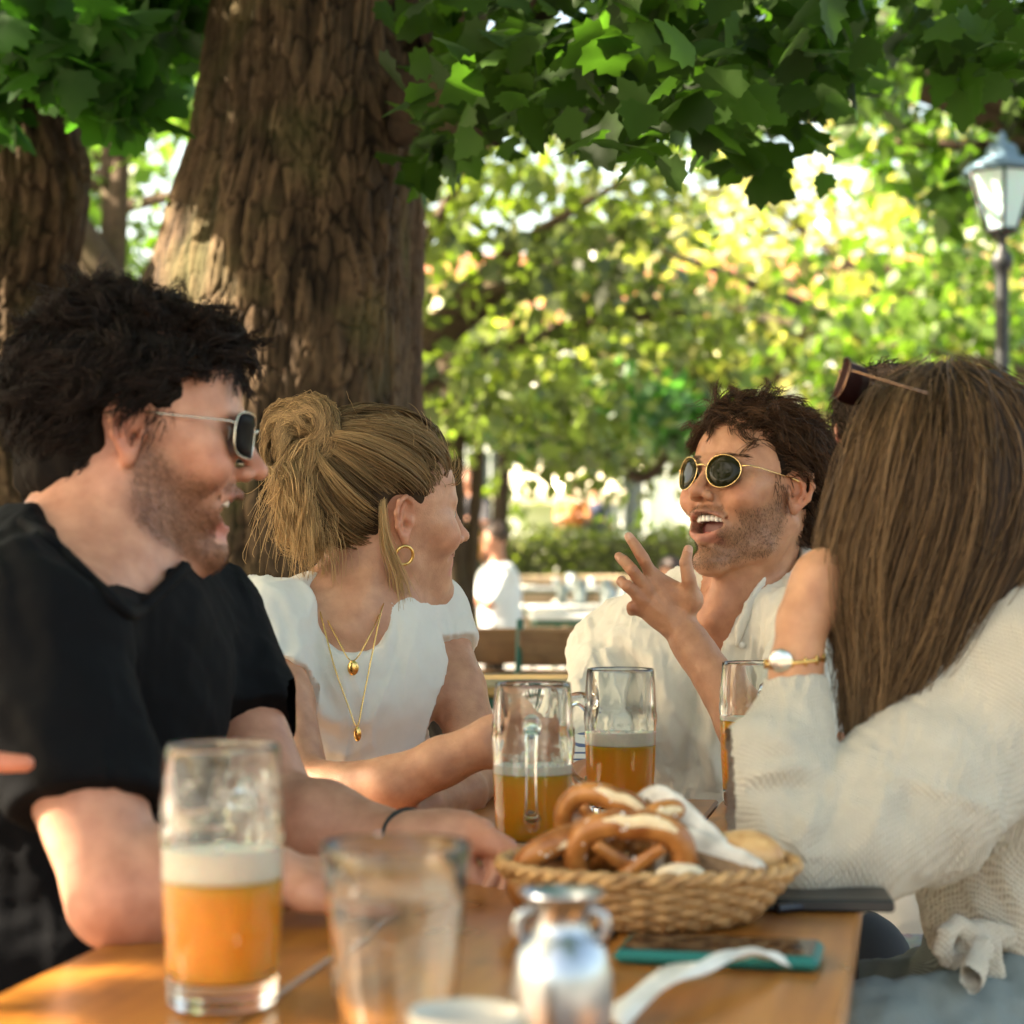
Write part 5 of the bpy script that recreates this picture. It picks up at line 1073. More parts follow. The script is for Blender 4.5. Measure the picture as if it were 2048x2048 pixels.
# ================================================================ table and things on it
TU = unit(A(.2, 1, 0)); TR = A(TU[1], -TU[0], 0); TC0 = A(-.012, 1.6, 0)     # table axis, its right, a point on the centre line
def TT(u, v, z=0): return TC0+TU*(u-1.6)+TR*v+A(0, 0, TZ+z)
TRm = np.array([TR, TU, A(0, 0, 1)]).T
def wood_mat(name, c0, c1, rough=.22, along='Y', scale=1.0, coat=.3, bump=.15):
    m, t, b = newmat(name); tc = N_(t, 'ShaderNodeTexCoord'); mp = N_(t, 'ShaderNodeMapping'); t.links.new(tc.outputs['Object'], mp.inputs[0])
    s = {'X': (1.2, 22, 22), 'Y': (22, 1.2, 22), 'Z': (22, 22, 1.2)}[along]; mp.inputs['Scale'].default_value = tuple(x*scale for x in s)
    n = N_(t, 'ShaderNodeTexNoise', i_Scale=1.6, i_Detail=7.0, i_Roughness=.65, i_Distortion=.7); t.links.new(mp.outputs[0], n.inputs[0])
    n2 = N_(t, 'ShaderNodeTexNoise', i_Scale=2.2, i_Detail=3.0); t.links.new(tc.outputs['Object'], n2.inputs[0])
    r1 = ramp(t, [(.28, c0), (.5, tuple((x+y)/2 for x, y in zip(c0, c1))), (.72, c1)], n.outputs[0])
    mx = N_(t, 'ShaderNodeMix', data_type='RGBA', blend_type='MULTIPLY'); mx.inputs[0].default_value = .8; t.links.new(r1, mx.inputs[6]); t.links.new(ramp(t, [(.3, (.62, .58, .55)), (.7, (1.1, 1.1, 1.1))], n2.outputs[0]), mx.inputs[7])
    t.links.new(mx.outputs[2], b.inputs['Base Color'])
    n4 = N_(t, 'ShaderNodeTexNoise', i_Scale=9.0, i_Detail=6.0, i_Roughness=.7); t.links.new(tc.outputs['Object'], n4.inputs[0]); m4 = N_(t, 'ShaderNodeMix', data_type='RGBA', blend_type='MULTIPLY'); m4.inputs[0].default_value = .7; t.links.new(mx.outputs[2], m4.inputs[6]); t.links.new(ramp(t, [(.36, (.55, .5, .45)), (.5, (1, 1, 1))], n4.outputs[0]), m4.inputs[7]); t.links.new(m4.outputs[2], b.inputs['Base Color'])
    rr = N_(t, 'ShaderNodeMapRange'); rr.inputs[3].default_value = rough*.7; rr.inputs[4].default_value = rough*1.6; t.links.new(n2.outputs[0], rr.inputs[0]); t.links.new(rr.outputs[0], b.inputs['Roughness'])
    b.inputs['Coat Weight'].default_value = coat; b.inputs['Coat Roughness'].default_value = .12
    bp = N_(t, 'ShaderNodeBump', i_Strength=bump, i_Distance=.002); t.links.new(n.outputs[0], bp.inputs['Height']); t.links.new(bp.outputs[0], b.inputs['Normal'])
    return m
def rod(mb, a, b, r, n=8): mb.tube([a, b], r, n)
def beer_table():
    t = empty('beer_table', tuple(TT(1.4, 0, -TZ))); tag(t, 'varnished orange wooden beer garden table the friends sit around', 'table')
    wm = wood_mat('varnished pine', (.26, .085, .010), (.50, .20, .030), .26, 'Y', 1.0, .12)
    u0, u1 = .42, 2.49; W_ = .565; n = 3; gap = .003; bw = (W_-gap*(n-1))/n
    for i in range(n):
        v = -W_/2+bw/2+i*(bw+gap); mb = MB(); mb.box(A(0, 0, 0), A(bw/2, (u1-u0)/2, .0135), None, .003)
        o = mb.build('board', wm, None); o.location = tuple(TT((u0+u1)/2, v, -.0135)); o.rotation_euler = (0, 0, math.atan2(TU[1], TU[0])-math.pi/2); p = t.location; o.parent = t
        o.location = o.location-p
    st = simple('dark green steel', (.012, .016, .014), .45)
    for uu in (.95, 1.95):
        mb = MB()
        for s in (-1, 1): mb.box(TT(uu, s*.262, -.375), A(.014, .014, .35), TRm)
        mb.box(TT(uu, 0, -.045), A(.25, .014, .014), TRm); mb.box(TT(uu, 0, -.55), A(.25, .010, .010), TRm)
        mb.build('leg_frame', st, t)
    mb = MB()
    for s in (-1, 1): mb.box(TT(1.45, s*.22, -.036), A(.02, .95, .008), TRm)
    mb.build('rail', st, t)
    # inlaid green screw marks on the far boards
    mk = simple('green paint', (.02, .10, .05), .4); mb = MB()
    for v in (.155,): mb.box(TT(2.28, v, .0008), A(.0035, .02, .0006), TRm @ rotz(-.5))
    mb.build('painted_mark', mk, t)
    return t
glassm, _t, _b = newmat('clear glass'); _b.inputs['Base Color'].default_value = (.96, .98, .97, 1); _b.inputs['Roughness'].default_value = .01; _b.inputs['Transmission Weight'].default_value = 1; _b.inputs['IOR'].default_value = 1.47
beerm, _t, _b = newmat('wheat beer'); _b.inputs['Base Color'].default_value = (.86, .39, .025, 1); _b.inputs['Roughness'].default_value = .3; _b.inputs['Subsurface Weight'].default_value = 1; _b.inputs['Subsurface Radius'].default_value = (1, .45, .08); _b.inputs['Subsurface Scale'].default_value = .03; _b.inputs['Specular IOR Level'].default_value = .2
foamm = simple('beer foam', (.86, .82, .70), .75, noise=.04, nscale=300, bump=.5, bscale=700, Subsurface_Weight=.4, Subsurface_Scale=.006)
lacem, _t, _b = newmat('foam lace'); _b.inputs['Base Color'].default_value = (.85, .82, .74, 1); _b.inputs['Roughness'].default_value = .8
_tc = N_(_t, 'ShaderNodeTexCoord'); _n = N_(_t, 'ShaderNodeTexNoise', i_Scale=70.0, i_Detail=5.0, i_Roughness=.7); _t.links.new(_tc.outputs['Object'], _n.inputs[0]); _r = ramp(_t, [(.50, (0, 0, 0)), (.66, (.75, .75, .75))], _n.outputs[0]); _t.links.new(_r, _b.inputs['Alpha'])
def mug(c, foam_top, beer_top, ang, label, parent=None, H=.172, lace=0):
    t = empty('beer_mug', tuple(c)); tag(t, label, 'beer mug', 'half litre beer mugs on the table')
    def mod(r, a, z):
        win = np.exp(-((z-.135)/.020)**2); return r-.0011*(np.abs(np.sin(a*5))**4)*win-.0005*np.sin(a*9+z*60)*np.exp(-((z-.135)/.02)**2)
    mb = MB(); out = [(.0005, 0), (.030, 0), (.0345, .0015), (.0358, .006), (.0362, .014), (.0370, .03), (.0388, .06), (.0396, .09), (.0402, .108), (.0408, .112), (.0412, .117), (.0408, .122), (.0402, .125), (.0400, .135), (.0392, .150), (.0382, .162), (.0376, .1695), (.0372, .1715), (.0364, .172), (.0357, .1712)]
    inn = [(.0354, .168), (.0362, .150), (.0368, .125), (.0368, .100), (.0362, .070), (.0350, .040), (.0338, .024), (.0310, .0180), (.020, .0165), (.0005, .0160)]
    sc = H/.172; pr = [(r, z*sc) for r, z in out+inn]; mb.lathe(pr, (0, 0, 0), 96, mod=mod); g_ = mb.build('glass', glassm, None, True); g_.location = tuple(c); attach(g_, t)
    hb = MB(); ca, sa = math.cos(ang), math.sin(ang); d = A(ca, sa, 0); pts = [d*.0385+A(0, 0, .128), d*.050+A(0, 0, .136), d*.064+A(0, 0, .132), d*.072+A(0, 0, .115), d*.0735+A(0, 0, .090), d*.070+A(0, 0, .064), d*.060+A(0, 0, .045), d*.047+A(0, 0, .038), d*.0375+A(0, 0, .042)]
    pts = smooth_path([p*A(1, 1, sc) for p in pts], 36); hb.tube(pts, [.0072+.002*math.cos(i/35*6.28) for i in range(36)], 14); V = hb.V[0]; h_ = hb.build('handle', glassm, None, True); h_.location = tuple(c); attach(h_, t)
    lv = [(z*sc, r) for r, z in inn[::-1]]; zz = np.linspace(.0165*sc, beer_top, 24); rr = np.interp(zz, [a for a, _ in lv], [b for _, b in lv])+.00012
    b_ = MB(); b_.lathe([(.0003, zz[0])]+list(zip(rr, zz))+[(.0003, beer_top)], n=64); o = b_.build('beer', beerm, None, True); o.location = tuple(c); attach(o, t)
    zf = np.linspace(beer_top, foam_top, 8); rf = np.interp(zf, [a for a, _ in lv], [b for _, b in lv])+.00016
    f_ = MB(); f_.lathe([(.0003, beer_top)]+list(zip(rf, zf))+[(rf[-1]*.93, foam_top-.0015), (rf[-1]*.5, foam_top-.002), (.0003, foam_top-.001)], n=64); o = f_.build('foam', foamm, None, True); o.location = tuple(c); attach(o, t)
    if lace:
        zl = np.linspace(foam_top, foam_top+lace, 10); rl = np.interp(zl, [a for a, _ in lv], [b for _, b in lv])-.0004
        l_ = MB(); l_.lathe(list(zip(rl, zl)), n=72); o = l_.build('foam_residue', lacem, None, True); o.location = tuple(c); attach(o, t)
    return t
def on_table(px, d, r=0):
    y = d; x = (px-1024)*d/F_PX; return A(x, y, TZ+.0006)
def tumbler():
    c = on_table(792, 1.15); t = empty('glass_tumbler', tuple(c)); tag(t, 'empty clear glass tumbler in the blurred foreground', 'tumbler')
    mb = MB(); mb.lathe([(.0005, 0), (.026, 0), (.030, .002), (.0315, .01), (.0365, .06), (.0400, .10), (.0430, .1295), (.0424, .1305), (.0415, .1295), (.0385, .10), (.0350, .06), (.0302, .018), (.027, .012), (.0005, .011)], (0, 0, 0), 72, mod=lambda r, a, z: r*(1-.012*np.abs(np.sin(a*6))*(z < .11)))
    o = mb.build('glass', glassm, None, True); o.location = tuple(c); attach(o, t); return t
def metal_jug():
    c = on_table(1122, 1.17); t = empty('metal_jug', tuple(c)); tag(t, 'small polished metal jug with flared rim and lug handles', 'jug')
    mm = simple('brushed pewter', (.42, .45, .48), .28, 1, noise=.08, nscale=60)
    mb = MB(); mb.lathe([(.0005, .001), (.022, .001), (.025, .004), (.0285, .016), (.0305, .035), (.0300, .052), (.0265, .066), (.0200, .074), (.0165, .079), (.0165, .085), (.0190, .092), (.0245, .0985), (.0252, .1000), (.0235, .0992), (.0175, .092), (.0150, .085), (.0150, .079), (.018, .072), (.025, .063), (.0285, .050), (.0285, .036), (.026, .016), (.020, .006), (.0005, .005)], n=64)
    o = mb.build('body', mm, None, True); o.location = tuple(c); attach(o, t)
    for s in (-1, 1):
        hb = MB(); hb.tube(smooth_path([c+A(s*.017, -.004, .088), c+A(s*.023, -.006, .088), c+A(s*.026, -.006, .081), c+A(s*.024, -.005, .073), c+A(s*.020, -.003, .072)], 16), .0030, 10); hb.build('handle', mm, t, True)
    return t
def bowl():
    c = on_table(930, 1.04); t = MB(); t.lathe([(.0005, .001), (.020, .001), (.0225, .004), (.0275, .040), (.0300, .0585), (.0293, .0595), (.0280, .0580), (.0250, .040), (.0200, .008), (.0005, .006)], n=56)
    o = t.build('ceramic_pot', simple('cream glazed ceramic', (.50, .47, .40), .3), None, True); o.location = tuple(c); tag(o, 'small cream ceramic pot at the bottom edge beside the metal jug', 'pot'); return o
def napkin():
    """folded paper napkin strip curling towards the phone"""
    pts = [P(1215, 2010, 1.25), P(1300, 1975, 1.29), P(1400, 1948, 1.35), P(1500, 1940, 1.41), P(1575, 1950, 1.43)]
    n = 30; p = smooth_path(pts, n); p[:, 2] = np.maximum(p[:, 2], TZ+.004); p[:, 2] = TZ+.004+.016*np.sin(np.linspace(0, 1, n)*math.pi)**.8
    V = []; Fc = []
    for i in range(n):
        w = .020*(1-.55*i/n); d = unit(np.gradient(p, axis=0)[i]); s = unit(np.cross(d, A(0, 0, 1)))
        for q in (-1, -.3, .3, 1): V.append(p[i]+s*w*q*.5*1.3+A(0, 0, .003*math.sin(q*4+i*.5)))
        for q in (1, .3, -.3, -1): V.append(p[i]+s*w*q*.5*1.3+A(0, 0, .003*math.sin(q*4+i*.5)+.0016))
    for i in range(n-1):
        for k in range(8): Fc.append([i*8+k, i*8+(k+1) % 8, (i+1)*8+(k+1) % 8, (i+1)*8+k])
    Fc += [list(range(8))[::-1], [(n-1)*8+k for k in range(8)]]
    o = mesh_obj('paper_napkin', V, Fc, simple('white paper', (.78, .76, .72), .85, noise=.04, nscale=80)); return tag(o, 'twisted white paper napkin strip lying between the metal jug and the phone', 'napkin')
def phone():
    c = P(1440, 1925, 1.47); c[2] = TZ+.0062; R = rotz(math.radians(-12)); t = empty('smartphone', tuple(c)); tag(t, 'smartphone in a teal case lying screen up on the table', 'phone')
    cs = simple('teal rubber', (.004, .135, .125), .45); mb = MB(); mb.box(A(0, 0, 0), A(.074, .0365, .0050), None, .004); V = mb.V[0] @ R.T+c; m2 = MB(); m2.add(V, mb.F); m2.build('case', cs, t, False)
    mb = MB(); mb.box(A(0, 0, 0), A(.069, .0315, .0006), None, .0005); m2 = MB(); m2.add(mb.V[0] @ R.T+c+A(0, 0, .0052), mb.F); m2.build('screen', simple('black glass', (.006, .006, .008), .06), t, False)
    mb = MB(); mb.box(A(.058, 0, 0), A(.003, .006, .0004)); m2 = MB(); m2.add(mb.V[0] @ R.T+c+A(0, 0, .0060), mb.F); m2.build('speaker_slot', simple('dark slot', (.03, .03, .03), .5), t, False)
    return t
def menu():
    c = P(1650, 1806, 1.70); c[2] = TZ+.006; R = TRm @ rotz(.12); mb = MB(); mb.box(c, A(.055, .035, .0052), R, .002)
    o = mb.build('black_wallet', simple('black leather', (.010, .010, .012), .38), None); tag(o, 'flat black leather wallet lying at the right edge of the table', 'wallet')
    mb = MB(); p = [P(1555, 1812, 1.66), P(1600, 1806, 1.67), P(1640, 1808, 1.67)]
    for q in p: q[2] = TZ+.0045
    mb.tube(smooth_path(p, 12), .0042, 8); o2 = mb.build('pen', simple('black plastic', (.01, .01, .015), .3)); tag(o2, 'black pen lying beside the basket in front of the blouse sleeve', 'pen')
def weave_mat():
    m, t, b = newmat('woven willow'); tc = N_(t, 'ShaderNodeTexCoord'); n = N_(t, 'ShaderNodeTexNoise', i_Scale=90.0, i_Detail=4.0); t.links.new(tc.outputs['Object'], n.inputs[0])
    t.links.new(ramp(t, [(.3, (.24, .12, .04)), (.7, (.56, .34, .14))], n.outputs[0]), b.inputs['Base Color']); b.inputs['Roughness'].default_value = .55; return m
def basket():
    c = P(1296, 1846, 1.63); c[2] = TZ+.001; t = empty('bread_basket', tuple(c)); tag(t, 'oval woven willow basket full of pretzels and bread', 'basket', None)
    wm = weave_mat(); a = np.linspace(0, 2*math.pi, 97)[:-1]; S_ = 34
    # horizontal weavers going in and out of the stakes
    mb = MB(); H = .043; nl = 9
    for l in range(nl):
        f = l/(nl-1); z = .004+f*(H-.006); rx = .082+.036*f**.8; ry = .058+.030*f**.8
        aa = np.linspace(0, 2*math.pi, S_*4+1)[:-1]; w = .0022*np.cos(aa*S_/2+(math.pi if l % 2 else 0)); mb.tube(np.stack([(rx+w)*np.cos(aa), (ry+w)*np.sin(aa), z+0*aa], 1)+c, .0030, 6, closed=True)
    mb.build('woven_side', wm, t, True)
    mb = MB()
    for i in range(S_):
        q = i/S_*6.283; mb.tube([c+A((.082+.036*f**.8)*math.cos(q), (.058+.030*f**.8)*math.sin(q), f*H) for f in (0, .25, .5, .75, 1)], .0020, 6)
    mb.build('stake', wm, t, True)
    aa = np.linspace(0, 2*math.pi, 160)[:-1]; mb = MB()
    for k in range(2): ph = k*math.pi; mb.tube(np.stack([(.1195+.0030*np.cos(aa*22+ph))*np.cos(aa), (.0895+.0030*np.cos(aa*22+ph))*np.sin(aa), H+.003+.0030*np.sin(aa*22+ph)], 1)+c, .0040, 7, closed=True)
    mb.build('rim', wm, t, True)
    mb = MB(); mb.lathe([(.001, .003), (1, .003)], n=48); V = mb.V[0]*A(.084, .06, 1)+c; V[:, 2] = c[2]+.003; m2 = MB(); V2 = V.copy(); V2[:, 2] -= .0022; m2.add(V, mb.F).add(V2, [f[::-1] for f in mb.F]); m2.build('base', wm, t)
    return c
def crust_mat(name, dark, light, salt=True):
    m, t, b = newmat(name); tc = N_(t, 'ShaderNodeTexCoord'); n = N_(t, 'ShaderNodeTexNoise', i_Scale=38.0, i_Detail=4.0); t.links.new(tc.outputs['Object'], n.inputs[0])
    o = ramp(t, [(.35, dark), (.68, light)], n.outputs[0]); t.links.new(o, b.inputs['Base Color']); b.inputs['Roughness'].default_value = .34
    bp = N_(t, 'ShaderNodeBump', i_Strength=.3, i_Distance=.002); n3 = N_(t, 'ShaderNodeTexNoise', i_Scale=150.0); t.links.new(tc.outputs['Object'], n3.inputs[0]); t.links.new(n3.outputs[0], bp.inputs['Height']); t.links.new(bp.outputs[0], b.inputs['Normal']); return m
def pretzel(c, R, k, label, seed=0):
    """thick twisted pretzel with coarse salt; local x right, z up, y depth"""
    lp = [(-.010, -.008, -.012), (-.030, 0, -.036), (-.046, .002, -.020), (-.055, 0, .010), (-.044, 0, .038), (-.018, 0, .048), (.0, .0, .046), (.018, 0, .048), (.044, 0, .038), (.055, 0, .010), (.046, .002, -.020), (.030, 0, -.036), (.010, .008, -.012), (-.004, .002, .004), (-.020, -.006, .018), (-.034, -.010, .030)]
    full = [(.034, -.010, .030), (.020, -.006, .018), (.004, -.006, .004)]+lp
    full = full[:]; p = smooth_path(full, 90)*k; rr = np.interp(np.linspace(0, 1, 90), [0, .1, .3, .55, .8, .92, 1], [.006, .0075, .0115, .0145, .0105, .0075, .006])*k*1.05
    p = p @ np.asarray(R).T+c; mb = MB(); mb.tube(p, rr, 14); g = np.random.default_rng(seed)
    o = mb.build('pretzel', crust_mat('pretzel crust', (.22, .065, .012), (.52, .22, .055)), None, True); tag(o, label, 'pretzel', 'pretzels in the basket')
    # split seam showing pale crumb
    sm = MB(); seg = p[34:62]; s_r = rr[34:62]; up = unit(np.asarray(R) @ A(0, -.75, .65)); sm.tube(seg+up*(s_r*.62)[:, None], s_r*.52*np.sin(np.linspace(.15, 3.0, len(seg)))**.5, 10); sm.build('split_seam', simple('pale crumb', (.74, .58, .36), .8, noise=.12, nscale=120), o, True)
    sl = MB()
    for i in range(60):
        j = g.integers(8, 82); d_ = unit(g.normal(size=3)+up*1.5); q = p[j]+d_*rr[j]*1.0; sl.box(q, A(1, 1, 1)*g.uniform(.0007, .0014)*k, basis(unit(g.normal(size=3)), (0, 0, 1)))
    s_ = sl.build('salt', simple('salt', (.85, .85, .85), .3), o); s_['kind'] = 'stuff'
    return o
def bread():
    c = basket(); up = A(0, 0, 1)
    pretzel(c+A(-.017, -.034, .046), basis((.10, 1, .25), (0, -.3, 1)), .80, 'salted pretzel standing upright at the front of the basket', 1)
    pretzel(c+A(-.066, .004, .046), basis((-.45, .6, .8), (0, -.6, 1)), .80, 'pretzel leaning on its side at the left of the basket', 2)
    pretzel(c+A(-.034, .040, .064), basis((.3, 1, .2), (.3, -.2, 1)), .68, 'pretzel at the back of the basket with its arch poking up', 3)
    pretzel(c+A(.002, .022, .055), basis((-.6, .8, .5), (-.2, -.5, 1)), .66, 'small pretzel tucked between the upright pretzel and the bread slices', 4)
    fl = simple('floured crust', (.60, .56, .50), .95, noise=.3, nscale=55, bump=.6, bscale=150); cr = simple('rye crumb', (.23, .14, .075), .9, noise=.25, nscale=90, bump=.5, bscale=250)
    for (dx, dy, dz, az, tilt, ln, lab) in ((.030, .022, .068, -.55, .50, .040, 'floured rye bread slice leaning uppermost at the right of the pretzels'), (.052, -.020, .046, -.45, .22, .040, 'floured rye bread slice lying lowest at the right front of the basket')):
        Fd = Field(axis(-.08, .08, .0022), axis(-.03, .03, .0022), axis(-.05, .05, .0022))
        Fd.rc((-ln*.75, 0, -.006), (ln*.75, 0, -.006), .021, .017, .01, flat=((0, 1, 0), .45)); Fd.rc((-ln*.6, 0, .004), (ln*.6, 0, .0), .022, .019, .01, flat=((0, 1, 0), .45))
        V, Q = Fd.mesh(); V = relax(V, Q, 1); N = vnormals(V, Q); V = V+N*(.0012*snoise(V, 60, 9, 3))[:, None]; top = (V[Q].mean(1)[:, 2] > .010) | (np.abs(V[Q].mean(1)[:, 0]) > ln*.98)
        R = rotz(az) @ np.array([[math.cos(tilt), 0, math.sin(tilt)], [0, 1, 0], [-math.sin(tilt), 0, math.cos(tilt)]])
        o = mesh_obj('bread_slice', V @ R.T+c+A(dx, dy, dz), Q, None, None, True, None, [fl, cr], np.where(top, 0, 1)); tag(o, lab, 'bread', 'bread slices in the basket')
    Fd = Field(axis(-.05, .05, .0022), axis(-.04, .04, .0022), axis(-.04, .04, .0022)); Fd.ell((0, 0, 0), (.036, .024, .022), .01); Fd.rc((-.026, 0, .023), (.026, 0, .023), .004, .004, .004, 'sub')
    V, Q = Fd.mesh(); o = mesh_obj('bread_roll', V @ rotz(-.7).T+c+A(.080, .012, .050), Q, crust_mat('roll crust', (.42, .19, .05), (.74, .50, .24))); tag(o, 'golden bread roll at the right end of the basket', 'bread roll')
    # dipping tongue of small twisted pretzel ends at the front right
    Fd = Field(axis(-.05, .05, .0022), axis(-.04, .04, .0022), axis(-.04, .04, .0022)); Fd.ell((0, 0, 0), (.022, .014, .012), .01)
    V, Q = Fd.mesh(); o = mesh_obj('bread_chunk', V @ rotz(.2).T+c+A(.022, -.050, .042), Q, simple('torn crumb', (.74, .62, .44), .85, noise=.12, nscale=90, bump=.4)); tag(o, 'torn white bread piece at the front rim of the basket', 'bread')
    Fd = Field(axis(-.06, .06, .0025), axis(-.05, .05, .0025), axis(-.04, .05, .0025)); Fd.ell((0, 0, 0), (.036, .03, .026), .01)
    V, Q = Fd.mesh(); N = vnormals(V, Q); V = V+N*(.0015*snoise(V, 50, 9, 3))[:, None]; o = mesh_obj('dark_roll', V+c+A(-.080, -.015, .030), Q, crust_mat('dark crust', (.14, .05, .015), (.30, .12, .03))); tag(o, 'dark brown roll at the left end of the basket', 'bread roll')
def objects():
    beer_table()
    mug(on_table(445, 1.32), .1056, .084, math.radians(78), 'nearest beer mug, blurred, with a thick band of foam beside the empty tumbler', lace=.045)
    mug(on_table(1066, 1.98), .092, .083, math.radians(-92), 'beer mug with its handle towards the viewer, directly behind the bread basket', lace=.012)
    mug(on_table(1241, 2.24), .1025, .087, math.radians(150), 'beer mug with a white head standing in front of the laughing man', lace=.004)
    mug(on_table(1507, 2.385), .109, .103, math.radians(65), 'beer mug half hidden behind the gauze sleeve at the far right corner', lace=.002)
    tumbler(); metal_jug(); bowl(); napkin(); phone(); menu(); bread()
def bench(name, a, b, label, w=.125, z=.47, col=None):
    a = A(a[0], a[1], 0); b = A(b[0], b[1], 0); d = unit(b-a); n = A(-d[1], d[0], 0); L = np.linalg.norm(b-a); R = np.array([d, n, A(0, 0, 1)]).T; c = (a+b)/2
    t = empty(name, tuple(c)); tag(t, label, 'bench', 'beer garden benches'); wm = col
    mb = MB(); mb.box(c+A(0, 0, z-.0125), A(L/2, w, .0125), R, .004); mb.build('seat', wm, t)
    st = simple('green steel', (.01, .05, .03), .45)
    for s in (-1, 1):
        mb = MB(); q = c+d*s*(L/2-.25)
        for v in (-1, 1): mb.tube([q+n*v*w*.75+A(0, 0, z-.026), q+n*v*w*.9+A(0, 0, .01)], .011, 8)
        mb.tube([q+n*w*.82+A(0, 0, .2), q-n*w*.82+A(0, 0, .2)], .008, 8); mb.build('leg_frame', st, t, True)
    return t
# ================================================================ setting
def leaf_mat(name, rough=.45, trans=.55, spec=.35):
    m, t, b = newmat(name); at = N_(t, 'ShaderNodeVertexColor', layer_name='Col'); t.links.new(at.outputs[0], b.inputs['Base Color']); b.inputs['Roughness'].default_value = rough; b.inputs['Specular IOR Level'].default_value = spec
    tr = N_(t, 'ShaderNodeBsdfTranslucent'); hs = N_(t, 'ShaderNodeMix', data_type='RGBA', blend_type='MULTIPLY'); hs.inputs[0].default_value = 1; t.links.new(at.outputs[0], hs.inputs[6]); hs.inputs[7].default_value = (1.65, 2.0, .8, 1); t.links.new(hs.outputs[2], tr.inputs[0])
    mx = N_(t, 'ShaderNodeMixShader'); mx.inputs[0].default_value = trans; t.links.new(b.outputs[0], mx.inputs[1]); t.links.new(tr.outputs[0], mx.inputs[2]); out = [n for n in t.nodes if n.type == 'OUTPUT_MATERIAL'][0]; t.links.new(mx.outputs[0], out.inputs[0]); return m
def maple_template():
    pts = [(0, 0), (.12, -.02), (.30, -.04), (.33, .08), (.50, .17), (.42, .28), (.50, .47), (.36, .50), (.27, .54), (.30, .68), (.17, .76), (.10, .90), (0, 1.0)]
    P_ = pts+[(-x, y) for x, y in pts[-2:0:-1]]; V = [(0, .30, .0)]+[(x, y, -.35*abs(x)**1.3-.18*max(0, y-.4)**2) for x, y in P_]; n = len(P_)
    return np.array(V, float), np.array([[0, 1+i, 1+(i+1) % n] for i in range(n)])
def small_template(): return np.array([(0, 0, 0), (.34, .38, -.07), (0, 1, -.12), (-.34, .38, -.07)], float), np.array([[0, 1, 2, 3]])
def leaves(name, pos, size, cols, mat, parent, tmpl, seed=0, droop=.5, keep=None):
    g = np.random.default_rng(seed); V0, F0 = tmpl
    if keep is not None: k = keep(pos); pos = pos[k]; cols = cols[k]
    n = len(pos); s = g.uniform(.65, 1.25, n)*size
    y = g.normal(size=(n, 3)); y[:, 2] -= droop; y = unit_rows(y); nz = g.normal(size=(n, 3))*.8; nz[:, 2] += 1.0; x = unit_rows(np.cross(y, nz)); z = np.cross(x, y)
    R = np.stack([x, y, z], 2); V = np.einsum('nij,kj->nki', R, V0)*s[:, None, None]+pos[:, None]
    F = (F0[None]+np.arange(n)[:, None, None]*len(V0)).reshape(-1, F0.shape[1]); C = np.repeat(cols, len(V0), axis=0)
    return mesh_obj(name, V.reshape(-1, 3), F, mat, parent, False, cols=C)
def blob_pts(blobs, n, g, shell=.35):
    """points through ellipsoidal clumps; blobs = (centre, radii, weight)"""
    w = np.array([b[2] for b in blobs], float); k = g.choice(len(blobs), n, p=w/w.sum()); d = unit_rows(g.normal(size=(n, 3))); r = g.uniform(shell, 1, n)**.6
    c = np.array([b[0] for b in blobs])[k]; R = np.array([b[1] for b in blobs])[k]; return c+d*r[:, None]*R, k
def sub_blobs(c, R, n, g, s=(.22, .42)):
    out = []
    for i in range(n): d = unit(g.normal(size=3)); q = np.asarray(c)+d*np.asarray(R)*g.uniform(.25, .95)**.7; r = g.uniform(*s)*min(R); out.append((q, (r*1.25, r*1.25, r*.75), r*r))
    return out
def green(n, g, base, var=.3, yellow=.1):
    c = np.array(base)[None]*g.uniform(1-var, 1+var, size=(n, 1)); y = g.uniform(size=n) < yellow; c[y] = c[y]*np.array((1.3, 1.25, 1.1)); return c
def bark_mat(name, c0, c1, moss=.35, fine=0):
    m, t, b = newmat(name); tc = N_(t, 'ShaderNodeTexCoord'); at = N_(t, 'ShaderNodeVertexColor', layer_name='Col'); n = N_(t, 'ShaderNodeTexNoise', i_Scale=26.0, i_Detail=8.0, i_Roughness=.7); t.links.new(tc.outputs['Object'], n.inputs[0])
    n2 = N_(t, 'ShaderNodeTexNoise', i_Scale=3.5, i_Detail=3.0); t.links.new(tc.outputs['Object'], n2.inputs[0])
    mx = N_(t, 'ShaderNodeMix', data_type='RGBA', blend_type='MULTIPLY'); mx.inputs[0].default_value = 1; t.links.new(at.outputs[0], mx.inputs[6]); t.links.new(ramp(t, [(.3, (.6, .6, .6)), (.7, (1.25, 1.2, 1.15))], n.outputs[0]), mx.inputs[7])
    m2 = N_(t, 'ShaderNodeMix', data_type='RGBA'); t.links.new(ramp(t, [(.50, (0, 0, 0)), (.70, (moss, moss, moss))], n2.outputs[0]), m2.inputs[0]); t.links.new(mx.outputs[2], m2.inputs[6]); m2.inputs[7].default_value = (.11, .115, .035, 1)
    t.links.new(m2.outputs[2], b.inputs['Base Color']); b.inputs['Roughness'].default_value = .9; b.inputs['Specular IOR Level'].default_value = .2
    bp = N_(t, 'ShaderNodeBump', i_Strength=.7, i_Distance=.006); t.links.new(n.outputs[0], bp.inputs['Height']); t.links.new(bp.outputs[0], b.inputs['Normal']); return m
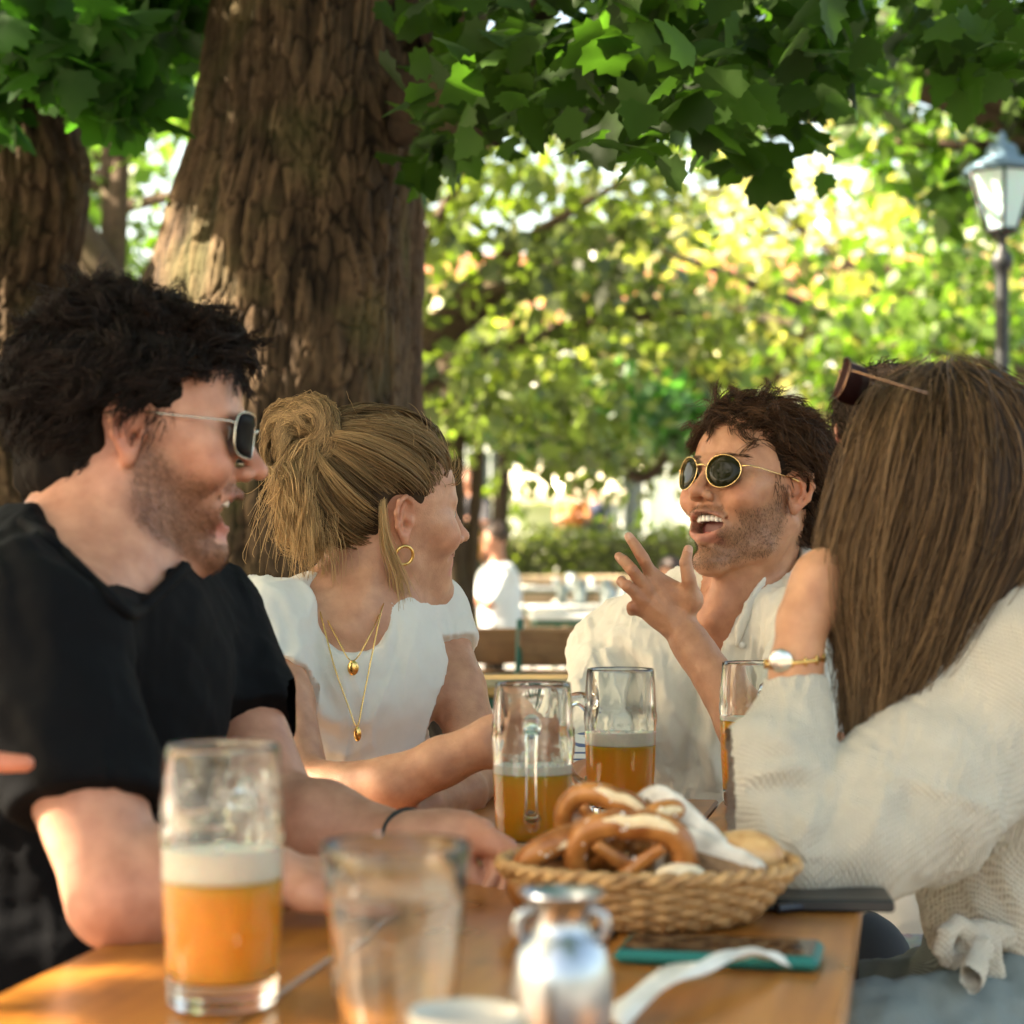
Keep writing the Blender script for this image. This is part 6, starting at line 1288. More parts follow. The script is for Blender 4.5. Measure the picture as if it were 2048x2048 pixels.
def trunk_mesh(name, prof, mat, parent, na=260, nz=420, col0=(.012, .008, .005), col1=(.095, .062, .036), depth=.016, seed=0, lobes=.04):
    """prof: list of (x, y, z, radius) along the stem, bark plates carved into the mesh"""
    prof = np.array(prof, float); t = np.linspace(0, len(prof)-1, nz); c = smooth_path(prof[:, :3], nz); r = smooth_path(np.stack([prof[:, 3]]*3, 1), nz)[:, 0]
    a = np.arange(na)/na*2*math.pi; g = np.random.default_rng(seed); T = np.gradient(c, axis=0); T /= np.linalg.norm(T, axis=1)[:, None]
    u = np.cross(A(0, 1, 0)[None], T); u = unit_rows(u); w = np.cross(T, u); ln = np.concatenate([[0], np.cumsum(np.linalg.norm(np.diff(c, axis=0), axis=1))])
    AA, LL = np.meshgrid(a, ln); rr = r[:, None]*np.ones(na); 
    cyl = np.stack([np.cos(AA)*.30, np.sin(AA)*.30, LL*.36], -1).reshape(-1, 3)
    warp = np.stack([snoise(cyl, 2.4, seed+1, 3), snoise(cyl, 2.4, seed+2, 3), snoise(cyl, 2.4, seed+3, 3)], 1)*.045
    p = (cyl+warp); cell = .021
    # distance to cell borders on a jittered grid (Worley) in the unrolled surface
    ua = (np.arctan2(p[:, 1], p[:, 0])*.30*1.0)/cell; ub = p[:, 2]/(cell*1.5); per = int(round(2*math.pi*.30/cell)); ua = ua*per/(2*math.pi*.30/cell)
    i0 = np.floor(ua).astype(int); j0 = np.floor(ub).astype(int); d1 = np.full(len(p), 9.); d2 = np.full(len(p), 9.); idn = np.zeros(len(p))
    rnd = g.uniform(0, 1, size=(per, 1024, 3))
    for di in (-1, 0, 1):
        for dj in (-1, 0, 1):
            i = (i0+di) % per; j = (j0+dj) % 1024; q = rnd[i, j]; dx = i0+di+q[:, 0]-ua; dy = j0+dj+q[:, 1]-ub; d = np.sqrt(dx*dx+dy*dy)
            cl = d < d1; d2 = np.where(cl, d1, np.minimum(d2, d)); idn = np.where(cl, q[:, 2], idn); d1 = np.minimum(d1, d)
    edge = np.clip((d2-d1)/.22, 0, 1); edge = edge*edge*(3-2*edge); fine = snoise(cyl*A(1, 1, .5), 16, seed+6, 4)
    h = (edge*(.32+.42*idn)+.6*fine+.20).reshape(nz, na)
    rr = rr*(1+lobes*np.sin(AA*3+LL*1.2+seed)+lobes*.6*np.sin(AA*5-LL*.8)+.03*snoise(cyl, 1.3, seed+9, 2).reshape(nz, na))+depth*(h-.6)
    V = c[:, None]+rr[..., None]*(np.cos(AA)[..., None]*u[:, None]+np.sin(AA)[..., None]*w[:, None])
    idx = np.arange(nz*na).reshape(nz, na); nx = np.roll(idx, -1, 1); Q = np.stack([idx[:-1], nx[:-1], nx[1:], idx[1:]], -1).reshape(-1, 4)
    hh = np.clip(h.reshape(-1), 0, 1)[:, None]; C = (np.array(col0)*(1-hh)+np.array(col1)*hh)*(.8+.4*idn[:, None])
    return mesh_obj(name, V.reshape(-1, 3), Q, mat, parent, True, cols=C)
def limb(name, pts, rs, mat, parent, col=(.10, .07, .045)):
    mb = MB(); n = max(12, len(pts)*7); p = smooth_path(pts, n); r = np.interp(np.linspace(0, len(rs)-1, n), range(len(rs)), rs); g = np.random.default_rng(len(pts)); mb.tube(p, r*(1+.06*g.normal(size=n)), 14)
    V = np.concatenate(mb.V); return mesh_obj(name, V, mb.F, mat, parent, True, cols=np.ones((len(V), 3))*np.array(col))
G0 = np.random.default_rng(17)
maple = maple_template(); small = small_template()
nearleaf = leaf_mat('maple leaf', .5, .5, .22); farleaf = leaf_mat('foliage leaf', .33, .5, .75)
RAYS = []
def gap(p, r): RAYS.append((np.asarray(p, float), r))
def lit(pos):
    """leaves standing in the way of the openings through which the sun reaches the scene are left out"""
    k = np.ones(len(pos), bool)
    for p, r in RAYS:
        d = pos-p; t = d @ SUNV; q = d-t[:, None]*SUNV; dist = np.linalg.norm(q, axis=1); k &= ~((t > .15) & (dist < r))
    return k
def main_tree():
    d = 4.65; X = lambda px, dd=d: (px-1024)*dd/F_PX; Z = lambda py, dd=d: CZ-(py-HOR)*dd/F_PX
    t = empty('maple_tree', (X(560), d, 0)); tag(t, 'thick leaning maple with sunlit patch on its bark behind the blonde woman', 'tree')
    bm = bark_mat('maple bark', 0, 0)
    pr = []
    for py, xl, xr in ((2020, 60, 1010), (1700, 150, 930), (1400, 215, 870), (1100, 240, 838), (800, 255, 835), (600, 275, 838), (450, 300, 838), (300, 342, 842), (150, 372, 848), (0, 396, 852), (-200, 420, 850), (-500, 430, 830), (-900, 440, 800)):
        r = (xr-xl)/2*d/F_PX; pr.append((X((xl+xr)/2), d+.20, Z(py), r*.955))
    pr = [(p[0], p[1], max(p[2], -.05+i*.001), p[3]) for i, p in enumerate(pr)]
    trunk_mesh('trunk', pr, bm, t, 420, 560, seed=3, depth=.015)
    d2 = 5.5
    trunk_mesh('second_stem', [(X(765, d2), d2, -.05, .26), (X(765, d2), d2, .6, .18), (X(762, d2), d2, 1.3, .115), (X(768, d2), d2, 1.9, .105), (X(775, d2), d2, 2.6, .10), (X(790, d2), d2, 3.6, .10)], bm, t, 160, 300, seed=5, depth=.014, col0=(.03, .02, .013), col1=(.13, .085, .055))
    for pts, rs in ((((840, 205, 4.7), (900, 190, 4.6), (965, 150, 4.5), (1040, 60, 4.4), (1150, -90, 4.3)), (.10, .065, .055, .05, .04)), (((830, 60, 4.8), (900, 20, 4.8), (960, -60, 4.8), (1000, -300, 4.7)), (.12, .09, .075, .06)), (((800, 260, 4.7), (870, 245, 4.6), (930, 260, 4.5), (1000, 285, 4.4)), (.045, .03, .022, .010)),
            (((400, -200, 4.5), (250, -420, 4.2), (50, -600, 3.8), (-200, -700, 3.3)), (.16, .12, .09, .05)), (((700, -500, 4.6), (900, -800, 3.8), (1100, -1000, 2.8)), (.13, .09, .06)), (((1000, -50, 4.4), (1300, -40, 4.2), (1600, -60, 4.0), (1900, -120, 3.9)), (.035, .025, .018, .010))):
        limb('limb', [P(*q) for q in pts], rs, bm, t, (.045, .03, .02))
    # crown: hanging boughs in view, and an unseen leaf roof added for shade
    g = G0; B = []
    def bough(x0, y0, x1, y1, dd, n, r): 
        for i in range(n): f = (i+.5)/n; q = P(x0+(x1-x0)*f+g.normal()*18, y0+(y1-y0)*f+g.normal()*18, dd+g.normal()*.22); B.append((q, (r*1.15, r*1.2, r*.8), r*r))
    bough(860, 90, 1560, 60, 4.0, 12, .24); bough(900, 170, 1280, 190, 4.1, 8, .17); bough(1150, 150, 1500, 200, 3.7, 7, .16); bough(1250, -10, 2100, 10, 4.2, 12, .20)
    bough(860, 300, 960, 260, 4.3, 3, .10); bough(1240, 250, 1330, 240, 3.7, 2, .10); bough(1500, 120, 1600, 300, 4.0, 4, .11); bough(1990, 30, 2080, 130, 3.9, 5, .13); bough(1880, 60, 2000, 120, 4.2, 4, .12); bough(1000, 240, 1090, 300, 4.2, 3, .09); bough(1560, 60, 1720, 150, 4.4, 5, .14)
    bough(850, 330, 900, 380, 4.4, 2, .07); bough(1190, 300, 1260, 320, 3.8, 2, .07); bough(1500, 330, 1560, 360, 4.0, 2, .07); bough(1330, 200, 1420, 260, 4.0, 3, .10)
    B = [b for b in B if g.uniform() < .62]
    pos, k = blob_pts(B, 820, g, .1); cols = green(len(pos), g, (.030, .064, .009), .5, .10)
    leaves('crown', pos, .088, cols, nearleaf, t, maple, 21, .55, lit)
    R = []
    for i in range(330): R.append((A(g.uniform(-7.5, 2.6), g.uniform(-1.6, 7.6), 2.95+g.uniform(0, 2.8)), (.75, .75, .42), 1.))
    R = [b for b in R if not (b[0][2] < CZ+1180*b[0][1]/F_PX+.42 and b[0][1] > 1.2)]
    for q in ((1800, 1500, 1.8), (1920, 1380, 1.85), (1660, 1600, 1.78), (1560, 1480, 1.8), (2040, 1600, 1.9), (1980, 1300, 1.9), (1600, 1200, 1.9), (1700, 1850, 1.5)):
        for s_ in (4.3, 5.6): R.append((P(*q)+SUNV*s_, (.42, .42, .34), 2.2))  # leaf clumps added on the sun's path to shade blouse and table
    for q in ((1430, 900, 2.75), (1440, 1040, 2.75), (1400, 1300, 2.8), (1550, 1150, 2.8), (1330, 1420, 2.8), (1500, 1400, 2.7), (1310, 1180, 2.55)):
        for s_ in (4.2, 5.4): R.append((P(*q)+SUNV*s_, (.36, .36, .3), 2.0))  # further added clumps that keep the sun off the laughing man
    pos, k = blob_pts(R, 44000, g, .1); vis = pos[:, 2] < CZ+1120*pos[:, 1]/F_PX+.05; pos = pos[~vis]
    leaves('unseen_shade_crown', pos, .15, green(len(pos), g, (.03, .075, .010), .3, .05), nearleaf, t, small, 22, .3, lit)
    return t
def left_tree():
    d = 5.2; X = lambda px: (px-1024)*d/F_PX; Z = lambda py: CZ-(py-HOR)*d/F_PX
    t = empty('old_tree', (X(-40), d, 0)); tag(t, 'dark rough barked tree cut off by the left edge, with sun on its flaring base', 'tree')
    pr = []
    for py, xl, xr in ((1950, -420, 420), (1500, -360, 330), (1000, -320, 240), (780, -300, 190), (650, -290, 145), (560, -270, 132), (480, -250, 145), (400, -240, 160), (320, -235, 163), (220, -230, 140), (120, -240, 118), (0, -250, 100), (-300, -260, 80), (-800, -270, 60)):
        r = (xr-xl)/2*d/F_PX; pr.append((X((xl+xr)/2), d+.15, max(Z(py), -.05), r*.96))
    trunk_mesh('trunk', pr, bark_mat('old bark', 0, 0, .2), t, 320, 460, seed=8, depth=.016, lobes=.05)
    g = G0; B = []
    for i in range(10): B.append((P(g.uniform(-120, 200), g.uniform(60, 230), 4.6+g.normal()*.2), (.16, .16, .12), 1.))
    for i in range(12): B.append((P(g.uniform(40, 390), g.uniform(-140, 40), 5.0+g.normal()*.3), (.22, .24, .16), 1.5))
    pos, k = blob_pts(B, 700, g, .1); leaves('crown', pos, .115, green(len(pos), g, (.03, .085, .012), .35, .06), nearleaf, t, maple, 23, .5, lit)
    limb('limb', [P(60, -100, 5.2), P(160, -160, 5.0), P(300, -120, 5.0)], (.07, .05, .03), bark_mat('limb bark', 0, 0), t)
    return t
def bg_tree(x, y, crown, R, n, size, base, label, trunk_r=.18, yellow=.12, nb=26, s=(.22, .42), seed=0, lean=0, stem=True, group='trees of the beer garden', cut=None, name='garden_tree'):
    g = np.random.default_rng(100+seed); t = empty(name, (x, y, 0)); tag(t, label, 'tree', group)
    bm = bark_mat('grey brown bark', 0, 0, .2)
    c = np.asarray(crown, float)
    limb('trunk', [A(x, y, -.05), A(x+lean*.3, y, c[2]*.35), A(x+lean*.7, y, c[2]*.7), A(c[0], c[1], c[2])], (trunk_r*1.5, trunk_r, trunk_r*.8, trunk_r*.4), bm, t, (.085, .06, .04))
    B = sub_blobs(c, R, nb, g, s)
    for b in B[:8]: limb('limb', [A(x+lean*.6, y, c[2]*.62), (A(x+lean, y, c[2]*.8)+b[0])/2, b[0]], (trunk_r*.4, trunk_r*.28, trunk_r*.1), bm, t, (.085, .06, .04))
    pos, k = blob_pts(B, n, g, .15)
    tone = g.uniform(.45, 1.5, len(B))[k][:, None]*np.array((1., 1., 1.)); warm = (g.uniform(size=len(B)) < yellow*1.5)[k][:, None]
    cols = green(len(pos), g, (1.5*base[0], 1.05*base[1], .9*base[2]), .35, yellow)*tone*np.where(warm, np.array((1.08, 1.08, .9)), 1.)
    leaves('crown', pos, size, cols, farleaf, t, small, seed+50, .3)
    return t
def proj(p): return 1024+p[:, 0]/p[:, 1]*F_PX, HOR-(p[:, 2]-CZ)/p[:, 1]*F_PX
def ground():
    m, t, b = newmat('gravel ground'); tc = N_(t, 'ShaderNodeTexCoord'); n = N_(t, 'ShaderNodeTexNoise', i_Scale=1.2, i_Detail=4.0); n2 = N_(t, 'ShaderNodeTexVoronoi', i_Scale=60.0); t.links.new(tc.outputs['Object'], n.inputs[0]); t.links.new(tc.outputs['Object'], n2.inputs[0])
    mx = N_(t, 'ShaderNodeMix', data_type='RGBA', blend_type='MULTIPLY'); mx.inputs[0].default_value = .6; t.links.new(ramp(t, [(.3, (.19, .18, .165)), (.7, (.30, .285, .26))], n.outputs[0]), mx.inputs[6]); t.links.new(n2.outputs['Color'], mx.inputs[7]); t.links.new(mx.outputs[2], b.inputs['Base Color']); b.inputs['Roughness'].default_value = .95
    bp = N_(t, 'ShaderNodeBump', i_Strength=.6, i_Distance=.01); t.links.new(n2.outputs[0], bp.inputs['Height']); t.links.new(bp.outputs[0], b.inputs['Normal'])
    o = mesh_obj('ground', [(-300, -60, 0), (300, -60, 0), (300, 700, 0), (-300, 700, 0)], [[0, 1, 2, 3]], m, None, False); tag(o, kind='structure')
    # raised lawn bank behind the garden
    lm = simple('lawn', (.07, .115, .02), .9, noise=.4, nscale=3, bump=.4, bscale=60)
    V = []; Fc = []; xs = np.linspace(-40, 60, 41); pr = [(23.5, .003), (24.5, .35), (28, .75), (36, 1.0), (80, 1.2)]
    for x in xs:
        for y, z in pr: V.append((x, y+.8*math.sin(x*.3), z+(.06*math.sin(x*.9) if z > .1 else 0)))
    n_ = len(pr)
    for i in range(len(xs)-1):
        for j in range(n_-1): Fc.append([i*n_+j, (i+1)*n_+j, (i+1)*n_+j+1, i*n_+j+1])
    tag(mesh_obj('lawn', V, Fc, lm), kind='structure')
    # small litter seen beside the table
    mb = MB(); c = P(1772, 1905, 1.0); k = CZ/(CZ-c[2]); q = A(0, 0, CZ)+(c-A(0, 0, CZ))*k; q[2] = .004; mb.box(q, A(.05, .02, .002), rotz(.2), .001)
    tag(mb.build('paper_scrap', simple('scrap paper', (.7, .7, .7), .8)), 'small white paper scrap on the dark ground right of the table', 'paper scrap')
def box_wall(name, x0, x1, y0, y1, z0, z1, mat, label, cat):
    mb = MB(); n = int((x1-x0)/1.2); 
    for i in range(n): a = x0+(x1-x0)*i/n; w = (x1-x0)/n; mb.box(A(a+w/2, (y0+y1)/2, (z0+z1)/2), A(w/2-.01, (y1-y0)/2, (z1-z0)/2), None, .03)
    mb.box(A((x0+x1)/2, (y0+y1)/2, z1+.05), A((x1-x0)/2+.05, (y1-y0)/2+.06, .05), None, .015)
    return tag(mb.build(name, mat), label, cat)
def stone_wall():
    sm = simple('sandstone', (.33, .25, .155), .9, noise=.3, nscale=3.5, bump=.6, bscale=30)
    box_wall('stone_wall', -1.6, 9.5, 22.2, 22.6, 0, .78, sm, 'low tan stone retaining wall behind the garden tables', 'stone wall')
def hedge():
    g = G0; t = empty('hedge', (2.5, 25.5, 0)); tag(t, 'long low clipped olive green hedge above the stone wall', 'hedge')
    n = 26000; pos = np.stack([g.uniform(-3, 11, n), g.uniform(25, 26.2, n), g.uniform(.35, 1.45, n)+.04*g.normal(size=n)], 1); k = (g.uniform(size=n) < .6) | (pos[:, 1] < 25.3) | (pos[:, 2] > 1.3)
    leaves('foliage', pos[k], .10, green(k.sum(), g, (.085, .10, .018), .4, .15), farleaf, t, small, 77, .0)
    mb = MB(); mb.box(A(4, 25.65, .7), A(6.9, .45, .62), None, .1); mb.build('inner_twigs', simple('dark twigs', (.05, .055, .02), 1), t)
def building():
    t = empty('white_building', (2.0, 46, 0)); tag(t, 'white rendered building with tall windows seen under the far trees', 'building')
    wm = simple('white render', (.82, .80, .75), .9, noise=.06, nscale=1.2); mb = MB(); mb.box(A(4, 48, 3.2), A(13, 2, 3.2), None, .02); mb.build('wall', wm, t)
    gl = simple('window glass', (.05, .06, .07), .08); fr_ = simple('white frame', (.8, .8, .78), .5)
    for i in range(8):
        x = -6.5+i*3.0; mb = MB(); mb.box(A(x, 45.985, 2.6), A(.55, .02, .95)); w = mb.build('window', gl, t)
        mb = MB(); 
        for s in (-1, 1): mb.box(A(x+s*.58, 45.95, 2.6), A(.05, .05, 1.0))
        mb.box(A(x, 45.95, 3.6), A(.63, .05, .05)); mb.box(A(x, 45.93, 1.6), A(.68, .08, .05)); mb.box(A(x, 45.96, 2.6), A(.025, .03, .95)); mb.build('frame', fr_, w)
    mb = MB(); mb.add([(-9.5, 45.5, 6.4), (17.5, 45.5, 6.4), (17.5, 50.5, 6.4), (-9.5, 50.5, 6.4), (-8, 48, 8.4), (16, 48, 8.4)], [[0, 1, 5, 4], [1, 2, 5], [2, 3, 4, 5], [3, 0, 4], [3, 2, 1, 0]]); mb.build('roof', simple('roof tile', (.28, .10, .05), .9, noise=.2, nscale=8), t)
def kiosk():
    """market tent / serving stall with lit globes"""
    c = P(1110, 1120, 30); c[2] = 1.0; x = c[0]; t = empty('serving_tent', (x, 30, 1.0)); tag(t, 'beige canopy serving tent with hanging globe lamps behind the hedge', 'tent')
    cv = simple('beige canvas', (.62, .56, .42), .9, noise=.05, nscale=3); mb = MB(); z0, z1 = 2.05, 2.62; w = 1.02; y0, y1 = 29.2, 31.4
    mb.add([(x-w, y0, z0), (x+w, y0, z0), (x+w, y1, z0), (x-w, y1, z0), (x-w*.4, 30.3, z1), (x+w*.4, 30.3, z1)], [[0, 1, 5, 4], [1, 2, 5], [2, 3, 4, 5], [3, 0, 4]]); mb.box(A(x, y0, z0-.09), A(w, .012, .09)); mb.build('canopy', cv, t)
    ps = simple('white pole', (.7, .7, .68), .5)
    for sx in (-1, 1):
        for yy in (y0+.05, y1-.05): mb = MB(); mb.tube([A(x+sx*(w-.05), yy, .95), A(x+sx*(w-.05), yy, z0)], .03, 8); mb.build('pole', ps, t, True)
    mb = MB(); mb.box(A(x+.42, 29.6, 1.35), A(.42, .25, .42), None, .02); mb.build('counter', simple('orange brown wood', (.35, .15, .05), .6, noise=.2, nscale=6), t)
    mb = MB(); mb.box(A(x-.45, 31.2, 1.5), A(.55, .02, .5), None, .01); mb.build('back_panel', simple('white panel', (.85, .85, .84), .8), t)
    em, tt_, b = newmat('lit globe'); b.inputs['Base Color'].default_value = (1, .9, .7, 1); b.inputs['Emission Color'].default_value = (1, .85, .55, 1); b.inputs['Emission Strength'].default_value = 5
    for px, py in ((1114, 970), (1290, 940), (1186, 862), (1262, 952)):
        q = P(px, py, 29.0 if px < 1200 else 32.); mb = MB(); a = np.linspace(0, math.pi, 10); mb.lathe(np.stack([np.sin(a)*.075, np.cos(a)*.075], 1), q, 14); L = empty('globe_lamp', tuple(q)); tag(L, {1114: 'round glowing lamp hanging at the front edge of the beige tent', 1290: 'large glowing lamp farthest to the right beside the laughing man', 1186: 'glowing lamp hanging highest above the beige tent', 1262: 'glowing lamp under the curved dark branch'}[px], 'lamp', 'glowing globe lamps')
        mb.build('globe', em, L, True); mb = MB(); mb.tube([q+A(0, 0, .07), q+A(0, 0, .9)], .006, 6); mb.build('cord', simple('black cord', (.02, .02, .02), .6), L, True)
def bg_person(x, y, z, top, pants, hair, face, label, s=1.0, seed=0, arms=.4):
    """seated figure on a bench, facing angle face"""
    F = Field(axis(-.42, .42, .014), axis(-.32, .62, .014), axis(-.55, .95, .014))
    nb = A(0, .03, .58); fr = Frame(np.eye(3), A(0, .06, .74), 1.0)
    F.ell(fr.pt((0, -.012, .03)), (.074, .094, .088), .01); F.ell(fr.pt((0, .03, -.03)), (.056, .060, .075), .03); F.rc(fr.pt((0, .09, .02)), fr.pt((0, .112, -.016)), .008, .011, .01)
    F.rc(fr.pt((0, -.02, -.05)), nb, .05, .055, .02); F.rc(A(0, 0, .08), A(0, .03, .42), .14, .15, .08)
    for q in (-1, 1):
        sh = A(q*.18, .02, .50); el = A(q*.22, .10+arms*.2, .27); wr = A(q*.10, .34, .30+arms*.08); F.rc(nb-A(0, 0, .06), sh, .05, .055, .04); F.rc(sh, el, .05, .04, .02); F.rc(el, wr, .038, .028, .02); F.ell(wr+A(-q*.02, .06, 0), (.035, .05, .02), .02)
        hp = A(q*.09, .02, .02); kn = A(q*.13, .45, .03); ft = A(q*.13, .42, -.42); F.rc(hp, kn, .085, .062, .04); F.rc(kn, ft, .06, .045, .03); F.rc(ft, ft+A(0, .14, -.02), .045, .035, .02)
    V, Q = F.mesh(); C = np.ones((len(V), 3))*np.array(SK_L); R = rotz(face-math.pi/2); off = A(x, y, z)
    o = person(label, 'guests at the tables behind', off, V @ R.T*s+off, Q, C, skin)
    T = Field(axis(-.36, .36, .014), axis(-.3, .4, .014), axis(-.1, .66, .014)); T.rc(A(0, 0, .06), A(0, .03, .42), .158, .168, .08)
    for q in (-1, 1): sh = A(q*.18, .02, .50); el = A(q*.22, .10+arms*.2, .27); T.rc(nb-A(0, 0, .07), sh, .062, .066, .04); T.rc(sh, sh+(el-sh)*.8, .064, .058, .02)
    T.ell(nb+A(0, .02, .05), (.07, .07, .06), .005, 'sub')
    V, Q = T.mesh(); N = vnormals(V, Q); V = V+N*(.008*snoise(V, 5, seed, 3))[:, None]; mesh_obj('top', V @ R.T*s+off, Q, simple('top cloth', top, .9), o)
    T = Field(axis(-.3, .3, .014), axis(-.2, .6, .014), axis(-.48, .2, .014)); T.ell(A(0, 0, .03), (.17, .14, .12), .03)
    for q in (-1, 1): hp = A(q*.09, .02, .02); kn = A(q*.13, .45, .03); ft = A(q*.13, .42, -.42); T.rc(hp, kn, .097, .074, .04); T.rc(kn, ft, .072, .056, .03)
    V, Q = T.mesh(); mesh_obj('trousers', V @ R.T*s+off, Q, simple('trouser cloth', pants, .9), o)
    T = Field(axis(-.12, .12, .010), axis(-.12, .2, .010), axis(.6, .92, .010)); T.ell(fr.pt((0, -.02, .05)), (.088, .10, .088), .01); T.ell(fr.pt((0, .10, -.01)), (.10, .07, .08), .01, 'sub')
    V, Q = T.mesh(); N = vnormals(V, Q); V = V+N*(.008*snoise(V, 30, seed+1, 2))[:, None]; mesh_obj('hair', V @ R.T*s+off, Q, simple('hair colour', hair, .6), o)
    return o
def far_table(x, y, ang, label, col, L=1.1, w=.3, h=.76):
    R = rotz(ang); t = empty('far_table', (x, y, 0)); t.name = 'garden_table'; tag(t, label, 'table', 'tables of the beer garden'); c = A(x, y, 0)
    mb = MB(); mb.box(c+A(0, 0, h-.0125), A(L, w, .0125), R, .004); mb.build('tabletop', col, t)
    st = simple('green table steel', (.004, .075, .04), .45); mb = MB(); mb.box(c+A(0, 0, h-.042), A(L-.02, w-.02, .014), R, .003); mb.build('apron', st, t)
    for s in (-1, 1):
        mb = MB()
        for v in (-1, 1): mb.tube([c+R @ A(s*(L-.25), v*w*.8, h-.05), c+R @ A(s*(L-.2), v*w*.9, .01)], .012, 8)
        mb.tube([c+R @ A(s*(L-.22), w*.85, .25), c+R @ A(s*(L-.22), -w*.85, .25)], .010, 8); mb.build('leg_frame', st, t, True)
    return t
def folding_chair(x, y, ang, label, wood):
    R = rotz(ang); c = A(x, y, 0); t = empty('folding_chair', (x, y, 0)); tag(t, label, 'chair', 'folding chairs behind'); st = simple('green chair steel', (.01, .10, .06), .45)
    for s in (-1, 1):
        mb = MB(); mb.tube([c+R @ A(s*.20, -.22, .01), c+R @ A(s*.20, .02, .45), c+R @ A(s*.20, .20, .88)], .010, 8); mb.build('back_frame', st, t, True)
        mb = MB(); mb.tube([c+R @ A(s*.185, .22, .01), c+R @ A(s*.185, -.20, .45)], .010, 8); mb.build('leg', st, t, True)
    mb = MB()
    for i in range(6): mb.box(c+R @ A(0, -.19+i*.07, .455), A(.20, .028, .008), R, .002)
    mb.build('seat', wood, t)
    mb = MB()
    for z, yy in ((.80, .168), (.68, .120)): mb.box(c+R @ A(0, yy, z), A(.20, .010, .052), R, .003)
    mb.build('backrest', wood, t)
    return t
def street_lamp():
    d = 9.0; X = lambda px: (px-1024)*d/F_PX; Z = lambda py: CZ-(py-HOR)*d/F_PX; x = X(2004); t = empty('street_lamp', (x, d, 0)); tag(t, 'old fashioned black post lantern with milky panes and blue metal cap', 'street lamp')
    bk = simple('black iron', (.012, .014, .016), .5); mb = MB(); c0 = A(x, d, 0)
    mb.lathe([(.10, 0), (.10, .06), (.06, .10), (.05, .5), (.034, .6), (.030, Z(560)), (.030, Z(540)), (.046, Z(535)), (.050, Z(520)), (.040, Z(508)), (.022, Z(500)), (.020, Z(475)), (.05, Z(468)), (.001, Z(466))], c0, 20, cap0=True); mb.build('post', bk, t, True)
    n = 6; zb, zt = Z(462), Z(345); rb, rt = .075, .162; gl, tt_, b = newmat('milky lantern glass'); b.inputs['Base Color'].default_value = (.80, .78, .74, 1); b.inputs['Roughness'].default_value = .5; b.inputs['Subsurface Weight'].default_value = .6; b.inputs['Subsurface Scale'].default_value = .05
    cr = [(math.cos(i/n*6.283+.35), math.sin(i/n*6.283+.35)) for i in range(n)]
    for i in range(n):
        a, b_ = cr[i], cr[(i+1) % n]; V = [c0+A(a[0]*rb, a[1]*rb, zb), c0+A(b_[0]*rb, b_[1]*rb, zb), c0+A(b_[0]*rt, b_[1]*rt, zt), c0+A(a[0]*rt, a[1]*rt, zt)]; ce = A(x, d, 0); W = [v+(ce*A(1, 1, 0)+A(0, 0, v[2])-v)*.04 for v in V]
        mesh_obj('pane', V+W, [[0, 1, 2, 3], [7, 6, 5, 4], [0, 4, 5, 1], [1, 5, 6, 2], [2, 6, 7, 3], [3, 7, 4, 0]], gl, t, False)
    mb = MB()
    for i in range(n): a = cr[i]; mb.tube([c0+A(a[0]*rb, a[1]*rb, zb), c0+A(a[0]*rt, a[1]*rt, zt)], .0085, 6)
    for r, z in ((rb, zb), (rt, zt)): mb.tube([c0+A(q[0]*r, q[1]*r, z) for q in cr], .010, 6, closed=True)
    mb.build('lantern_frame', bk, t, True)
    mb = MB(); mb.lathe([(rt+.015, zt), (rt-.02, zt+.04), (.07, zt+.075), (.075, zt+.09), (.06, zt+.12), (.02, zt+.14), (.018, zt+.17), (.001, zt+.19)], c0, 24, cap0=True); mb.build('cap', simple('blue painted metal', (.12, .20, .27), .45, .2), t, True)
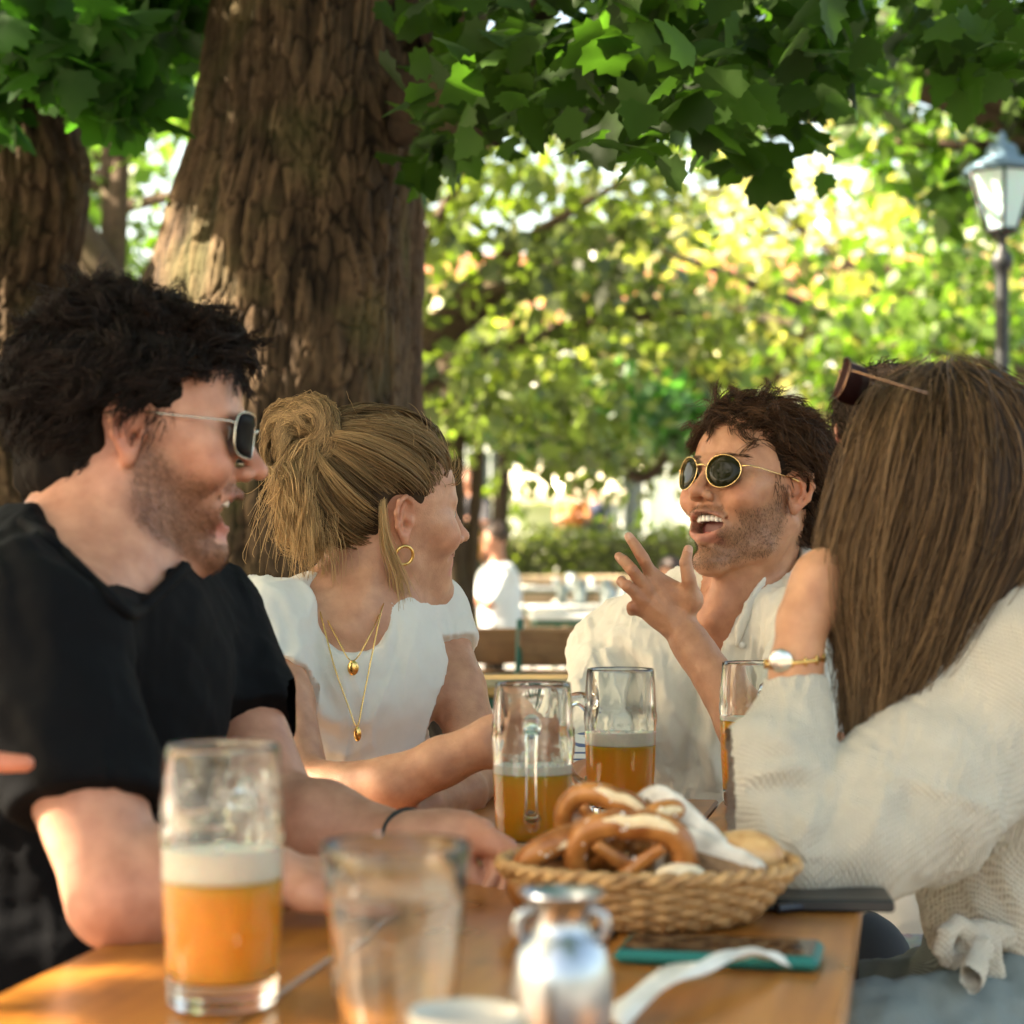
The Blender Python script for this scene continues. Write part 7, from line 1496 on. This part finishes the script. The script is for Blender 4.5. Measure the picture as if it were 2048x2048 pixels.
def environment():
    gap(P(340, 500, 4.68), .16); gap(P(335, 580, 4.66), .10); gap(P(545, 640, 4.54), .09); gap(P(20, 430, 5.12), .15); gap(P(10, 600, 5.05), .26); gap(P(10, 700, 5.0), .08)
    gap(P(1150, 1290, 2.90), .07); gap(P(1620, 1100, 2.7), .05)
    gap(P(600, 850, 2.62), .05); gap(P(570, 1000, 2.62), .045)
    ground(); main_tree(); left_tree(); stone_wall(); hedge(); building(); kiosk(); street_lamp()
    q = lambda x, y, d: P(x, y, d)
    bg_tree(-2.1, 10.5, q(-60, 200, 10.5), (2.6, 1.6, 1.9), 3300, .15, (.035, .085, .012), 'green maple showing between the two near trunks', .15, .15, 30, (.25, .45), 1)
    bg_tree(-5.0, 15, q(260, 330, 15), (2.6, 2.0, 2.6), 3000, .17, (.045, .11, .015), 'sunlit maple farther back in the gap between the two near trunks', .2, .2, 30, (.2, .4), 2)
    bg_tree(-1.1, 13.0, q(1010, 560, 13.0), (1.35, 1.3, 1.55), 2600, .15, (.055, .098, .022), 'dense green chestnut right of the big trunk', .17, .14, 30, (.25, .42), 3)
    bg_tree(2.6, 18.0, q(1160, 700, 18.0), (1.9, 1.5, 1.25), 2300, .16, (.066, .112, .030), 'green tree with hanging boughs above the beige tent', .14, .15, 30, (.22, .4), 4)
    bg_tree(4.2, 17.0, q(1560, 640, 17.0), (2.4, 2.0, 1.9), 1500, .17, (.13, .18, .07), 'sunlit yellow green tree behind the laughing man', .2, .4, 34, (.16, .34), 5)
    bg_tree(6.0, 15.0, q(1930, 760, 15.0), (1.6, 1.5, 1.6), 2100, .16, (.050, .115, .018), 'leafy green tree behind the street lamp', .15, .2, 26, (.25, .42), 6)
    bg_tree(4.0, 9.5, q(1700, 120, 9.5), (1.7, 1.4, .85), 1800, .14, (.028, .075, .010), 'dark overhanging tree crown at the upper right', .16, .1, 26, (.18, .34), 7)
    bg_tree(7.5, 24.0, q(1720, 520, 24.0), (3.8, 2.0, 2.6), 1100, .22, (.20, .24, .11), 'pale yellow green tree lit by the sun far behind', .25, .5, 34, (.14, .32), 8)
    bg_tree(-2.2, 26.0, q(1080, 660, 26.0), (4.2, 2.0, 3.4), 2300, .22, (.070, .130, .018), 'tall mid green tree far behind the big trunk', .25, .3, 36, (.2, .38), 9)
    bg_tree(12.5, 30.0, q(2150, 560, 30.0), (4.5, 2.0, 3.6), 2400, .24, (.075, .135, .022), 'broad green tree at the far right edge', .28, .25, 30, (.22, .4), 10)
    bg_tree(-7.5, 22.0, q(-200, 560, 22.0), (3.8, 2.0, 3.2), 2500, .22, (.05, .11, .018), 'green tree far behind the left edge', .25, .2, 26, (.2, .4), 11)
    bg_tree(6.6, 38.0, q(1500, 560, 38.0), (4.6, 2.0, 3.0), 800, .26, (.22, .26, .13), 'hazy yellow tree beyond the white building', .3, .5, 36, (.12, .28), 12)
    # dark curved branch of a small tree in front of the white building
    bm = bark_mat('dark branch bark', 0, 0, .1); t = empty('bent_tree', tuple(q(1150, 1120, 16.0)*A(1, 1, 0))); tag(t, 'small tree with a dark branch bending in an arc left of the sunglasses', 'tree')
    limb('trunk', [q(985, 1390, 16.), q(995, 1200, 16.), q(1000, 1040, 16.), q(1010, 900, 16.), q(1030, 780, 16.)], (.09, .08, .07, .06, .04), bm, t, (.05, .035, .025))
    limb('branch', [q(1015, 850, 16.), q(1120, 850, 16.), q(1200, 890, 16.), q(1245, 940, 16.), q(1290, 955, 16.), q(1330, 920, 16.), q(1360, 860, 16.), q(1390, 800, 16.)], (.05, .05, .048, .048, .045, .035, .025, .012), bm, t, (.05, .035, .025))
    g = G0; B = [(q(g.uniform(1180, 1420), g.uniform(760, 880), 16.0+g.normal()*.3), (.32, .3, .2), 1.) for _ in range(9)]+[(q(g.uniform(930, 1180), g.uniform(790, 880), 16.0), (.3, .3, .2), 1.) for _ in range(8)]
    pos, k = blob_pts(B, 2600, g, .1); leaves('crown', pos, .13, green(len(pos), g, (.045, .12, .03), .35, .1), farleaf, t, small, 31, .3)
    t = empty('slim_tree', tuple(q(940, 1120, 14.0)*A(1, 1, 0))); tag(t, 'two slim dark trunks standing left of the hedge', 'tree', None)
    limb('trunk', [q(900, 1420, 14.), q(905, 1200, 14.), q(898, 1000, 14.), q(900, 860, 14.), q(905, 700, 14.)], (.16, .13, .12, .11, .10), bm, t, (.05, .035, .022))
    limb('second_stem', [q(925, 1420, 14.), q(940, 1150, 14.), q(955, 950, 14.), q(962, 800, 14.)], (.07, .05, .045, .035), bm, t, (.05, .035, .022))
    # nearer furniture of the garden
    ylw = wood_mat('yellow varnished board', (.50, .30, .07), (.72, .46, .14), .35, 'X'); brn = wood_mat('brown slats', (.22, .10, .03), (.36, .18, .06), .5, 'X')
    c = q(1110, 1372, 4.9); far_table(c[0]+.35, 5.15, .0, 'yellow topped table with green steel frame close behind the laughing man', ylw, .62, .28, .745)
    folding_chair(q(1052, 0, 5.75)[0], 5.75, 0.05, 'folding chair with brown slats, left one behind the yellow table', brn); folding_chair(q(1098, 0, 5.55)[0]+.1, 5.60, -.1, 'folding chair with brown slats, right one next to the laughing man sleeve', brn)
    gr = wood_mat('grey weathered board', (.16, .16, .15), (.30, .30, .28), .6, 'X')
    orange = wood_mat('orange board', (.33, .13, .03), (.55, .25, .07), .35, 'X')
    bench('beer_bench', (.64, 3.55), (1.9, 3.75), 'orange wooden bench seen beyond the table corner under the blouse', .13, .475, orange)
    bench('beer_bench', tuple(TT(.5, -.53)[:2]), tuple(TT(2.4, -.53)[:2]), 'bench on the left side of the table under the man in black', .125, .45, orange)
    bench('beer_bench', tuple(TT(.5, .56)[:2]), tuple(TT(2.4, .56)[:2]), 'bench on the right side of the table under the long haired woman', .125, .43, orange)
    bench('beer_bench', tuple(TT(2.95, -.55)[:2]), tuple(TT(2.95, .75)[:2]), 'short bench across the far end under the laughing man', .13, .43, orange)
    # tables with glasses, and guests
    wh = simple('pale table top', (.55, .56, .54), .5, noise=.2, nscale=6)
    spots = [(1420, 1300, 12.0, 'grey weathered table mostly hidden behind the laughing man head'), (1440, 1318, 11.0, 'pale table cluttered with glasses, nearest of the cluttered ones'), (1010, 1262, 21.5, 'pale table farthest back behind the guest in white shirt'), (1370, 1245, 13.2, 'pale cluttered table between the guest and the laughing man'), (1500, 1250, 16.0, 'pale table hidden behind the laughing man')]
    g = G0; gm = simple('pale glassware', (.30, .36, .37), .12, spec=.9); cm = simple('cream crockery', (.8, .78, .7), .4)
    for i, (px, py, d, lb) in enumerate(spots):
        x = (px-1024)*d/F_PX; far_table(x, d, g.uniform(-.15, .15), lb, wh if i else gr, 1.05, .32)
        if i in (1, 2, 3):
            for k in range(16 if i == 1 else 12):
                p = A(x+g.uniform(-.95, .95), d+g.uniform(-.22, .22), .761); mb = MB(); h = g.uniform(.10, .17)
                if k % 4: mb.lathe([(.001, 0), (.034, 0), (.038, h*.5), (.037, h), (.033, h), (.033, .012), (.001, .01)], p, 14); o = mb.build('drinking_glass', gm, None, True); tag(o, {1: 'pale glass standing on the nearest cluttered pale table', 2: 'pale glass on the farthest table behind the guest in white shirt', 3: 'pale glass on the cluttered table left of the laughing man sleeve'}[i], 'glass', {1: 'glasses on the nearest cluttered table', 2: 'glasses behind the guest', 3: 'glasses on the farther cluttered table'}[i])
                else: mb.lathe([(.001, 0), (.07, 0), (.10, .015), (.095, .018), (.06, .006), (.001, .005)], p, 18); o = mb.build('plate', cm, None, True); tag(o, {1: 'pale plate on the nearest cluttered pale table', 2: 'pale plate on the farthest table behind the guest in white shirt', 3: 'pale plate on the cluttered table left of the laughing man sleeve'}[i], 'plate', {1: 'plates on the nearest cluttered table', 2: 'plates behind the guest', 3: 'plates on the farther cluttered table'}[i])
    def seat(px, d, z=.50): return ((px-1024)*d/F_PX, d, z)
    bg_person(*seat(1004, 14.6, .46), (.70, .74, .78), (.012, .015, .02), (.05, .03, .02), math.radians(200), 'seated guest in pale blue white shirt and black trousers, back half turned', 1.0, 1)
    bg_person(*seat(905, 16.0, .78), (.55, .30, .05), (.03, .03, .03), (.06, .03, .015), math.radians(-60), 'guest in mustard yellow top beside the slim trunks', 1.0, 2)
    bg_person(*seat(938, 21.0, 1.15), (.03, .03, .035), (.03, .03, .03), (.10, .05, .02), math.radians(-100), 'guest in dark top standing behind the slim trunks', 1.0, 3)
    bg_person(*seat(1345, 13.0, .20), (.45, .25, .22), (.05, .05, .06), (.035, .02, .015), math.radians(250), 'dark haired guest in pink seen between the raised hand and the chin', 1.0, 4)
    bg_person(*seat(1225, 3.75*1.0, .37), (.82, .80, .76), (.1, .1, .1), (.12, .07, .03), math.radians(60), 'guest in white whose shoulder shows behind the laughing man', .0+1.0, 5) if False else None
    bg_person(*seat(1145, 28.5, 1.35), (.40, .16, .05), (.03, .03, .03), (.05, .03, .02), math.radians(-90), 'person in orange brown at the counter of the beige tent', 1.0, 6)
    bg_person(*seat(1190, 28.8, 1.30), (.04, .05, .09), (.03, .03, .04), (.05, .03, .02), math.radians(-90), 'person in dark blue at the right of the tent counter', 1.0, 7)
    for i, (px, d, lb) in enumerate([(1004, 14.7, 'bench under the guest in the white shirt'), (905, 16.1, 'bench by the slim dark trunks'), (1335, 11.1, 'bench behind the laughing man chin')]):
        x = (px-1024)*d/F_PX; bench('beer_bench', (x-.9, d+.02), (x+.9, d+.02), lb, .13, (.44, .68, .42)[i], orange)
    t = empty('dangling_plant', tuple(P(1850, 1840, 2.2))); tag(t, 'thin green stem with a pale pointed leaf beside the tied blouse', 'plant')
    st = simple('green stem', (.10, .18, .04), .5); mb = MB(); mb.tube(smooth_path([P(1900, 1815, 2.2), P(1895, 1845, 2.2), P(1878, 1868, 2.18), P(1862, 1890, 2.15)], 16), .0016, 6); mb.build('stem', st, t, True)
    V0, F0 = small; V = V0*A(.30, 1, 1)*.055; R = basis(unit(A(-.75, 0, -.65)), (0, -1, 0)); mesh_obj('leaf', np.concatenate([V, V-A(0, 0, .0008)]) @ R.T+P(1864, 1888, 2.15), [[0, 1, 2, 3], [7, 6, 5, 4]], simple('pale leaf', (.38, .46, .10), .5), t)
environment()
objects()
man_centre(); man_left(); woman_left(); woman_right(); man_behind(); person_edge()
